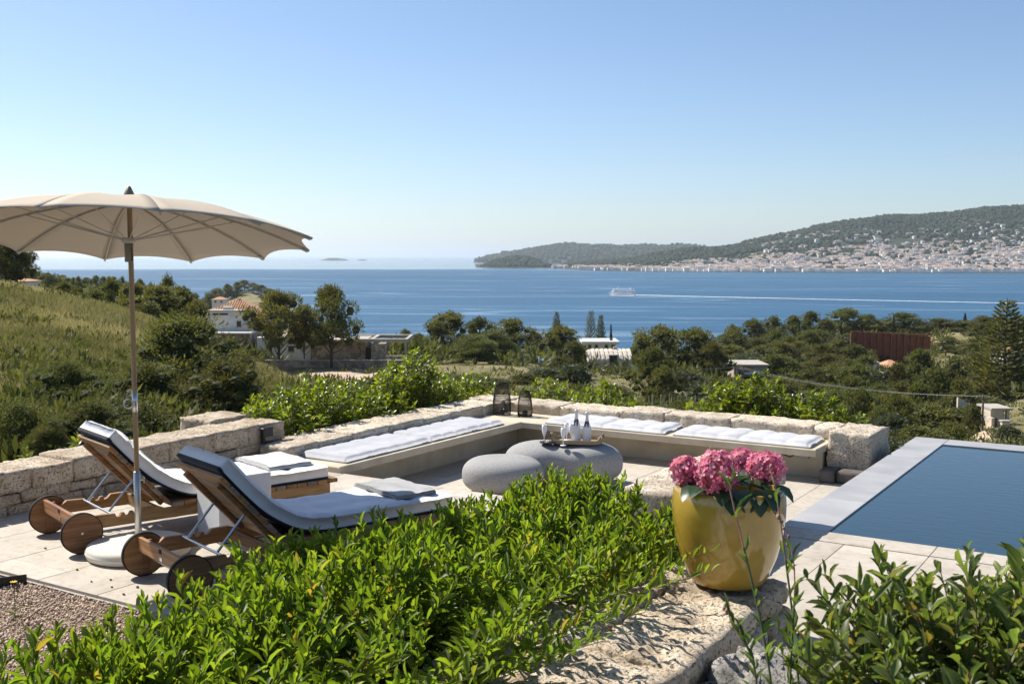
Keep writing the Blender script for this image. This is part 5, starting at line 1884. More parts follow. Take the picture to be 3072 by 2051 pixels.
# ================================================================ trees, scrub and houses on the hillside
PINE = [(.062, .070, .024), (.098, .104, .036), (.145, .145, .052)]
M_pine = leafmat('pine_needles', PINE, (2.0, 1.9, .8), .34, .38, .6, .2, .6, objrnd=.22)
M_pcore = pm('crown_filler', [(.045, .052, .018), (.070, .076, .027)], 3, .95)  # solid dark filler blobs added inside crown lobes against see-through
M_bushl = leafmat('scrub_leaf', [(.062, .072, .026), (.096, .102, .038), (.14, .14, .055)], (1.9, 1.8, .8), .32, .38, .6, .2, .8, objrnd=.25)
M_olive = leafmat('olive_leaf', [(.060, .072, .038), (.090, .102, .055), (.12, .13, .075)], (1.6, 1.6, 1.0), .22, .35, .55, .25, .8, objrnd=.2)
M_cyp = leafmat('cypress_leaf', [(.012, .022, .008), (.022, .034, .012)], (2, 2, .8), .15, .3, .7, .15, 1.0, objrnd=.15)
M_bark = pm('pine_bark', [(.055, .040, .028), (.11, .082, .058)], 6, .9, .7, 14, .05)

def crown_mesh(name, lobes, nper, L, Wd, seed, mat, core=.55, up=.35):
    rng = np.random.default_rng(seed)
    V, Fq, base = [], [], 0
    for (cx, cy, cz, r, sq) in lobes:
        n = int(nper * (r / .16) ** 1.6) + 8
        u = unit(rng.normal(size=(n, 3)))
        u[:, 2] = np.where(u[:, 2] < -.35, -u[:, 2] * .6, u[:, 2])
        sh = rng.uniform(.72, 1.06, (n, 1))
        P = np.array([[cx, cy, cz]]) + u * sh * r * np.array([[1, 1, sq]])
        D = unit(u * .7 + rng.normal(size=(n, 3)) * .45 + np.array([[0, 0, up]]))
        v, f = quads(P, D, rng.uniform(.7, 1.35, n) * L, rng.uniform(.7, 1.3, n) * Wd, rng)
        V.append(v)
        Fq.append(f + base)
        base += len(v)
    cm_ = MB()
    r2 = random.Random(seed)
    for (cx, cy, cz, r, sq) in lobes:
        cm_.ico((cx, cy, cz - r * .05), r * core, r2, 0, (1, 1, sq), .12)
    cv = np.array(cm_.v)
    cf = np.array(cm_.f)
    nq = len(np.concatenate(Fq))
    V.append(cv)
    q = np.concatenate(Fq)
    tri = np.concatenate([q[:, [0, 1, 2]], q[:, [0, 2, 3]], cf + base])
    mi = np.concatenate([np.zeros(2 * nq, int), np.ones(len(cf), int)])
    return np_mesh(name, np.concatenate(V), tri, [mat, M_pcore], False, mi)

def pine_proto(seed, spread=1.0, low=.30, nl=30, nper=150, round_=False, L=.050, Wd=.019, rr=(.095, .165)):
    """unit tree: one high and about one across"""
    r = random.Random(seed)
    lobes = []
    for i in range(nl):
        t = (i + .5) / nl
        z = low + (1 - low) * t * .93
        prof = math.sin(math.pi * min(1, (.30 if round_ else .18) + (.72 if round_ else .84) * t)) ** (.55 if round_ else .8)
        R = .42 * spread * prof
        a = i * 2.39996 + r.uniform(-.5, .5)
        q = R * (r.uniform(.55, 1.12) if i % 3 else r.uniform(.1, .6))
        rad = r.uniform(*rr)
        lobes.append((q * math.cos(a), q * math.sin(a), min(z + r.uniform(-.05, .05), 1 - rad * .6), rad, r.uniform(.65, .95)))
    lobes.append((r.uniform(-.06, .06), r.uniform(-.06, .06), .89, .13, .8))
    crown = crown_mesh('crown', lobes, nper, L, Wd, seed, M_pine)
    t = MB()
    bend = (r.uniform(-.05, .05), r.uniform(-.05, .05))
    sp = [(0, 0, -.06), (bend[0] * .4, bend[1] * .4, .2), (bend[0], bend[1], .5), (bend[0] * .6, bend[1] * .6, .82)]
    t.tube(sp, [.028, .022, .017, .007], 7)
    for lo in lobes[::2]:
        zs = max(.18, lo[2] - .22)
        k = zs / .82
        t.tube([(bend[0] * k, bend[1] * k, zs), (lo[0] * .55, lo[1] * .55, lo[2] - .10), (lo[0] * .9, lo[1] * .9, lo[2])], [.010, .007, .003], 4, cap=False)
    return crown, t.mesh('trunk', M_bark)
def bush_proto(seed, mat, nl=16, L=.075, Wd=.032, nper=110, flat=1.0):
    r = random.Random(seed)
    lobes = []
    for i in range(nl):
        a = i * 2.39996
        q = .36 * math.sqrt((i + .5) / nl) * r.uniform(.7, 1.1)
        rad = r.uniform(.13, .21)
        z = (.22 + .55 * (1 - (q / .42) ** 2)) * r.uniform(.75, 1.1)
        lobes.append((q * math.cos(a), q * math.sin(a), min(z, 1 - rad * .8), rad, .85))
        if i % 2 == 0:
            lobes.append((q * 1.1 * math.cos(a + .5), q * 1.1 * math.sin(a + .5), .16, .17, .9))
    crown = crown_mesh('crown', lobes, nper, L, Wd, seed, mat)
    t = MB()
    for i in range(5):
        a = i * 1.3
        t.tube([(0, 0, -.05), (.1 * math.cos(a), .1 * math.sin(a), .3), (.2 * math.cos(a), .2 * math.sin(a), .6)], [.02, .014, .006], 5, cap=False)
    return crown, t.mesh('trunk', M_bark)
def cypress_proto(seed):
    r = random.Random(seed)
    lobes = []
    for i in range(22):
        t = i / 21
        rad = .40 * math.sin(math.pi * min(1, .12 + .86 * t)) ** .7 * r.uniform(.85, 1.1) * .55
        rad = max(rad, .09)
        a = i * 2.4
        lobes.append((.16 * math.cos(a) * (1 - t), .16 * math.sin(a) * (1 - t), .08 + t * .86, rad, .30))
    crown = crown_mesh('crown', lobes, 60, .05, .035, seed, M_cyp, .8, 1.2)
    return crown, MB().tube([(0, 0, -.05), (0, 0, .5)], [.03, .01], 6).mesh('trunk', M_bark)
def araucaria_proto(seed, sparse=1.0, taper=1.0):
    """tiered pine: whorls of branches up a straight stem"""
    rng = np.random.default_rng(seed)
    P, D, Ls = [], [], []
    t = MB().tube([(0, 0, -.05), (0, 0, 1.0)], [.022, .004], 7)
    nw = 24
    for i in range(nw):
        z = .10 + .87 * i / nw
        R = .46 * (1 - ((z - .06) / .94)) ** (.8 * taper) + .02
        nb = 7 if z < .8 else 5
        for k in range(nb):
            a = 2 * math.pi * k / nb + i * .45 + rng.normal() * .08
            Rb = R * rng.uniform(.8, 1.08)
            rise = .18 * Rb + .02
            tip = Vector((Rb * math.cos(a), Rb * math.sin(a), z + rise))
            t.tube([(0, 0, z), (tip.x * .6, tip.y * .6, z + rise * .35), tuple(tip)], [.006, .004, .002], 3, cap=False)
            m = int(26 * sparse * (.4 + Rb / .46))
            for j in range(m):
                u = rng.uniform(.25, 1.0) if sparse > .6 else rng.uniform(.5, 1.0)
                p = Vector((tip.x * u, tip.y * u, z + rise * u * u))
                sd = rng.uniform(-1, 1)
                P.append(tuple(p))
                dr = Vector((math.cos(a + sd * 1.1), math.sin(a + sd * 1.1), .25 + rng.normal() * .15))
                D.append(tuple(dr.normalized()))
                Ls.append(.075 * (1.15 - .5 * u) * (.5 + Rb))
    P, D = np.array(P), np.array(D)
    v, f = quads(P, D, np.array(Ls) * 1.6, .016, rng)
    tri = np.concatenate([f[:, [0, 1, 2]], f[:, [0, 2, 3]]])
    return np_mesh('crown', v, tri, [M_pine], False), t.mesh('trunk', M_bark)

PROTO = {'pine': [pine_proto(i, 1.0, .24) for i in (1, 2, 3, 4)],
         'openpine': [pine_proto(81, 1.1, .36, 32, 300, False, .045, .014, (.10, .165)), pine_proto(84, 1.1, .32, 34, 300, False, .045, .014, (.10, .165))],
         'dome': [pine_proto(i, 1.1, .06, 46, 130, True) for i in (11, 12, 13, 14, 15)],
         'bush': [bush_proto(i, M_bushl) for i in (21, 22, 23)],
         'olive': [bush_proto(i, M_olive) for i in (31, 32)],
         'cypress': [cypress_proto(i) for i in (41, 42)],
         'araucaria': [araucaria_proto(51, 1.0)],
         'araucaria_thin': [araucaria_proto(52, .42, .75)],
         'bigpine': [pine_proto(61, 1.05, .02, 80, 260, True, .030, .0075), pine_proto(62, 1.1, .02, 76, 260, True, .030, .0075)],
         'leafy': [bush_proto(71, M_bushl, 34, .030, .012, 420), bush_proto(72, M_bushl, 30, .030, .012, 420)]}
NAMES = {'openpine': 'pine_tree', 'pine': 'pine_tree', 'dome': 'pine_tree', 'bush': 'scrub_bush', 'olive': 'olive_tree', 'cypress': 'cypress_tree', 'araucaria': 'norfolk_pine', 'araucaria_thin': 'norfolk_pine', 'bigpine': 'pine_bush', 'leafy': 'scrub_bush'}
rt = random.Random(77)
ORD = ['first', 'second', 'third', 'fourth', 'fifth', 'sixth', 'seventh', 'eighth', 'ninth', 'tenth', 'eleventh', 'twelfth', 'thirteenth', 'fourteenth', 'fifteenth', 'sixteenth', 'seventeenth', 'eighteenth', 'nineteenth', 'twentieth']
def nth(i):
    return ORD[i] if i < 20 else ('twenty-' + ORD[i - 20] if i < 29 else ('thirtieth' if i == 29 else 'thirty-' + ORD[i - 30]))
def plant(kind, px, py_top, d, wpx, label, group=None, base=None, var=None, dz=0.0):
    """a tree whose top shows at (px, py_top), d metres off, wpx pixels wide, rooted in the ground there"""
    g = ground(px, d) - .15 + dz if base is None else base
    h = max(zof(py_top, d) - g, .4)
    w = wpx / FPX * d
    ps = PROTO[kind]
    crown, trunk = ps[var if var is not None else rt.randrange(len(ps))]
    loc = W(side(px, d), d, g)
    t = thing(NAMES[kind], label, 'bush' if kind in ('bush', 'bigpine', 'leafy') else 'tree', tuple(loc), rt.uniform(0, 6.28), group)
    t.scale = (w, w, h)
    link(bpy.data.objects.new('crown', crown), t)
    link(bpy.data.objects.new('trunk', trunk), t)
    return t

# -- near slope on the left
GB = 'bushes on the left slope'
plant('bigpine', 540, 945, 34, 540, 'big dark pine bush behind the parasol pole on the left slope', GB, base=zof(1344, 34), var=0)
plant('bigpine', 672, 1075, 30, 370, 'dark pine bush leaning right of the big one on the left slope', GB, base=zof(1360, 30), var=1)
plant('bigpine', 420, 1085, 30, 360, 'dark pine bush between parasol pole and big pine bush', GB, base=zof(1336, 30), var=1)
plant('leafy', 400, 1180, 23, 380, 'dark scrub bush just behind the parasol pole above the parapet', GB, base=zof(1470, 23))
plant('bigpine', 185, 1080, 26, 340, 'dark pine bush left of the parasol pole on the grassy slope', GB, base=zof(1332, 26), var=1)
plant('bigpine', 255, 1200, 20, 350, 'low dark pine bush directly above the back of the left lounger', GB, base=zof(1461, 20), var=0)
plant('leafy', 50, 1190, 19, 260, 'dark scrub bush at the far left above the parapet', GB, base=zof(1437, 19))
plant('leafy', 130, 1250, 17, 150, 'low scrub bush above the far left end of the parapet', GB, base=zof(1392, 17))
plant('leafy', 720, 1045, 62, 90, 'bright green bush beside the white house wall on the slope', GB)
plant('leafy', 760, 1190, 40, 140, 'grey-green scrub at the foot of the grassy slope right of the big pine bush', GB, base=zof(1323, 40))
plant('leafy', 690, 1010, 70, 70, 'small bright bush on the slope below the white house', GB)
plant('leafy', 10, 920, 60, 70, 'dark bush at the left edge halfway up the grassy slope', GB)
plant('leafy', 80, 905, 75, 50, 'small dark bush on the grassy slope near its crest', GB)
# -- trees on the crest of the slope
GC = 'trees along the crest of the left slope'
for px, top, d, w, kind, lab in [
        (470, 862, 96, 150, 'dome', 'largest dark pine on the crest just right of the parasol pole'),
        (545, 872, 100, 110, 'pine', 'dark pine on the crest next to the tiled house'),
        (400, 852, 105, 110, 'dome', 'dark pine on the crest directly behind the parasol pole'),
        (330, 845, 110, 90, 'pine', 'pine on the crest left of the parasol pole'),
        (285, 872, 100, 80, 'dome', 'low pine on the crest left of the parasol pole'),
        (235, 868, 108, 70, 'dome', 'low round pine on the crest with grey twigs beside it'),
        (190, 850, 105, 80, 'pine', 'leftmost of the pines along the crest'),
        (505, 838, 120, 70, 'dome', 'pine rising behind the largest pine on the crest'),
        (590, 905, 96, 80, 'dome', 'round pine in front of the tiled house'),
        (440, 905, 92, 90, 'bush', 'dark bush at the foot of the crest pines')]:
    plant(kind, px, top - 4, d, w * 1.35, lab, GC)
tt = plant('openpine', 24, 700, 88, 190, 'tall bare-stemmed pine at the left edge, its crown behind the parasol', GC, var=0)
plant('openpine', 52, 735, 90, 120, 'leaning slender pine beside the one at the left edge', GC, var=1)
# -- far wooded shore on the left
GS = 'trees on the far left shore'
for i in range(34):
    px = -60 + i * 15.5 + rt.uniform(-6, 6)
    d = rt.uniform(270, 460)
    tp = float(np.interp(px, [-60, 60, 110, 200, 300, 400, 470], [800, 806, 815, 826, 828, 836, 850])) + rt.uniform(-4, 10)
    plant(rt.choice(['dome', 'dome', 'pine', 'bush']), px, tp, d, rt.uniform(30, 52), nth(i) + ' small tree from the left in the wood on the far left shore', GS)
for ci, (px, top) in enumerate(((58, 797), (92, 803), (120, 806), (147, 812), (165, 818))):
    plant('cypress', px, top, 380, 8, nth(ci) + ' thin cypress from the left spiking out of the far left wood', GS)
# -- wooded knoll in front of the open sea
GK = 'trees on the knoll by the sea'
for ki, (px, top, w, kind) in enumerate(sorted([(682, 852, 34, 'pine'), (712, 846, 36, 'pine'), (735, 840, 38, 'pine'), (760, 848, 38, 'pine'), (785, 855, 34, 'pine'), (650, 865, 42, 'dome'), (808, 865, 36, 'dome'), (840, 885, 40, 'dome'), (630, 875, 36, 'bush'), (700, 872, 50, 'dome'), (750, 872, 50, 'dome'), (795, 885, 44, 'bush'), (860, 900, 36, 'bush'), (585, 880, 30, 'dome'), (610, 895, 34, 'bush'), (720, 895, 60, 'bush'), (660, 893, 50, 'bush'), (770, 900, 60, 'bush')])):
    plant(kind, px, top, 770 + rt.uniform(-25, 25), w * 1.5, nth(ki) + ' tree from the left crowning the round knoll by the sea', GK)
# -- the two pines by the tiled house and the middle ground
plant('openpine', 832, 880, 144, 200, 'broad pine standing before the tiled house, left of two', 'pines before the tiled house', var=0)
plant('openpine', 992, 866, 143, 185, 'taller pine standing before the tiled house, right of two', 'pines before the tiled house', var=1)
plant('openpine', 910, 925, 146, 90, 'smaller pine between the two pines before the tiled house', 'pines before the tiled house')
GM = 'trees in the middle of the valley'
for px, top, d, w, kind, lab in [
        (1350, 936, 195, 120, 'dome', 'dark round pine with the sea behind, right of the stone house'),
        (1310, 965, 185, 90, 'dome', 'lower round pine left of the tallest in the middle group'),
        (1440, 955, 190, 100, 'dome', 'round pine second from left in the middle group'),
        (1540, 958, 182, 130, 'dome', 'broad round pine at the right of the middle group'),
        (1480, 985, 165, 120, 'leafy', 'dark bushy tree below the middle group of pines'),
        (1425, 1000, 155, 130, 'leafy', 'dark leafy tree at the foot of the middle group'),
        (1255, 1000, 200, 50, 'dome', 'small pine beside the flat-roofed house'),
        (1215, 988, 240, 46, 'dome', 'small round pine peeping over the flat roof'),
        (1290, 1020, 180, 90, 'bush', 'low bushes on the field edge right of the flat-roofed house'),
        (1360, 1040, 170, 110, 'bush', 'low dark scrub below the middle group'),
        (1610, 1000, 210, 70, 'pine', 'slender tree right of the middle group'),
        (1685, 978, 180, 125, 'dome', 'round pine left of the tall tiered pines'),
        (1722, 1022, 150, 78, 'dome', 'small dark round pine in front of the tiered pines'),
        (1985, 978, 190, 150, 'dome', 'round pine at the left of the pair beyond the stone-roofed house'),
        (2085, 986, 195, 160, 'dome', 'broad round pine at the right of the pair beyond the stone-roofed house'),
        (1925, 1000, 205, 75, 'dome', 'pine just above the stone-roofed house'),
        (2140, 1030, 190, 90, 'dome', 'round pine at the edge of the right wood by the water'),
        (1962, 1045, 112, 140, 'dome', 'big dark round pine standing alone in front of the stone-roofed house'),
        (1995, 1100, 108, 90, 'dome', 'lower right part of the lone pine by the stone-roofed house'),
        (1722, 1085, 118, 105, 'olive', 'grey-green olive left of the stone-roofed house'),
        (1640, 1100, 120, 110, 'olive', 'grey-green olive above the shorter lantern'),
        (1570, 1120, 100, 90, 'bush', 'dark scrub behind the wire lanterns'),
        (1480, 1130, 95, 110, 'bush', 'dark scrub left of the wire lanterns'),
        (1400, 1120, 105, 110, 'bush', 'scrub on the valley floor below the middle pines'),
        (1850, 1150, 100, 90, 'bush', 'dark scrub below the stone-roofed house'),
        (2060, 1100, 150, 110, 'olive', 'grey-green tree right of the lone round pine'),
        (2110, 1140, 125, 120, 'olive', 'pale olive in front of the right wood'),
        (2190, 1120, 120, 150, 'bush', 'bushy tree below the pink building'),
        (1690, 1160, 70, 120, 'bush', 'low scrub behind the rear wall left of the bottles'),
        (1330, 1120, 110, 100, 'bush', 'low scrub right of the long stone wall'),
        (1790, 1190, 60, 120, 'olive', 'grey scrub just behind the rear wall'),
        (1240, 1110, 125, 70, 'bush', 'small bush at the end of the long stone wall'),
        (2060, 1190, 62, 90, 'bush', 'low scrub behind the rear wall right of the bottles')]:
    plant(kind, px, top, d, w * 1.3, lab, GM)
plant('araucaria', 1670, 930, 262, 62, 'tiered conical pine rising behind a round pine, left of three', 'tiered pines by the water', var=0)
plant('araucaria_thin', 1773, 926, 258, 58, 'tallest thinnest tiered pine with bare branches, middle of three', 'tiered pines by the water')
plant('araucaria', 1803, 940, 255, 60, 'dense tiered conical pine, right of three', 'tiered pines by the water')
plant('cypress', 1834, 972, 240, 24, 'dark cypress right of the tiered pines')
plant('araucaria', 3022, 893, 165, 250, 'very large tiered pine at the right edge', None)
# -- the wood on the right
GW = 'trees of the right wood'
wood = [(2200, 975, 330, 60), (2262, 958, 345, 80), (2325, 950, 355, 70), (2380, 948, 350, 70), (2430, 935, 360, 70), (2480, 955, 350, 60), (2545, 928, 372, 120), (2612, 945, 370, 60), (2640, 965, 380, 60), (2710, 938, 380, 110), (2665, 965, 380, 70), (2760, 965, 390, 70), (2820, 955, 380, 110), (2890, 962, 380, 90), (2950, 948, 330, 100), (2995, 958, 340, 90), (3080, 950, 360, 120)]
for wi, (px, top, d, w) in enumerate(sorted(wood)):
    plant(rt.choice(['dome', 'pine', 'dome']), px, top, d, w * 1.4, nth(wi) + ' pine from the left on the skyline of the right wood', GW)
rows = [(1000, 300, 2170, 2560, 62, 95), (1035, 265, 2190, 2560, 66, 105), (1070, 232, 2260, 2640, 72, 120), (1105, 205, 2330, 2900, 80, 130), (1140, 175, 2340, 2960, 95, 150), (1180, 148, 2420, 2960, 110, 170), (1215, 122, 2500, 2930, 120, 190)]
for ri, (top, d, x0, x1, step, w) in enumerate(rows[::-1]):
    x = x0
    ti = 0
    while x < x1:
        plant(rt.choice(['dome', 'dome', 'dome', 'pine', 'olive']), x + rt.uniform(-14, 14), top + rt.uniform(-16, 16), d + rt.uniform(-12, 12), w * rt.uniform(1.05, 1.5), nth(ti) + ' tree from the left in the ' + ['nearest', 'second', 'third', 'fourth', 'fifth', 'sixth', 'farthest'][ri] + ' row of the right wood', GW)
        ti += 1
        x += step * .8
for ni, (px, top, d, w) in enumerate(sorted([(2870, 1075, 190, 150), (2760, 1050, 200, 150), (2940, 1060, 210, 110), (2700, 1090, 185, 130), (2820, 1110, 140, 190), (2760, 1150, 118, 190), (2700, 1195, 104, 170), (2890, 1140, 125, 150), (2590, 1175, 112, 150), (2650, 1230, 92, 130), (3060, 1090, 200, 140), (2930, 1015, 280, 110), (2850, 1010, 290, 110), (3000, 1000, 300, 110), (3080, 1030, 260, 120)])):
    plant(rt.choice(['dome', 'pine']), px, top, d, w, nth(ni) + ' dark pine from the left among the big ones near the right edge', GW)
for ci, (px, top, d) in enumerate(sorted(((2400, 960, 330), (2420, 975, 325), (2455, 985, 318), (2470, 980, 320), (2492, 990, 318), (2525, 965, 330), (2560, 968, 345), (2573, 970, 345), (2585, 966, 345), (2683, 945, 372), (2897, 938, 380), (2602, 1052, 240)))):
    plant('cypress', px, top, d, 17 if px != 2897 else 24, nth(ci) + ' slim cypress from the left standing up out of the right wood', GW)
for px, top, d, w, lab in [(2690, 1240, 70, 150, 'grey-green scrub beside the far corner of the pool'), (2780, 1270, 66, 170, 'grey-green scrub beyond the left pool rim'), (2870, 1255, 80, 120, 'dark bush left of the sandy track'), (2600, 1270, 60, 130, 'scrub behind the poolside end of the rear wall'), (2500, 1260, 66, 150, 'scrub low behind the rear bench'), (2700, 1310, 46, 160, 'low scrub just past the pool corner'), (3040, 1270, 95, 90, 'bush right of the small gatehouse'), (2930, 1210, 105, 70, 'dark bush at the bend of the sandy track'), (2400, 1230, 75, 160, 'scrub behind the tall pittosporum clump'), (2990, 1225, 120, 80, 'dark bush above the small gatehouse'), (2250, 1215, 80, 130, 'scrub left of the tall pittosporum clump'), (2640, 1330, 34, 110, 'low scrub between the end of the rear wall and the pool')]:
    plant(rt.choice(['olive', 'bush']), px, top, d, w, lab, 'scrub below the pool')

# -- meadow grass on the slopes
rgg = np.random.default_rng(31)
def grass_patch(n, pxr, dr, hr, wd, seed):
    rng = np.random.default_rng(seed)
    px = rng.uniform(*pxr, n)
    d = np.exp(rng.uniform(math.log(dr[0]), math.log(dr[1]), n))
    z = terr(px, d)
    r = (px - CX) / FPX * d
    X, Y = r * RX + d * FX, r * RY + d * FY
    nzv = np.array([mnoise.noise(Vector((x * .13, y * .13, 0))) * .5 + mnoise.noise(Vector((x * .035, y * .035, 3))) for x, y in zip(X, Y)])
    z = z + nzv * np.clip((d - 14) / 60, 0, 1) * np.clip(d / 150, .6, 1.3) - .03
    keep = (z > SEA + 2)
    Ps, Ds, Ls = [], [], []
    patch = np.array([mnoise.noise(Vector((x * .09, y * .09, 11))) for x, y in zip(X, Y)])
    for k in range(5):
        P = np.stack([X + rng.normal(size=n) * .06, Y + rng.normal(size=n) * .06, z], 1)
        D = unit(np.stack([rng.normal(size=n) * .35, rng.normal(size=n) * .35, np.ones(n)], 1))
        Ps.append(P[keep]); Ds.append(D[keep])
        Ls.append((rng.uniform(*hr, n) * (1 + .5 * patch))[keep])
    P, D, L = np.concatenate(Ps), np.concatenate(Ds), np.concatenate(Ls)
    return quads(P, D, L, wd, rng)
M_grass = leafmat('meadow_grass_blades', [(.11, .112, .046), (.185, .172, .080), (.30, .26, .14), (.43, .37, .23)], (1.6, 1.6, .9), .30, .30, .7, .15, .09)
v1, f1 = grass_patch(18000, (-650, 980), (15, 40), (.16, .40), .011, 1)
v2, f2 = grass_patch(30000, (-650, 980), (38, 96), (.22, .52), .024, 2)
v3, f3 = grass_patch(11000, (900, 3100), (40, 130), (.25, .55), .04, 3)
V = np.concatenate([v1, v2, v3])
Fq = np.concatenate([f1, f2 + len(v1), f3 + len(v1) + len(v2)])
stuff(np_obj('meadow_grass', V, Fq, M_grass))
# loose low scrub that nobody could count
def scrub_patch(n, pxr, dr, sr, seed):
    rng = np.random.default_rng(seed)
    px = rng.uniform(*pxr, n)
    d = np.exp(rng.uniform(math.log(dr[0]), math.log(dr[1]), n))
    z = terr(px, d)
    r = (px - CX) / FPX * d
    V, Fs, b = [], [], 0
    for i in range(n):
        if z[i] < SEA + 1.5:
            continue
        c = W(r[i], d[i], z[i])
        s = rng.uniform(*sr)
        m = 26
        u = unit(rng.normal(size=(m, 3)))
        u[:, 2] = np.abs(u[:, 2])
        P = np.array(c)[None] + u * s * rng.uniform(.4, 1, (m, 1)) * np.array([[1, 1, .75]])
        v, f = quads(P, unit(u + rng.normal(size=(m, 3)) * .4 + np.array([[0, 0, .4]])), s * .5, s * .16, rng)
        V.append(v); Fs.append(f + b); b += len(v)
    return np.concatenate(V), np.concatenate(Fs)
va, fa = scrub_patch(2300, (-650, 950), (18, 90), (.18, .7), 5)
vb, fb = scrub_patch(900, (900, 3300), (35, 240), (.5, 1.3), 6)
vc, fc = scrub_patch(700, (-100, 900), (140, 700), (1.5, 3.2), 7)
vd, fd = scrub_patch(1500, (1150, 3400), (150, 520), (1.6, 3.6), 8)
V = np.concatenate([va, vb, vc, vd])
Fq = np.concatenate([fa, fb + len(va), fc + len(va) + len(vb), fd + len(va) + len(vb) + len(vc)])
stuff(np_obj('low_scrub', V, Fq, M_bushl))
# ================================================================ houses of the valley
M_wwall = pm('white_wall_paint', [(.60, .56, .50), (.70, .67, .61), (.74, .71, .66)], .8, .9, .1, 8, .02)
M_cwall = pm('cream_wall_paint', [(.52, .44, .34), (.62, .54, .43)], .8, .9)
M_pwall = pm('pinkish_wall_paint', [(.42, .33, .27), (.50, .40, .33)], .8, .9)
M_conc = pm('bare_concrete', [(.36, .32, .27), (.46, .42, .36)], .9, .9, .2, 6, .02)
def rubble(name, c1, c2, c3, scale):
    m, nt, b, out = newmat(name)
    v = coords(nt)
    vo = nd(nt, 'ShaderNodeTexVoronoi')
    vo.inputs['Scale'].default_value = scale
    nt.links.new(v, vo.inputs['Vector'])
    r = ramp(nt, [c1, c2, c3], [.1, .5, .9])
    sp = nd(nt, 'ShaderNodeSeparateColor')
    nt.links.new(vo.outputs['Color'], sp.inputs[0])
    nt.links.new(sp.outputs[0], r.inputs[0])
    nt.links.new(r.outputs[0], b.inputs['Base Color'])
    b.inputs['Roughness'].default_value = .95
    bump(nt, b, vo.outputs['Distance'], .8, .12).invert = True
    return m
M_rubble = rubble('rubble_stone', (.17, .125, .09), (.25, .19, .14), (.35, .28, .21), 1.6)
M_rubble2 = rubble('pale_rubble_stone', (.24, .20, .155), (.33, .285, .225), (.44, .39, .32), 2.2)
M_tilea = pm('terracotta_roof', [(.34, .15, .075), (.47, .25, .14), (.58, .38, .25)], 1.1, .85, .8, 5, .06, stretch=(1, 3, 3))
M_dark2 = pm('dark_opening', [(.02, .018, .016), (.035, .03, .028)], 3, .5)
M_glassd = pm('window_glass', [(.03, .04, .05), (.05, .06, .07)], 3, .12, spec=.6)
M_wood2 = pm('brown_joinery', [(.12, .07, .04), (.18, .11, .07)], 4, .7)
M_blue = pm('blue_roof_sheet', [(.16, .24, .34), (.24, .32, .42)], 1.2, .5)
M_rust = pm('rusted_sheet', [(.16, .055, .030), (.24, .085, .048), (.30, .12, .07)], .5, .85, .5, 3, .05, stretch=(3, 3, 1), rnd=.06)

def site(name, label, cat, pc, d, pybase, group=None):
    z0 = zof(pybase, d)
    t = thing(name, label, cat, tuple(W(side(pc, d), d, z0)), YAW, group)
    fx = lambda px: (px - pc) / FPX * d
    fz = lambda py: zof(py, d) - z0
    return t, fx, fz
def bx(x0, x1, y0, y1, z0, z1, bev=0.0):
    return MB().box(((x0 + x1) / 2, (y0 + y1) / 2, (z0 + z1) / 2), (x1 - x0, y1 - y0, z1 - z0), None, 0, bev)
def window(parent, x0, x1, z0, z1, y, frame=True, mat=None):
    w = bx(x0, x1, y - .03, y + .10, z0, z1).build('window', M_wood2 if frame else (mat or M_dark2), parent)
    if frame:
        bx(x0 + .10, (x0 + x1) / 2 - .04, y - .045, y + .05, z0 + .1, z1 - .1).build('pane', M_glassd, w)
        bx((x0 + x1) / 2 + .04, x1 - .10, y - .045, y + .05, z0 + .1, z1 - .1).build('pane', M_glassd, w)
    bx(x0 - .1, x1 + .1, y - .14, y - .028, z0 - .12, z0 - .005).build('sill', M_conc, w)
def hip_roof(x0, x1, y0, y1, ze, za, over=.45):
    m_ = MB()
    x0, x1, y0, y1 = x0 - over, x1 + over, y0 - over, y1 + over
    rl = max((x1 - x0) - (y1 - y0), .6) / 2
    cx_, cy_ = (x0 + x1) / 2, (y0 + y1) / 2
    v = [(x0, y0, ze), (x1, y0, ze), (x1, y1, ze), (x0, y1, ze), (cx_ - rl, cy_, za), (cx_ + rl, cy_, za)]
    v += [(a, b, c - .18) for a, b, c in v[:4]]
    f = [(0, 1, 5, 4), (1, 2, 5), (2, 3, 4, 5), (3, 0, 4), (6, 7, 1, 0), (7, 8, 2, 1), (8, 9, 3, 2), (9, 6, 0, 3), (9, 8, 7, 6)]
    return m_.add(v, f)
def roof_tiles(m_, x0, x1, y0, y1, ze, za, over=.45):
    """rows of half-round tiles down the front slope"""
    x0, x1, y0, y1 = x0 - over, x1 + over, y0 - over, y1 + over
    rl = max((x1 - x0) - (y1 - y0), .6) / 2
    cx_, cy_ = (x0 + x1) / 2, (y0 + y1) / 2
    x = x0 + .3
    while x < x1 - .2:
        if x < cx_ - rl: t = (x - x0) / (cx_ - rl - x0)
        elif x > cx_ + rl: t = (x1 - x) / (x1 - cx_ - rl)
        else: t = 1
        m_.tube([(x, y0, ze + .02), (x, y0 + (cy_ - y0) * t, ze + (za - ze) * t + .02)], .085, 5, cap=False)
        x += .36
    return m_

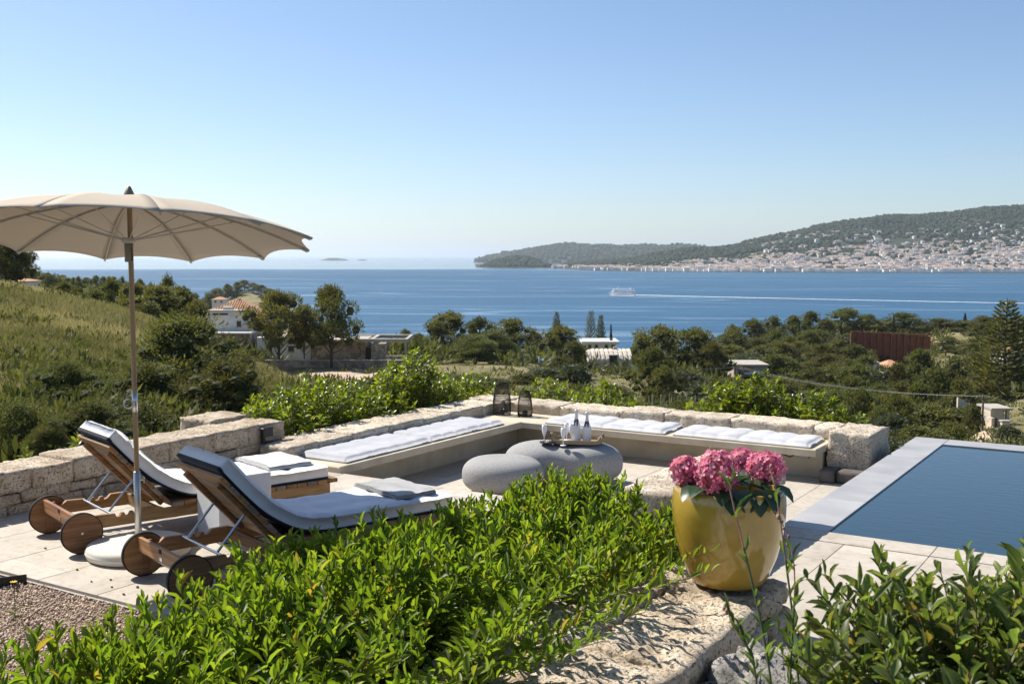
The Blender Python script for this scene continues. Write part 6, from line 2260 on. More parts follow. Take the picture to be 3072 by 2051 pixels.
# the white house with the tiled hip roof
h, X, Zz = site('tiled_house', 'white two-storey house with a terracotta hip roof above the left slope', 'house', 690, 160, 1062)
bx(X(606), X(782), 0, 8.2, -2, Zz(944)).build('wall', M_wwall, h)
rf = hip_roof(X(606), X(782), 0, 8.2, Zz(944), Zz(901)).build('roof', M_tilea, h)
stuff(roof_tiles(MB(), X(606), X(782), 0, 8.2, Zz(944), Zz(901)).build('tile_rows', M_tilea, rf))
MB().tube([(X(694), 4.1, Zz(901) + .05), (X(694) + .4, 4.1, Zz(901) + .05)], .16, 6).build('ridge_tiles', M_tilea, rf)
bx(X(643), X(764), -3.2, -.02, -2, Zz(931)).build('front_block', M_wwall, h)
bx(X(640), X(767), -3.35, .1, Zz(931) + .004, Zz(927)).build('parapet_cap', M_conc, h)
bx(X(676), X(702), -1.6, -.4, Zz(927) + .01, Zz(918)).build('chimney', M_wwall, h)
bx(X(655), X(700), -3.24, -3.1, Zz(941), Zz(936)).build('window', M_dark2, h)
window(h, X(612), X(622), Zz(966), Zz(952), 0)
window(h, X(725), X(738), Zz(975), Zz(958), -3.2)
bx(X(745), X(775), -4.2, -3.21, Zz(972), Zz(966)).build('canopy', M_conc, h)
bx(X(658), X(778), -6.4, -3.4, -3, Zz(992)).build('stone_base', M_rubble, h)
bx(X(655), X(781), -6.6, -3.3, Zz(992) + .004, Zz(988)).build('coping', M_wwall, h)

# the low wing: white rooms with a small tiled roof, then stone rooms under a concrete slab
h, X, Zz = site('low_house', 'low white and stone house with flat concrete terrace roof behind the long wall', 'house', 930, 153, 1075)
bx(X(768), X(932), 0, 6, -1.5, Zz(1012)).build('wall', M_wwall, h)
rf = hip_roof(X(858), X(948), 1.0, 7.2, Zz(1006), Zz(974), .35).build('roof', M_tilea, h)
stuff(roof_tiles(MB(), X(858), X(948), 1.0, 7.2, Zz(1006), Zz(974), .35).build('tile_rows', M_tilea, rf))
bx(X(803), X(813), -.05, .12, Zz(1066), Zz(1024)).build('door', M_dark2, h)
window(h, X(862), X(880), Zz(1055), Zz(1037), 0)
bx(X(932), X(1096), -.6, 6, -1.5, Zz(1022)).build('stone_room', M_rubble, h)
bx(X(926), X(1100), -1.0, 6.4, Zz(1022) + .004, Zz(1017)).build('roof_slab', M_conc, h)
bx(X(1092), X(1110), -.2, 5, -1.5, Zz(1042)).build('doorway', M_dark2, h)
bx(X(1116), X(1156), -1.4, 1.6, -1.5, Zz(1029)).build('stone_pier', M_rubble2, h)
bx(X(1210), X(1217), 1.2, 1.6, -2.0, Zz(1026)).build('column', M_conc, h)
bx(X(1150), X(1157), 4.2, 4.6, -2.0, Zz(1026)).build('column', M_conc, h)
sl = MB()
for x0, x1, y0, y1 in ((X(1046), X(1226), -1.8, -.9), (X(1046), X(1226), 6.2, 7.1), (X(1217), X(1226), -.89, 6.19), (X(1046), X(1056), -.89, 6.19), (X(1112), X(1124), -.89, 6.19)):
    sl.box(((x0 + x1) / 2, (y0 + y1) / 2, Zz(1018)), (x1 - x0, y1 - y0, .42))
sl.build('pergola_frame', M_conc, h)
# long retaining wall
h, X, Zz = site('retaining_wall', 'long rubble stone retaining wall below the low house', 'wall', 1000, 143, 1125)
bx(X(792), X(1226), 0, .5, -2, Zz(1083)).build('wall_face', M_rubble, h)
bx(X(790), X(1228), -.08, .58, Zz(1083) + .004, Zz(1080)).build('coping', M_rubble2, h)
h, X, Zz = site('field_wall', 'lower end of the stone wall stepping down into the field', 'wall', 1262, 143.5, 1112)
MB().prism([(X(1227), -2), (X(1300), -2), (X(1300), Zz(1079)), (X(1227), Zz(1083))], 1, .05, .5).build('wall_face', M_rubble, h)
bx(X(1150), X(1219), 2.5, 2.9, -1, Zz(1072)).build('back_wall', M_rubble2, h)

# house with the curved stone roof
h, X, Zz = site('stone_roof_house', 'low house with a curved roof of pale stone ribs beside the lone round pine', 'house', 1825, 185, 1122)
bx(X(1768), X(1898), 0, 7, -1.5, Zz(1088)).build('wall', M_conc, h)
prof = [(-.5, Zz(1090)), (-.35, Zz(1078)), (.5, Zz(1067)), (1.9, Zz(1057)), (3.5, Zz(1053)), (5.2, Zz(1057)), (6.6, Zz(1067)), (7.4, Zz(1080)), (7.5, Zz(1090))]
M_ribroof = pm('pale_stone_roof', [(.46, .40, .32), (.58, .52, .43), (.66, .60, .52)], 1.5, .9, .5, 4, .05)
MB().prism(prof, 0, X(1768), X(1898)).build('roof', M_ribroof, h)
x = X(1766)
k = 0
while x < X(1898):
    q = [(a + (-.14 if a < 3.5 else .14), b + .14) for a, b in prof]
    m_ = MB().prism(q, 0, x, x + .42)
    m_.build('roof_rib', M_ribroof, h)
    x += .78
bx(X(1830), X(1851), -.75, 1.2, Zz(1089), Zz(1066)).build('dormer', M_dark2, h)
bx(X(1827), X(1854), -.8, 1.4, Zz(1066) + .004, Zz(1063)).build('dormer_roof', M_conc, h)
bx(X(1846), X(1856), 3, 3.8, Zz(1058), Zz(1045)).build('chimney', M_conc, h)
bx(X(1838), X(1848), -.06, .1, Zz(1120), Zz(1100)).build('door', M_dark2, h)
bx(X(1764), X(1800), -.5, .2, -1.5, Zz(1096)).build('buttress', M_cwall, h)
h, X, Zz = site('walled_yard', 'small walled yard with pale low walls below the curved stone roof', 'yard', 1840, 168, 1150)
bx(X(1802), X(1880), 0, .3, -1.5, Zz(1128)).build('wall_face', M_conc, h)
bx(X(1800), X(1806), .35, 5, -1.5, Zz(1124)).build('side_wall', M_conc, h)
bx(X(1806), X(1880), .35, 5, -1.5, Zz(1140)).build('yard_floor', M_cwall, h)
for a, b, c in ((1812, 1822, 1116), (1826, 1838, 1118), (1842, 1850, 1120), (1854, 1866, 1112)):
    bx(X(a), X(b), 2, 3, Zz(1140) + .01, Zz(c)).build('garden_box', M_wwall, h)
# white pavilion by the water
h, X, Zz = site('white_pavilion', 'white flat-roofed pavilion half hidden behind the tiered pines', 'house', 1800, 238, 1052)
bx(X(1752), X(1850), 0, 8, -2, Zz(1030)).build('wall', M_wwall, h)
bx(X(1745), X(1858), -1.2, 8.6, Zz(1030) + .004, Zz(1023)).build('roof', M_wwall, h)
for a in (1765, 1785, 1815, 1835):
    window(h, X(a), X(a + 10), Zz(1048), Zz(1034), 0)
# blue-roofed sheds
for pc, w, top, d, lab in ((1592, 62, 1066, 172, 'grey shed with a faded blue roof left of the olive'), (1640, 34, 1078, 165, 'small shed with a grey roof beside the blue one')):
    h, X, Zz = site('shed', lab, 'shed', pc, d, 1108, 'sheds in the valley')
    bx(X(pc - w / 2), X(pc + w / 2), 0, 5, -1.5, Zz(top + 14)).build('wall', M_conc, h)
    MB().prism([(X(pc - w / 2) - .3, Zz(top + 14)), (X(pc + w / 2) + .3, Zz(top + 14)), (X(pc + w / 2) + .3, Zz(top + 9)), (X(pc - w / 2) - .3, Zz(top))], 1, -.4, 5.4).build('roof', M_blue, h)
    bx(X(pc - 6), X(pc + 2), -.05, .1, Zz(1104), Zz(top + 20)).build('door', M_dark2, h)
# pink two-storey building
h, X, Zz = site('pink_building', 'flat-roofed pinkish two-storey building with an orange blind in the right wood', 'building', 2258, 196, 1160)
bx(X(2206), X(2306), 0, 8, -2, Zz(1098)).build('wall', M_pwall, h)
bx(X(2202), X(2310), -.5, 8.4, Zz(1098) + .004, Zz(1093)).build('roof', M_conc, h)
bx(X(2236), X(2263), -.08, .2, Zz(1110), Zz(1101)).build('blind', pm('orange_blind', [(.45, .20, .08), (.52, .25, .11)], 3, .8), h)
bx(X(2232), X(2266), -1.2, .0, Zz(1121), Zz(1116)).build('balcony', M_wwall, h)
bx(X(2236), X(2263), -.06, .2, Zz(1116), Zz(1110) - .02).build('window', M_dark2, h)
window(h, X(2286), X(2302), Zz(1128), Zz(1116), 0)
window(h, X(2214), X(2226), Zz(1128), Zz(1114), 0)
ar = MB().prism([(X(2284), Zz(1156)), (X(2297), Zz(1156)), (X(2297), Zz(1145)), (X(2294), Zz(1141)), (X(2290.5), Zz(1139.5)), (X(2287), Zz(1141)), (X(2284), Zz(1145))], 1, -.08, .1)
ar.build('arched_door', M_dark2, h)
bx(X(2234), X(2266), -.06, .1, Zz(1146), Zz(1131)).build('window', M_dark2, h)
# rusty wall
h, X, Zz = site('rusty_wall', 'long tall rust-red sheet metal wall among the pines', 'wall', 2675, 262, 1062)
ed_ = list(np.linspace(2556, 2796, 13))
for i, (a, b) in enumerate(zip(ed_, ed_[1:])):
    tp = np.interp((a + b) / 2, [2556, 2796], [996, 1009])
    m_ = MB()
    n = 6
    for k in range(n):
        xa, xb = X(a) + (X(b) - X(a)) * k / n, X(a) + (X(b) - X(a)) * (k + 1) / n
        m_.box(((xa + xb) / 2, .05 * (k % 2), (Zz(tp) - 3) / 2), (xb - xa - .002, .08, Zz(tp) + 3))
    m_.build('sheet_panel', M_rust, h)
    bx(X(a) - .14, X(a) + .14, -.35, -.06, -3, Zz(tp) + .3).build('post', M_rust, h)
bx(X(2556), X(2796), -.2, .3, Zz(1001), Zz(998)).build('top_rail', M_rust, h).rotation_euler = (0, .045, 0)
# scattered roofs in the right wood
for pc, w, top, eave, base, d, lab in ((2572, 84, 968, 980, 992, 372, 'terracotta roof peeping over the pines above the rusty wall'), (2692, 44, 1084, 1102, 1118, 235, 'small terracotta roofed house deep in the right wood'), (2868, 60, 982, 990, 1002, 385, 'low tiled house right of the rusty wall near the skyline'), (2790, 90, 1020, 1026, 1036, 330, 'pale low house right of the rusty wall'), (62, 56, 835, 843, 856, 300, 'tiny house with a terracotta roof on the far left shore'), (655, 40, 890, 898, 908, 640, 'tiny white house below the round knoll'), (3050, 70, 1040, 1050, 1066, 240, 'low pale house behind the very large tiered pine')):
    h, X, Zz = site('small_house', lab, 'house', pc, d, base, 'small houses among the trees')
    bx(X(pc - w / 2), X(pc + w / 2), 0, 7, -3, Zz(eave)).build('wall', M_wwall, h)
    hip_roof(X(pc - w / 2), X(pc + w / 2), 0, 7, Zz(eave) + .003, Zz(top)).build('roof', M_tilea, h)
    window(h, X(pc - w * .3), X(pc - w * .15), Zz((eave + base) / 2 + 4), Zz(eave) - .6, 0)
    window(h, X(pc + w * .15), X(pc + w * .3), Zz((eave + base) / 2 + 4), Zz(eave) - .6, 0)
h, X, Zz = site('white_hut', 'tiny white hut with a dark door in the right wood', 'hut', 2630, 236, 1102)
bx(X(2614), X(2644), 0, 3, -3, Zz(1086)).build('wall', M_wwall, h)
bx(X(2612), X(2634), -.2, 3.2, Zz(1086) + .003, Zz(1083)).build('roof', M_conc, h)
bx(X(2618), X(2624), -.06, .1, Zz(1101), Zz(1090)).build('door', M_dark2, h)
# gatehouse and track on the right
h, X, Zz = site('gatehouse', 'small pale gatehouse with a flat roof beside the sandy track', 'house', 3012, 108, 1296)
bx(X(2984), X(3020), 0, 2.2, -1.5, Zz(1231)).build('wall', M_cwall, h)
bx(X(2982), X(3046), -.3, 3.2, Zz(1231) + .003, Zz(1225)).build('roof', M_conc, h)
bx(X(3021), X(3027), .2, .6, -1.5, Zz(1231)).build('pillar', M_cwall, h)
bx(X(3036), X(3044), .2, .6, -1.5, Zz(1231)).build('pillar', M_cwall, h)
bx(X(2992), X(3004), -.05, .1, -.3, Zz(1256)).build('door', pm('red_brown_door', [(.20, .08, .05), (.26, .11, .07)], 3, .7), h)
bx(X(2974), X(2983), -1.0, .0, -1.5, Zz(1252)).build('side_wall', M_cwall, h)
h, X, Zz = site('garden_wall', 'pale stepped garden wall along the sandy track', 'wall', 2916, 113, 1255)
for i, (a, b, t0, t1) in enumerate(((2884, 2905, 1194, 1204), (2905, 2926, 1203, 1216), (2926, 2944, 1214, 1226))):
    MB().prism([(X(a), -2), (X(b) - .01, -2), (X(b) - .01, Zz(t1)), (X(a), Zz(t0))], 1, .25 * i, .25 * i + .35).build('wall_section', M_cwall, h)
h, X, Zz = site('gate_pillar', 'pale free-standing gate pillar at the right edge by the track', 'pillar', 3032, 100, 1315)
bx(X(3021), X(3043), 0, .5, -1, Zz(1268)).build('shaft', M_cwall, h)
bx(X(3018), X(3046), -.1, .6, Zz(1268) + .003, Zz(1264)).build('cap', M_conc, h)

def ground_sheet(name, pxr, dr, mat, lift=.10, n=26):
    vs, fs = [], []
    for j in range(n + 1):
        d = dr[0] + (dr[1] - dr[0]) * j / n
        for i in range(n + 1):
            u = i / n
            px = pxr[0] + (pxr[1] - pxr[0]) * u
            dd = d + 2.0 * mnoise.noise(Vector((u * 4, j * .05, dr[0])))
            z = float(terr(np.array([px]), np.array([dd]))[0])
            p = W(side(px, dd), dd)
            nzv = mnoise.noise(Vector((p.x * .13, p.y * .13, 0))) * .5 + mnoise.noise(Vector((p.x * .035, p.y * .035, 3)))
            z += nzv * min(max((dd - 14) / 60, 0), 1) * min(max(dd / 150, .6), 1.3)
            vs.append((p.x, p.y, z + lift))
    for j in range(n):
        for i in range(n):
            a = j * (n + 1) + i
            fs.append((a, a + 1, a + n + 2, a + n + 1))
    return struct(MB().add(vs, fs, 0, True).build(name, mat))
M_dirt = pm('sandy_dirt', [(.36, .25, .165), (.48, .36, .25), (.55, .44, .33)], .35, .95, .4, 3, .05)
ground_sheet('dirt_road', (895, 1235), (121, 138), M_dirt)
ground_sheet('sandy_track', (2890, 2992), (92, 112), M_dirt)

# utility poles and cables
M_cable = pm('grey_cable', [(.22, .22, .21), (.28, .28, .27)], 3, .6)
M_polew = pm('weathered_pole', [(.13, .10, .075), (.19, .155, .12)], 4, .9)
pp_ = {}
for key, px, top, d, lab in (('a', 1292, 985, 188, 'utility pole on the field edge left of the middle pines'), ('b', 1672, 1070, 150, 'utility pole right of the blue-roofed shed'), ('c', 2216, 1098, 150, 'utility pole in front of the pink building'), ('d', 2960, 1185, 106, 'utility pole beside the pale garden wall')):
    g = ground(px, d) - .3
    ztop = zof(top, d)
    loc = W(side(px, d), d, g)
    t = thing('utility_pole', lab, 'pole', tuple(loc), YAW, 'utility poles in the valley')
    MB().tube([(0, 0, 0), (0, 0, ztop - g)], [.13, .09], 8).build('pole_shaft', M_polew, t)
    MB().box((0, 0, ztop - g - .35), (1.5, .1, .1)).build('crossarm', M_polew, t)
    for s in (-.6, 0, .6):
        MB().lathe([(0, 0), (.05, 0), (.06, .08), (.03, .14), (0, .15)], 8).build('insulator', M_conc, t).location = (s, 0, ztop - g - .30)
    pp_[key] = (loc.x, loc.y, ztop - .15)
labs = {'ab': 'overhead cable sagging across the valley from the field to the blue shed', 'bc': 'overhead cable running past the lone round pine to the pink building', 'cd': 'overhead cable running over the right wood towards the garden wall'}
for k, (a, b) in {'ab': ('a', 'b'), 'bc': ('b', 'c'), 'cd': ('c', 'd')}.items():
    t = thing('overhead_cable', labs[k], 'cable', (0, 0, 0), 0, 'overhead cables')
    for s in (-.6, 0, .6):
        p0 = Vector(pp_[a]) + Vector((RX, RY, 0)) * s
        p1 = Vector(pp_[b]) + Vector((RX, RY, 0)) * s
        pts = []
        for i in range(17):
            u = i / 16
            q = p0.lerp(p1, u)
            q.z -= 4 * u * (1 - u) * .9
            pts.append(q)
        MB().tube(pts, .013, 4, cap=False).build('strand', M_cable, t)
# wire fence below the rear wall
t = thing('wire_fence', 'thin wire fence on posts behind the rear wall right of the bottles', 'fence')
fp = []
for i in range(9):
    px = 1960 + i * 26
    d = 66 + i * .6
    g = ground(px, d) - .1
    p = W(side(px, d), d, g)
    MB().tube([tuple(p), (p.x, p.y, p.z + 1.35)], .03, 6).build('post', M_conc, t)
    fp.append(p)
for hgt in (.45, .85, 1.25):
    MB().tube([(p.x, p.y, p.z + hgt) for p in fp], .012, 4, cap=False).build('wire', M_cable, t)
# ================================================================ across the strait: town, woods, boats
rw = random.Random(5)
M_hw = pm('town_wall', [(.72, .69, .65), (.82, .80, .77)], .05, .9, rnd=.16, hue=.015)
M_hr = pm('town_roof', [(.34, .25, .20), (.45, .36, .30)], .05, .9, rnd=.2, hue=.01)
M_hf = pm('town_flat_roof', [(.42, .38, .33), (.50, .46, .41)], .05, .9, rnd=.15)
M_hwj = pm('town_wall_far', [(.68, .64, .60), (.80, .77, .73)], .02, .9, rnd=.18, island=True, hue=.02)
M_hrj = pm('town_roof_far', [(.33, .25, .205), (.44, .36, .31)], .02, .9, rnd=.22, island=True, hue=.012)
def house_geo(m_, w, dp, h, style, x=0, y=0, z=0, rz=0.0):
    c, s = math.cos(rz), math.sin(rz)
    def T(q): return (x + q[0] * c - q[1] * s, y + q[0] * s + q[1] * c, z + q[2])
    a, b = w / 2, dp / 2
    v = [(-a, -b, -8), (a, -b, -8), (a, b, -8), (-a, b, -8), (-a, -b, h), (a, -b, h), (a, b, h), (-a, b, h)]
    m_.add([T(q) for q in v], [(0, 1, 5, 4), (1, 2, 6, 5), (2, 3, 7, 6), (3, 0, 4, 7), (4, 5, 6, 7)], 0)
    o = .5
    a2, b2 = a + o, b + o
    if style == 0:
        rl = max(a2 - b2, .5)
        v = [(-a2, -b2, h + .05), (a2, -b2, h + .05), (a2, b2, h + .05), (-a2, b2, h + .05), (-rl, 0, h + 2.4), (rl, 0, h + 2.4)]
        m_.add([T(q) for q in v], [(0, 1, 5, 4), (1, 2, 5), (2, 3, 4, 5), (3, 0, 4), (3, 2, 1, 0)], 1)
    elif style == 1:
        v = [(-a2, -b2, h + .05), (a2, -b2, h + .05), (a2, b2, h + .05), (-a2, b2, h + .05), (-a2, 0, h + 2.6), (a2, 0, h + 2.6)]
        m_.add([T(q) for q in v], [(0, 1, 5, 4), (1, 2, 5), (2, 3, 4, 5), (3, 0, 4), (3, 2, 1, 0)], 1)
    else:
        v = [(-a2 + .3, -b2 + .3, h + .05), (a2 - .3, -b2 + .3, h + .05), (a2 - .3, b2 - .3, h + .05), (-a2 + .3, b2 - .3, h + .05)]
        v += [(p, q, r + .7) for p, q, r in v]
        m_.add([T(q) for q in v], [(0, 1, 5, 4), (1, 2, 6, 5), (2, 3, 7, 6), (3, 0, 4, 7), (4, 5, 6, 7)], 2)
    return m_
HM = {}
for st in (0, 1, 2):
    for wv in (0, 1, 2):
        w, dp, h = ((9, 8, 5.5), (13, 9, 7), (20, 10, 8.5))[wv]
        HM[(st, wv)] = house_geo(MB(), w, dp, h, st).mesh('town_house', [M_hw, M_hr, M_hf])
LABH = {0: 'tiny pale house with a hipped terracotta roof in the town across the strait', 1: 'tiny pale house with a gabled terracotta roof in the town across the strait', 2: 'tiny pale flat-roofed house in the town across the strait'}
def town_spot(front):
    px = rw.choice([rw.uniform(1660, 3140), rw.uniform(2050, 3140)])
    s0 = interp(SHORE, px)
    dens = float(np.interp(px, [1640, 1900, 2200, 2700, 3100], [180, 310, 500, 740, 720]))
    u = rw.random() ** (1.0 if not front else 1.6)
    d = s0 + 14 + u * dens * (1.0 if not front else .75)
    return px, d
n_ind = 0
while n_ind < 288:
    px, d = town_spot(True)
    if mnoise.noise(Vector((px * .012, d * .010, 4))) < -.22:
        continue
    st = rw.choice([0, 0, 1, 1, 2])
    wv = rw.choice([0, 0, 1, 1, 2])
    o = link(bpy.data.objects.new('town_house', HM[(st, wv)]))
    o.location = W(side(px, d), d, isle_z(px, d) + .6)
    o.rotation_euler = (0, 0, YAW + rw.uniform(-.5, .5))
    k = rw.uniform(.8, 1.15)
    o.scale = (k, k, k * rw.uniform(.85, 1.2))
    tag(o, LABH[st], 'house', 'houses of the far town')
    n_ind += 1
# the row along the quay
for i in range(64):
    px = 1930 + i * 18.5 + rw.uniform(-5, 5)
    if 2250 < px < 2340 and i % 2: continue
    d = interp(SHORE, px) + 10
    st = rw.choice([0, 2, 1])
    if i % 6 == 0: nm = 'quay'
    m_ = None
    o = link(bpy.data.objects.new('town_house', HM[(st, rw.choice([1, 2, 2]))]))
    o.location = W(side(px, d), d, SEA + 1.6)
    o.rotation_euler = (0, 0, YAW + rw.uniform(-.06, .06))
    k = rw.uniform(.75, 1.1)
    o.scale = (k, k, k)
    tag(o, 'tiny pale house in the front row on the far quay', 'house', 'houses along the far quay')
    n_ind += 1
jm = MB()
for i in range(2700):
    px, d = town_spot(False)
    if rw.random() < .16:
        d = interp(SHORE, px) + rw.uniform(300, 1150)
        if px < 2250: continue
    elif mnoise.noise(Vector((px * .012, d * .010, 4))) < -.30:
        continue
    p = W(side(px, d), d, isle_z(px, d) + .4)
    house_geo(jm, rw.uniform(8, 15), rw.uniform(7, 10), rw.uniform(4.5, 8), rw.choice([0, 0, 1, 1, 2]), p.x, p.y, p.z, YAW + rw.uniform(-.6, .6))
stuff(jm.build('distant_houses', [M_hwj, M_hrj, M_hwj]))
# a few larger blocks one can pick out
for px, w, hgt, mat, lab in ((2520, 26, 26, pm('ochre_hotel_wall', [(.50, .37, .19), (.58, .45, .26)], .05, .9), 'largest ochre hotel block on the far quay'), (2485, 24, 26, pm('grey_hotel_wall', [(.40, .36, .31), (.47, .43, .38)], .05, .9), 'tall grey hotel block beside the ochre one on the far quay'), (2322, 22, 22, M_hw, 'white block of flats above the dark moored ship'), (1995, 24, 16, M_hw, 'white waterside mansion on the point left of the town'), (2060, 30, 15, M_hw, 'long pale waterside mansion right of the white one'), (2350, 18, 12, M_hw, 'white cubic house on the quay right of the moored ship')):
    d = interp(SHORE, px) + 22
    t = thing('quay_building', lab, 'building', tuple(W(side(px, d), d, SEA + 1)), YAW)
    ww = w * .86
    bx(-ww / 2, ww / 2, 0, 14, -3, hgt * .62).build('wall', mat, t)
    hip_roof(-ww / 2, ww / 2, 0, 14, hgt * .62 + .02, hgt * .62 + 3, .8).build('roof', M_hr if 'white' not in lab else M_hf, t)
    for r_i in range(int(hgt * .62 // 4)):
        for c_i in range(4):
            xx = -ww / 2 + ww * (c_i + .5) / 4
            bx(xx - ww * .06, xx + ww * .06, -.12, .1, 1.2 + r_i * 4, 3.4 + r_i * 4).build('window', M_dark2, t)
# quay
qm = MB()
pr_ = np.arange(1930, 3400, 12.0)
vs, fs = [], []
for p in pr_:
    s0 = interp(SHORE, p)
    for dd, zz in ((-3, SEA - 1), (-3, SEA + 1.8), (12, SEA + 1.8), (14, SEA - 1)):
        vs.append(W(side(p, s0 + dd), s0 + dd, zz))
for i in range(len(pr_) - 1):
    for j in range(3):
        fs.append((i * 4 + j, (i + 1) * 4 + j, (i + 1) * 4 + j + 1, i * 4 + j + 1))
struct(qm.add(vs, fs).build('quay', M_hf))

# woods on the far hills: a mass of crowns
M_fw = pm('far_wood_crowns', [(.022, .034, .018), (.036, .050, .024), (.055, .068, .032)], .02, .95, rnd=.3, island=True, spec=.1)
def blobs(n, gen, seed):
    rng = random.Random(seed)
    m_ = MB()
    for i in range(n):
        q = gen(rng)
        if q is None: continue
        p, r = q
        m_.ico((p.x, p.y, p.z + r * .45), r, rng, 0, (1, 1, rng.uniform(.8, 1.25)), .25)
    return m_
def gen_hill(rng):
    px = rng.uniform(1660, 3300)
    s0, c0 = interp(SHORE, px), interp(CREST, px)
    t = rng.uniform(0, 1) ** .62
    d = s0 + (c0 + 60 - s0) * t
    z = isle_z(px, d)
    if z < SEA + 3: return None
    dn = mnoise.noise(Vector((side(px, d) * .006, d * .005, 2))) + .5 * mnoise.noise(Vector((side(px, d) * .02, d * .015, 6)))
    lim = .14 if t < .22 else (-.12 if t < .5 else -.6)
    if dn < lim: return None
    return W(side(px, d), d, z), rng.uniform(4.5, 8.5)
def gen_point(rng):
    px = rng.uniform(1420, 1680)
    s0 = interp(SHORE, px)
    d = s0 + rng.uniform(10, 380)
    z = isle_z(px, d)
    if z < SEA + 2.5: return None
    return W(side(px, d), d, z), rng.uniform(5, 9) * min(1, .35 + (px - 1425) / 90)
def gen_ridge2(rng):
    px = rng.uniform(1425, 2300)
    d = 6300 + rng.uniform(20, 1000)
    t = (d - 6300) / 900
    k = min(t, 1) ** .7
    zt = zof(interp(RIDGE2, px), 7200)
    z = SEA - 3 + (zt - SEA + 3) * k + mnoise.noise(Vector((side(px, d) * .006, d * .004, 9))) * 9 * k
    if z < SEA + 4: return None
    return W(side(px, d), d, z), rng.uniform(9, 16)
stuff(blobs(13000, gen_hill, 1).build('hillside_wood', M_fw))
stuff(blobs(900, gen_point, 2).build('headland_wood', M_fw))
stuff(blobs(2600, gen_ridge2, 3).build('distant_wood', M_fw))

# ---- ferry and its wake
fd_ = 42.2 * FPX / (885.5 - HOR)
u = fd_ / FPX * 1.08
fer = thing('ferry', 'white passenger ferry with rows of dark windows crossing the strait', 'ferry', tuple(W(side(1866, fd_), fd_, SEA)), YAW)
M_fw2 = pm('ferry_white', [(.84, .84, .83), (.88, .88, .87)], .5, .4, spec=.4)
hl = MB()
st_ = [(-41, 0, 5.5, 8.5), (-36, 3.0, 1.0, 8.2), (-26, 6.2, -.6, 7.6), (0, 7.0, -.8, 7.2), (26, 7.0, -.8, 7.2), (37, 6.6, -.6, 7.2)]
vs, fs = [], []
for x, hw_, zb, zt in st_:
    vs += [(x * u, -hw_ * u, zt * u), (x * u, -hw_ * .8 * u, (zb + .3) * u), (x * u, 0, zb * u), (x * u, hw_ * .8 * u, (zb + .3) * u), (x * u, hw_ * u, zt * u)]
for i in range(len(st_) - 1):
    for j in range(4):
        fs.append((i * 5 + j, (i + 1) * 5 + j, (i + 1) * 5 + j + 1, i * 5 + j + 1))
    fs.append((i * 5 + 4, (i + 1) * 5 + 4, (i + 1) * 5, i * 5))
fs.append(tuple(range(25, 30)))
hl.add(vs, fs).build('hull', M_fw2, fer)
bx(-27 * u, 36 * u, -6 * u, 6 * u, 7.2 * u, 11.5 * u).build('main_deck', M_fw2, fer)
bx(-30 * u, 37.5 * u, -6.6 * u, 6.6 * u, 11.5 * u + .01, 12.3 * u).build('deck_edge', M_fw2, fer)
bx(-24 * u, -12 * u, -5 * u, 5 * u, 12.3 * u + .01, 16.5 * u).build('bridge', M_fw2, fer)
bx(-25.5 * u, -10 * u, -5.6 * u, 5.6 * u, 16.5 * u + .01, 17.2 * u).build('bridge_roof', M_fw2, fer)
bx(-8 * u, 34 * u, -5.8 * u, 5.8 * u, 16.4 * u, 17.0 * u).build('sun_roof', M_fw2, fer)
for x in (-6, 4, 14, 24, 33):
    for s in (-1, 1):
        MB().tube([(x * u, s * 5.4 * u, 12.3 * u), (x * u, s * 5.4 * u, 16.4 * u)], .3 * u, 5).build('roof_post', M_fw2, fer)
for k in range(14):
    x = -24 + k * 4.2
    bx(x * u, (x + 3.2) * u, -6.12 * u, -5.9 * u, 8.8 * u, 10.6 * u).build('window', M_glassd, fer)
for k in range(4):
    x = -23.5 + k * 2.8
    bx(x * u, (x + 2.3) * u, -5.12 * u, -4.9 * u, 13.8 * u, 15.6 * u).build('bridge_window', M_glassd, fer)
MB().tube([(-14 * u, 0, 17 * u), (-9.5 * u, 0, 27 * u)], [.5 * u, .25 * u], 6).build('mast', M_fw2, fer)
bx(20 * u, 26 * u, -2 * u, 2 * u, 17 * u, 20 * u).build('funnel', M_fw2, fer)
M_foam = pm('white_foam', [(.62, .66, .70), (.80, .82, .84)], .3, .8, spec=.2)
def wake(name, pts, label):
    vs, fs = [], []
    for i, (px, py, w) in enumerate(pts):
        d = 42.2 * FPX / (py - HOR)
        for s in (-1, 0, 1):
            dd = d + s * w * (1 + .4 * mnoise.noise(Vector((i * .9, s, 2))))
            vs.append(W(side(px, d), dd, SEA + .25 + (.25 if s == 0 else 0)))
    for i in range(len(pts) - 1):
        for j in range(2):
            fs.append((i * 3 + j, (i + 1) * 3 + j, (i + 1) * 3 + j + 1, i * 3 + j + 1))
    o = MB().add(vs, fs).build(name, M_foam)
    o['kind'] = 'stuff'
    return o
wk = []
for i in range(60):
    t = i / 59
    px = 1902 + t * 1290
    py = float(np.interp(px, [1902, 2100, 2600, 3200], [884.5, 890, 901, 913])) + mnoise.noise(Vector((i * .5, 0, 0))) * .25
    wk.append((px, py, (6.0 - 4.6 * t ** .5) * (1 if t < .1 else .8) * (1 + .5 * mnoise.noise(Vector((i * .7, 3, 1))))))
wake('wake_foam', wk, 'wake')
# bow wave
wake('bow_foam', [(1826, 885.2, 2), (1835, 886, 5), (1850, 886.5, 6), (1870, 886.8, 5), (1890, 886.5, 6), (1903, 886, 8)], 'bow')

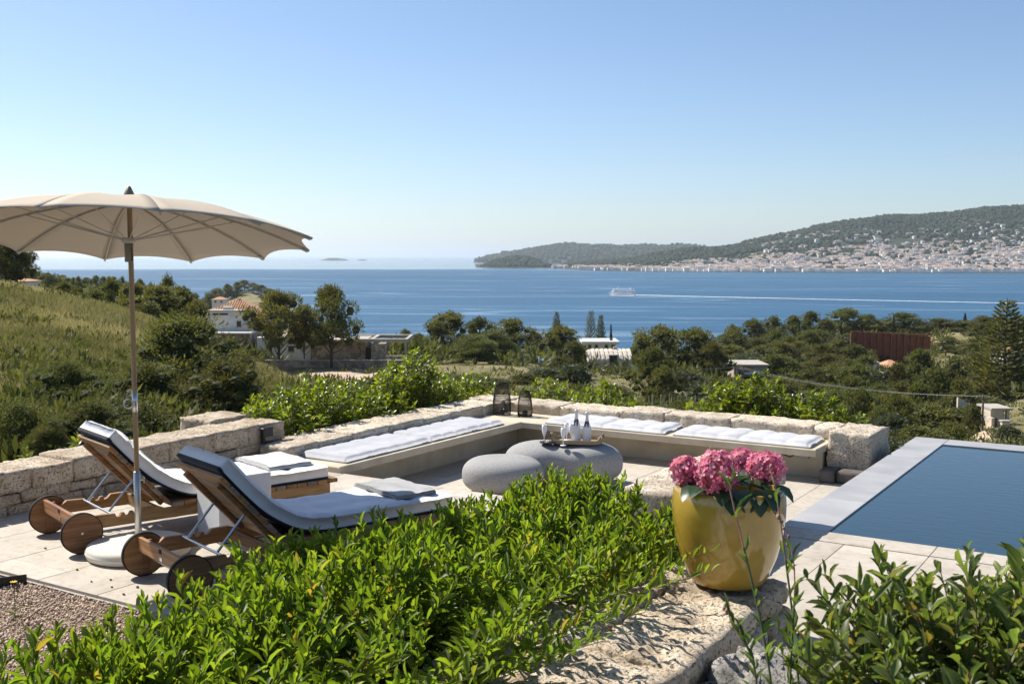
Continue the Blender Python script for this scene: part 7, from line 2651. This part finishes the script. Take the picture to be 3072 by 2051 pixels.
# ---- moored ships and boats along the far quay
def ship(px, py, L_, hgt, label, hullmat, deck):
    d = 42.2 * FPX / (py - HOR)
    k = d / FPX
    t = thing('moored_ship', label, 'ship', tuple(W(side(px, d), d, SEA)), YAW, 'ships by the far shore')
    a = L_ / 2 * k
    MB().prism([(-a, hgt * k), (-a * .88, -.5), (a * .92, -.5), (a, hgt * .85 * k)], 1, -4, 4).build('hull', hullmat, t)
    bx(a * .45, a * .85, -3, 3, hgt * .85 * k, (hgt + deck) * k).build('deckhouse', M_fw2, t)
    MB().tube([(-a * .5, 0, hgt * k * .8), (-a * .5, 0, (hgt + deck * 1.6) * k)], .5, 5).build('mast', M_conc, t)
    MB().tube([(a * .3, 0, hgt * k * .8), (a * .3, 0, (hgt + deck * 1.4) * k)], .5, 5).build('mast', M_conc, t)
M_navy = pm('navy_hull', [(.02, .03, .05), (.035, .045, .07)], .3, .5)
M_redh = pm('dark_red_hull', [(.10, .035, .04), (.14, .05, .05)], .3, .5)
ship(2298, 814.5, 74, 6, 'long dark cargo ship moored at the far quay', M_navy, 6)
ship(2574, 817, 34, 3.5, 'smaller dark ship at the end of the far quay', M_navy, 3)
ship(1660, 803, 42, 6, 'dark red-hulled ship laid up by the wooded point', M_redh, 5)
for px, py, lab in ((1972, 814, 'tiny white sailing boat off the waterside mansions'), (1775, 806, 'tiny white boat left of the town harbour'), (1862, 807.5, 'tiny white boat in the town harbour'), (1745, 804.5, 'tiny white boat near the wooded point'), (1828, 806.5, 'tiny white boat between two others in the harbour'), (2470, 817.5, 'tiny white boat at the hotel quay')):
    d = 42.2 * FPX / (py - HOR)
    t = thing('small_boat', lab, 'boat', tuple(W(side(px, d), d, SEA)), YAW + .3, 'small boats by the far town')
    MB().prism([(-5, 1.8), (-4, -.3), (4, -.3), (5.5, 2.2)], 1, -1.4, 1.4).build('hull', M_fw2, t)
    bx(-2, 1.5, -1, 1, 1.7, 3.2).build('cabin', M_fw2, t)
    MB().tube([(0, 0, 2), (0, 0, 11)], .18, 5).build('mast', M_fw2, t)
# ================================================================ the air: one even, pale haze over land and water
hm = bpy.data.materials.new('thin_haze')
hm.use_nodes = True
hm.node_tree.nodes.clear()
ho = hm.node_tree.nodes.new('ShaderNodeOutputMaterial')
hv = hm.node_tree.nodes.new('ShaderNodeVolumePrincipled')
hv.inputs['Color'].default_value = (.93, .97, 1.0, 1)
hv.inputs['Density'].default_value = HAZE
hv.inputs['Anisotropy'].default_value = .55
hm.node_tree.links.new(hv.outputs[0], ho.inputs['Volume'])
mb = MB()
mb.box((0, 0, 109), (92000, 92000, 302))
stuff(mb.build('haze', hm))
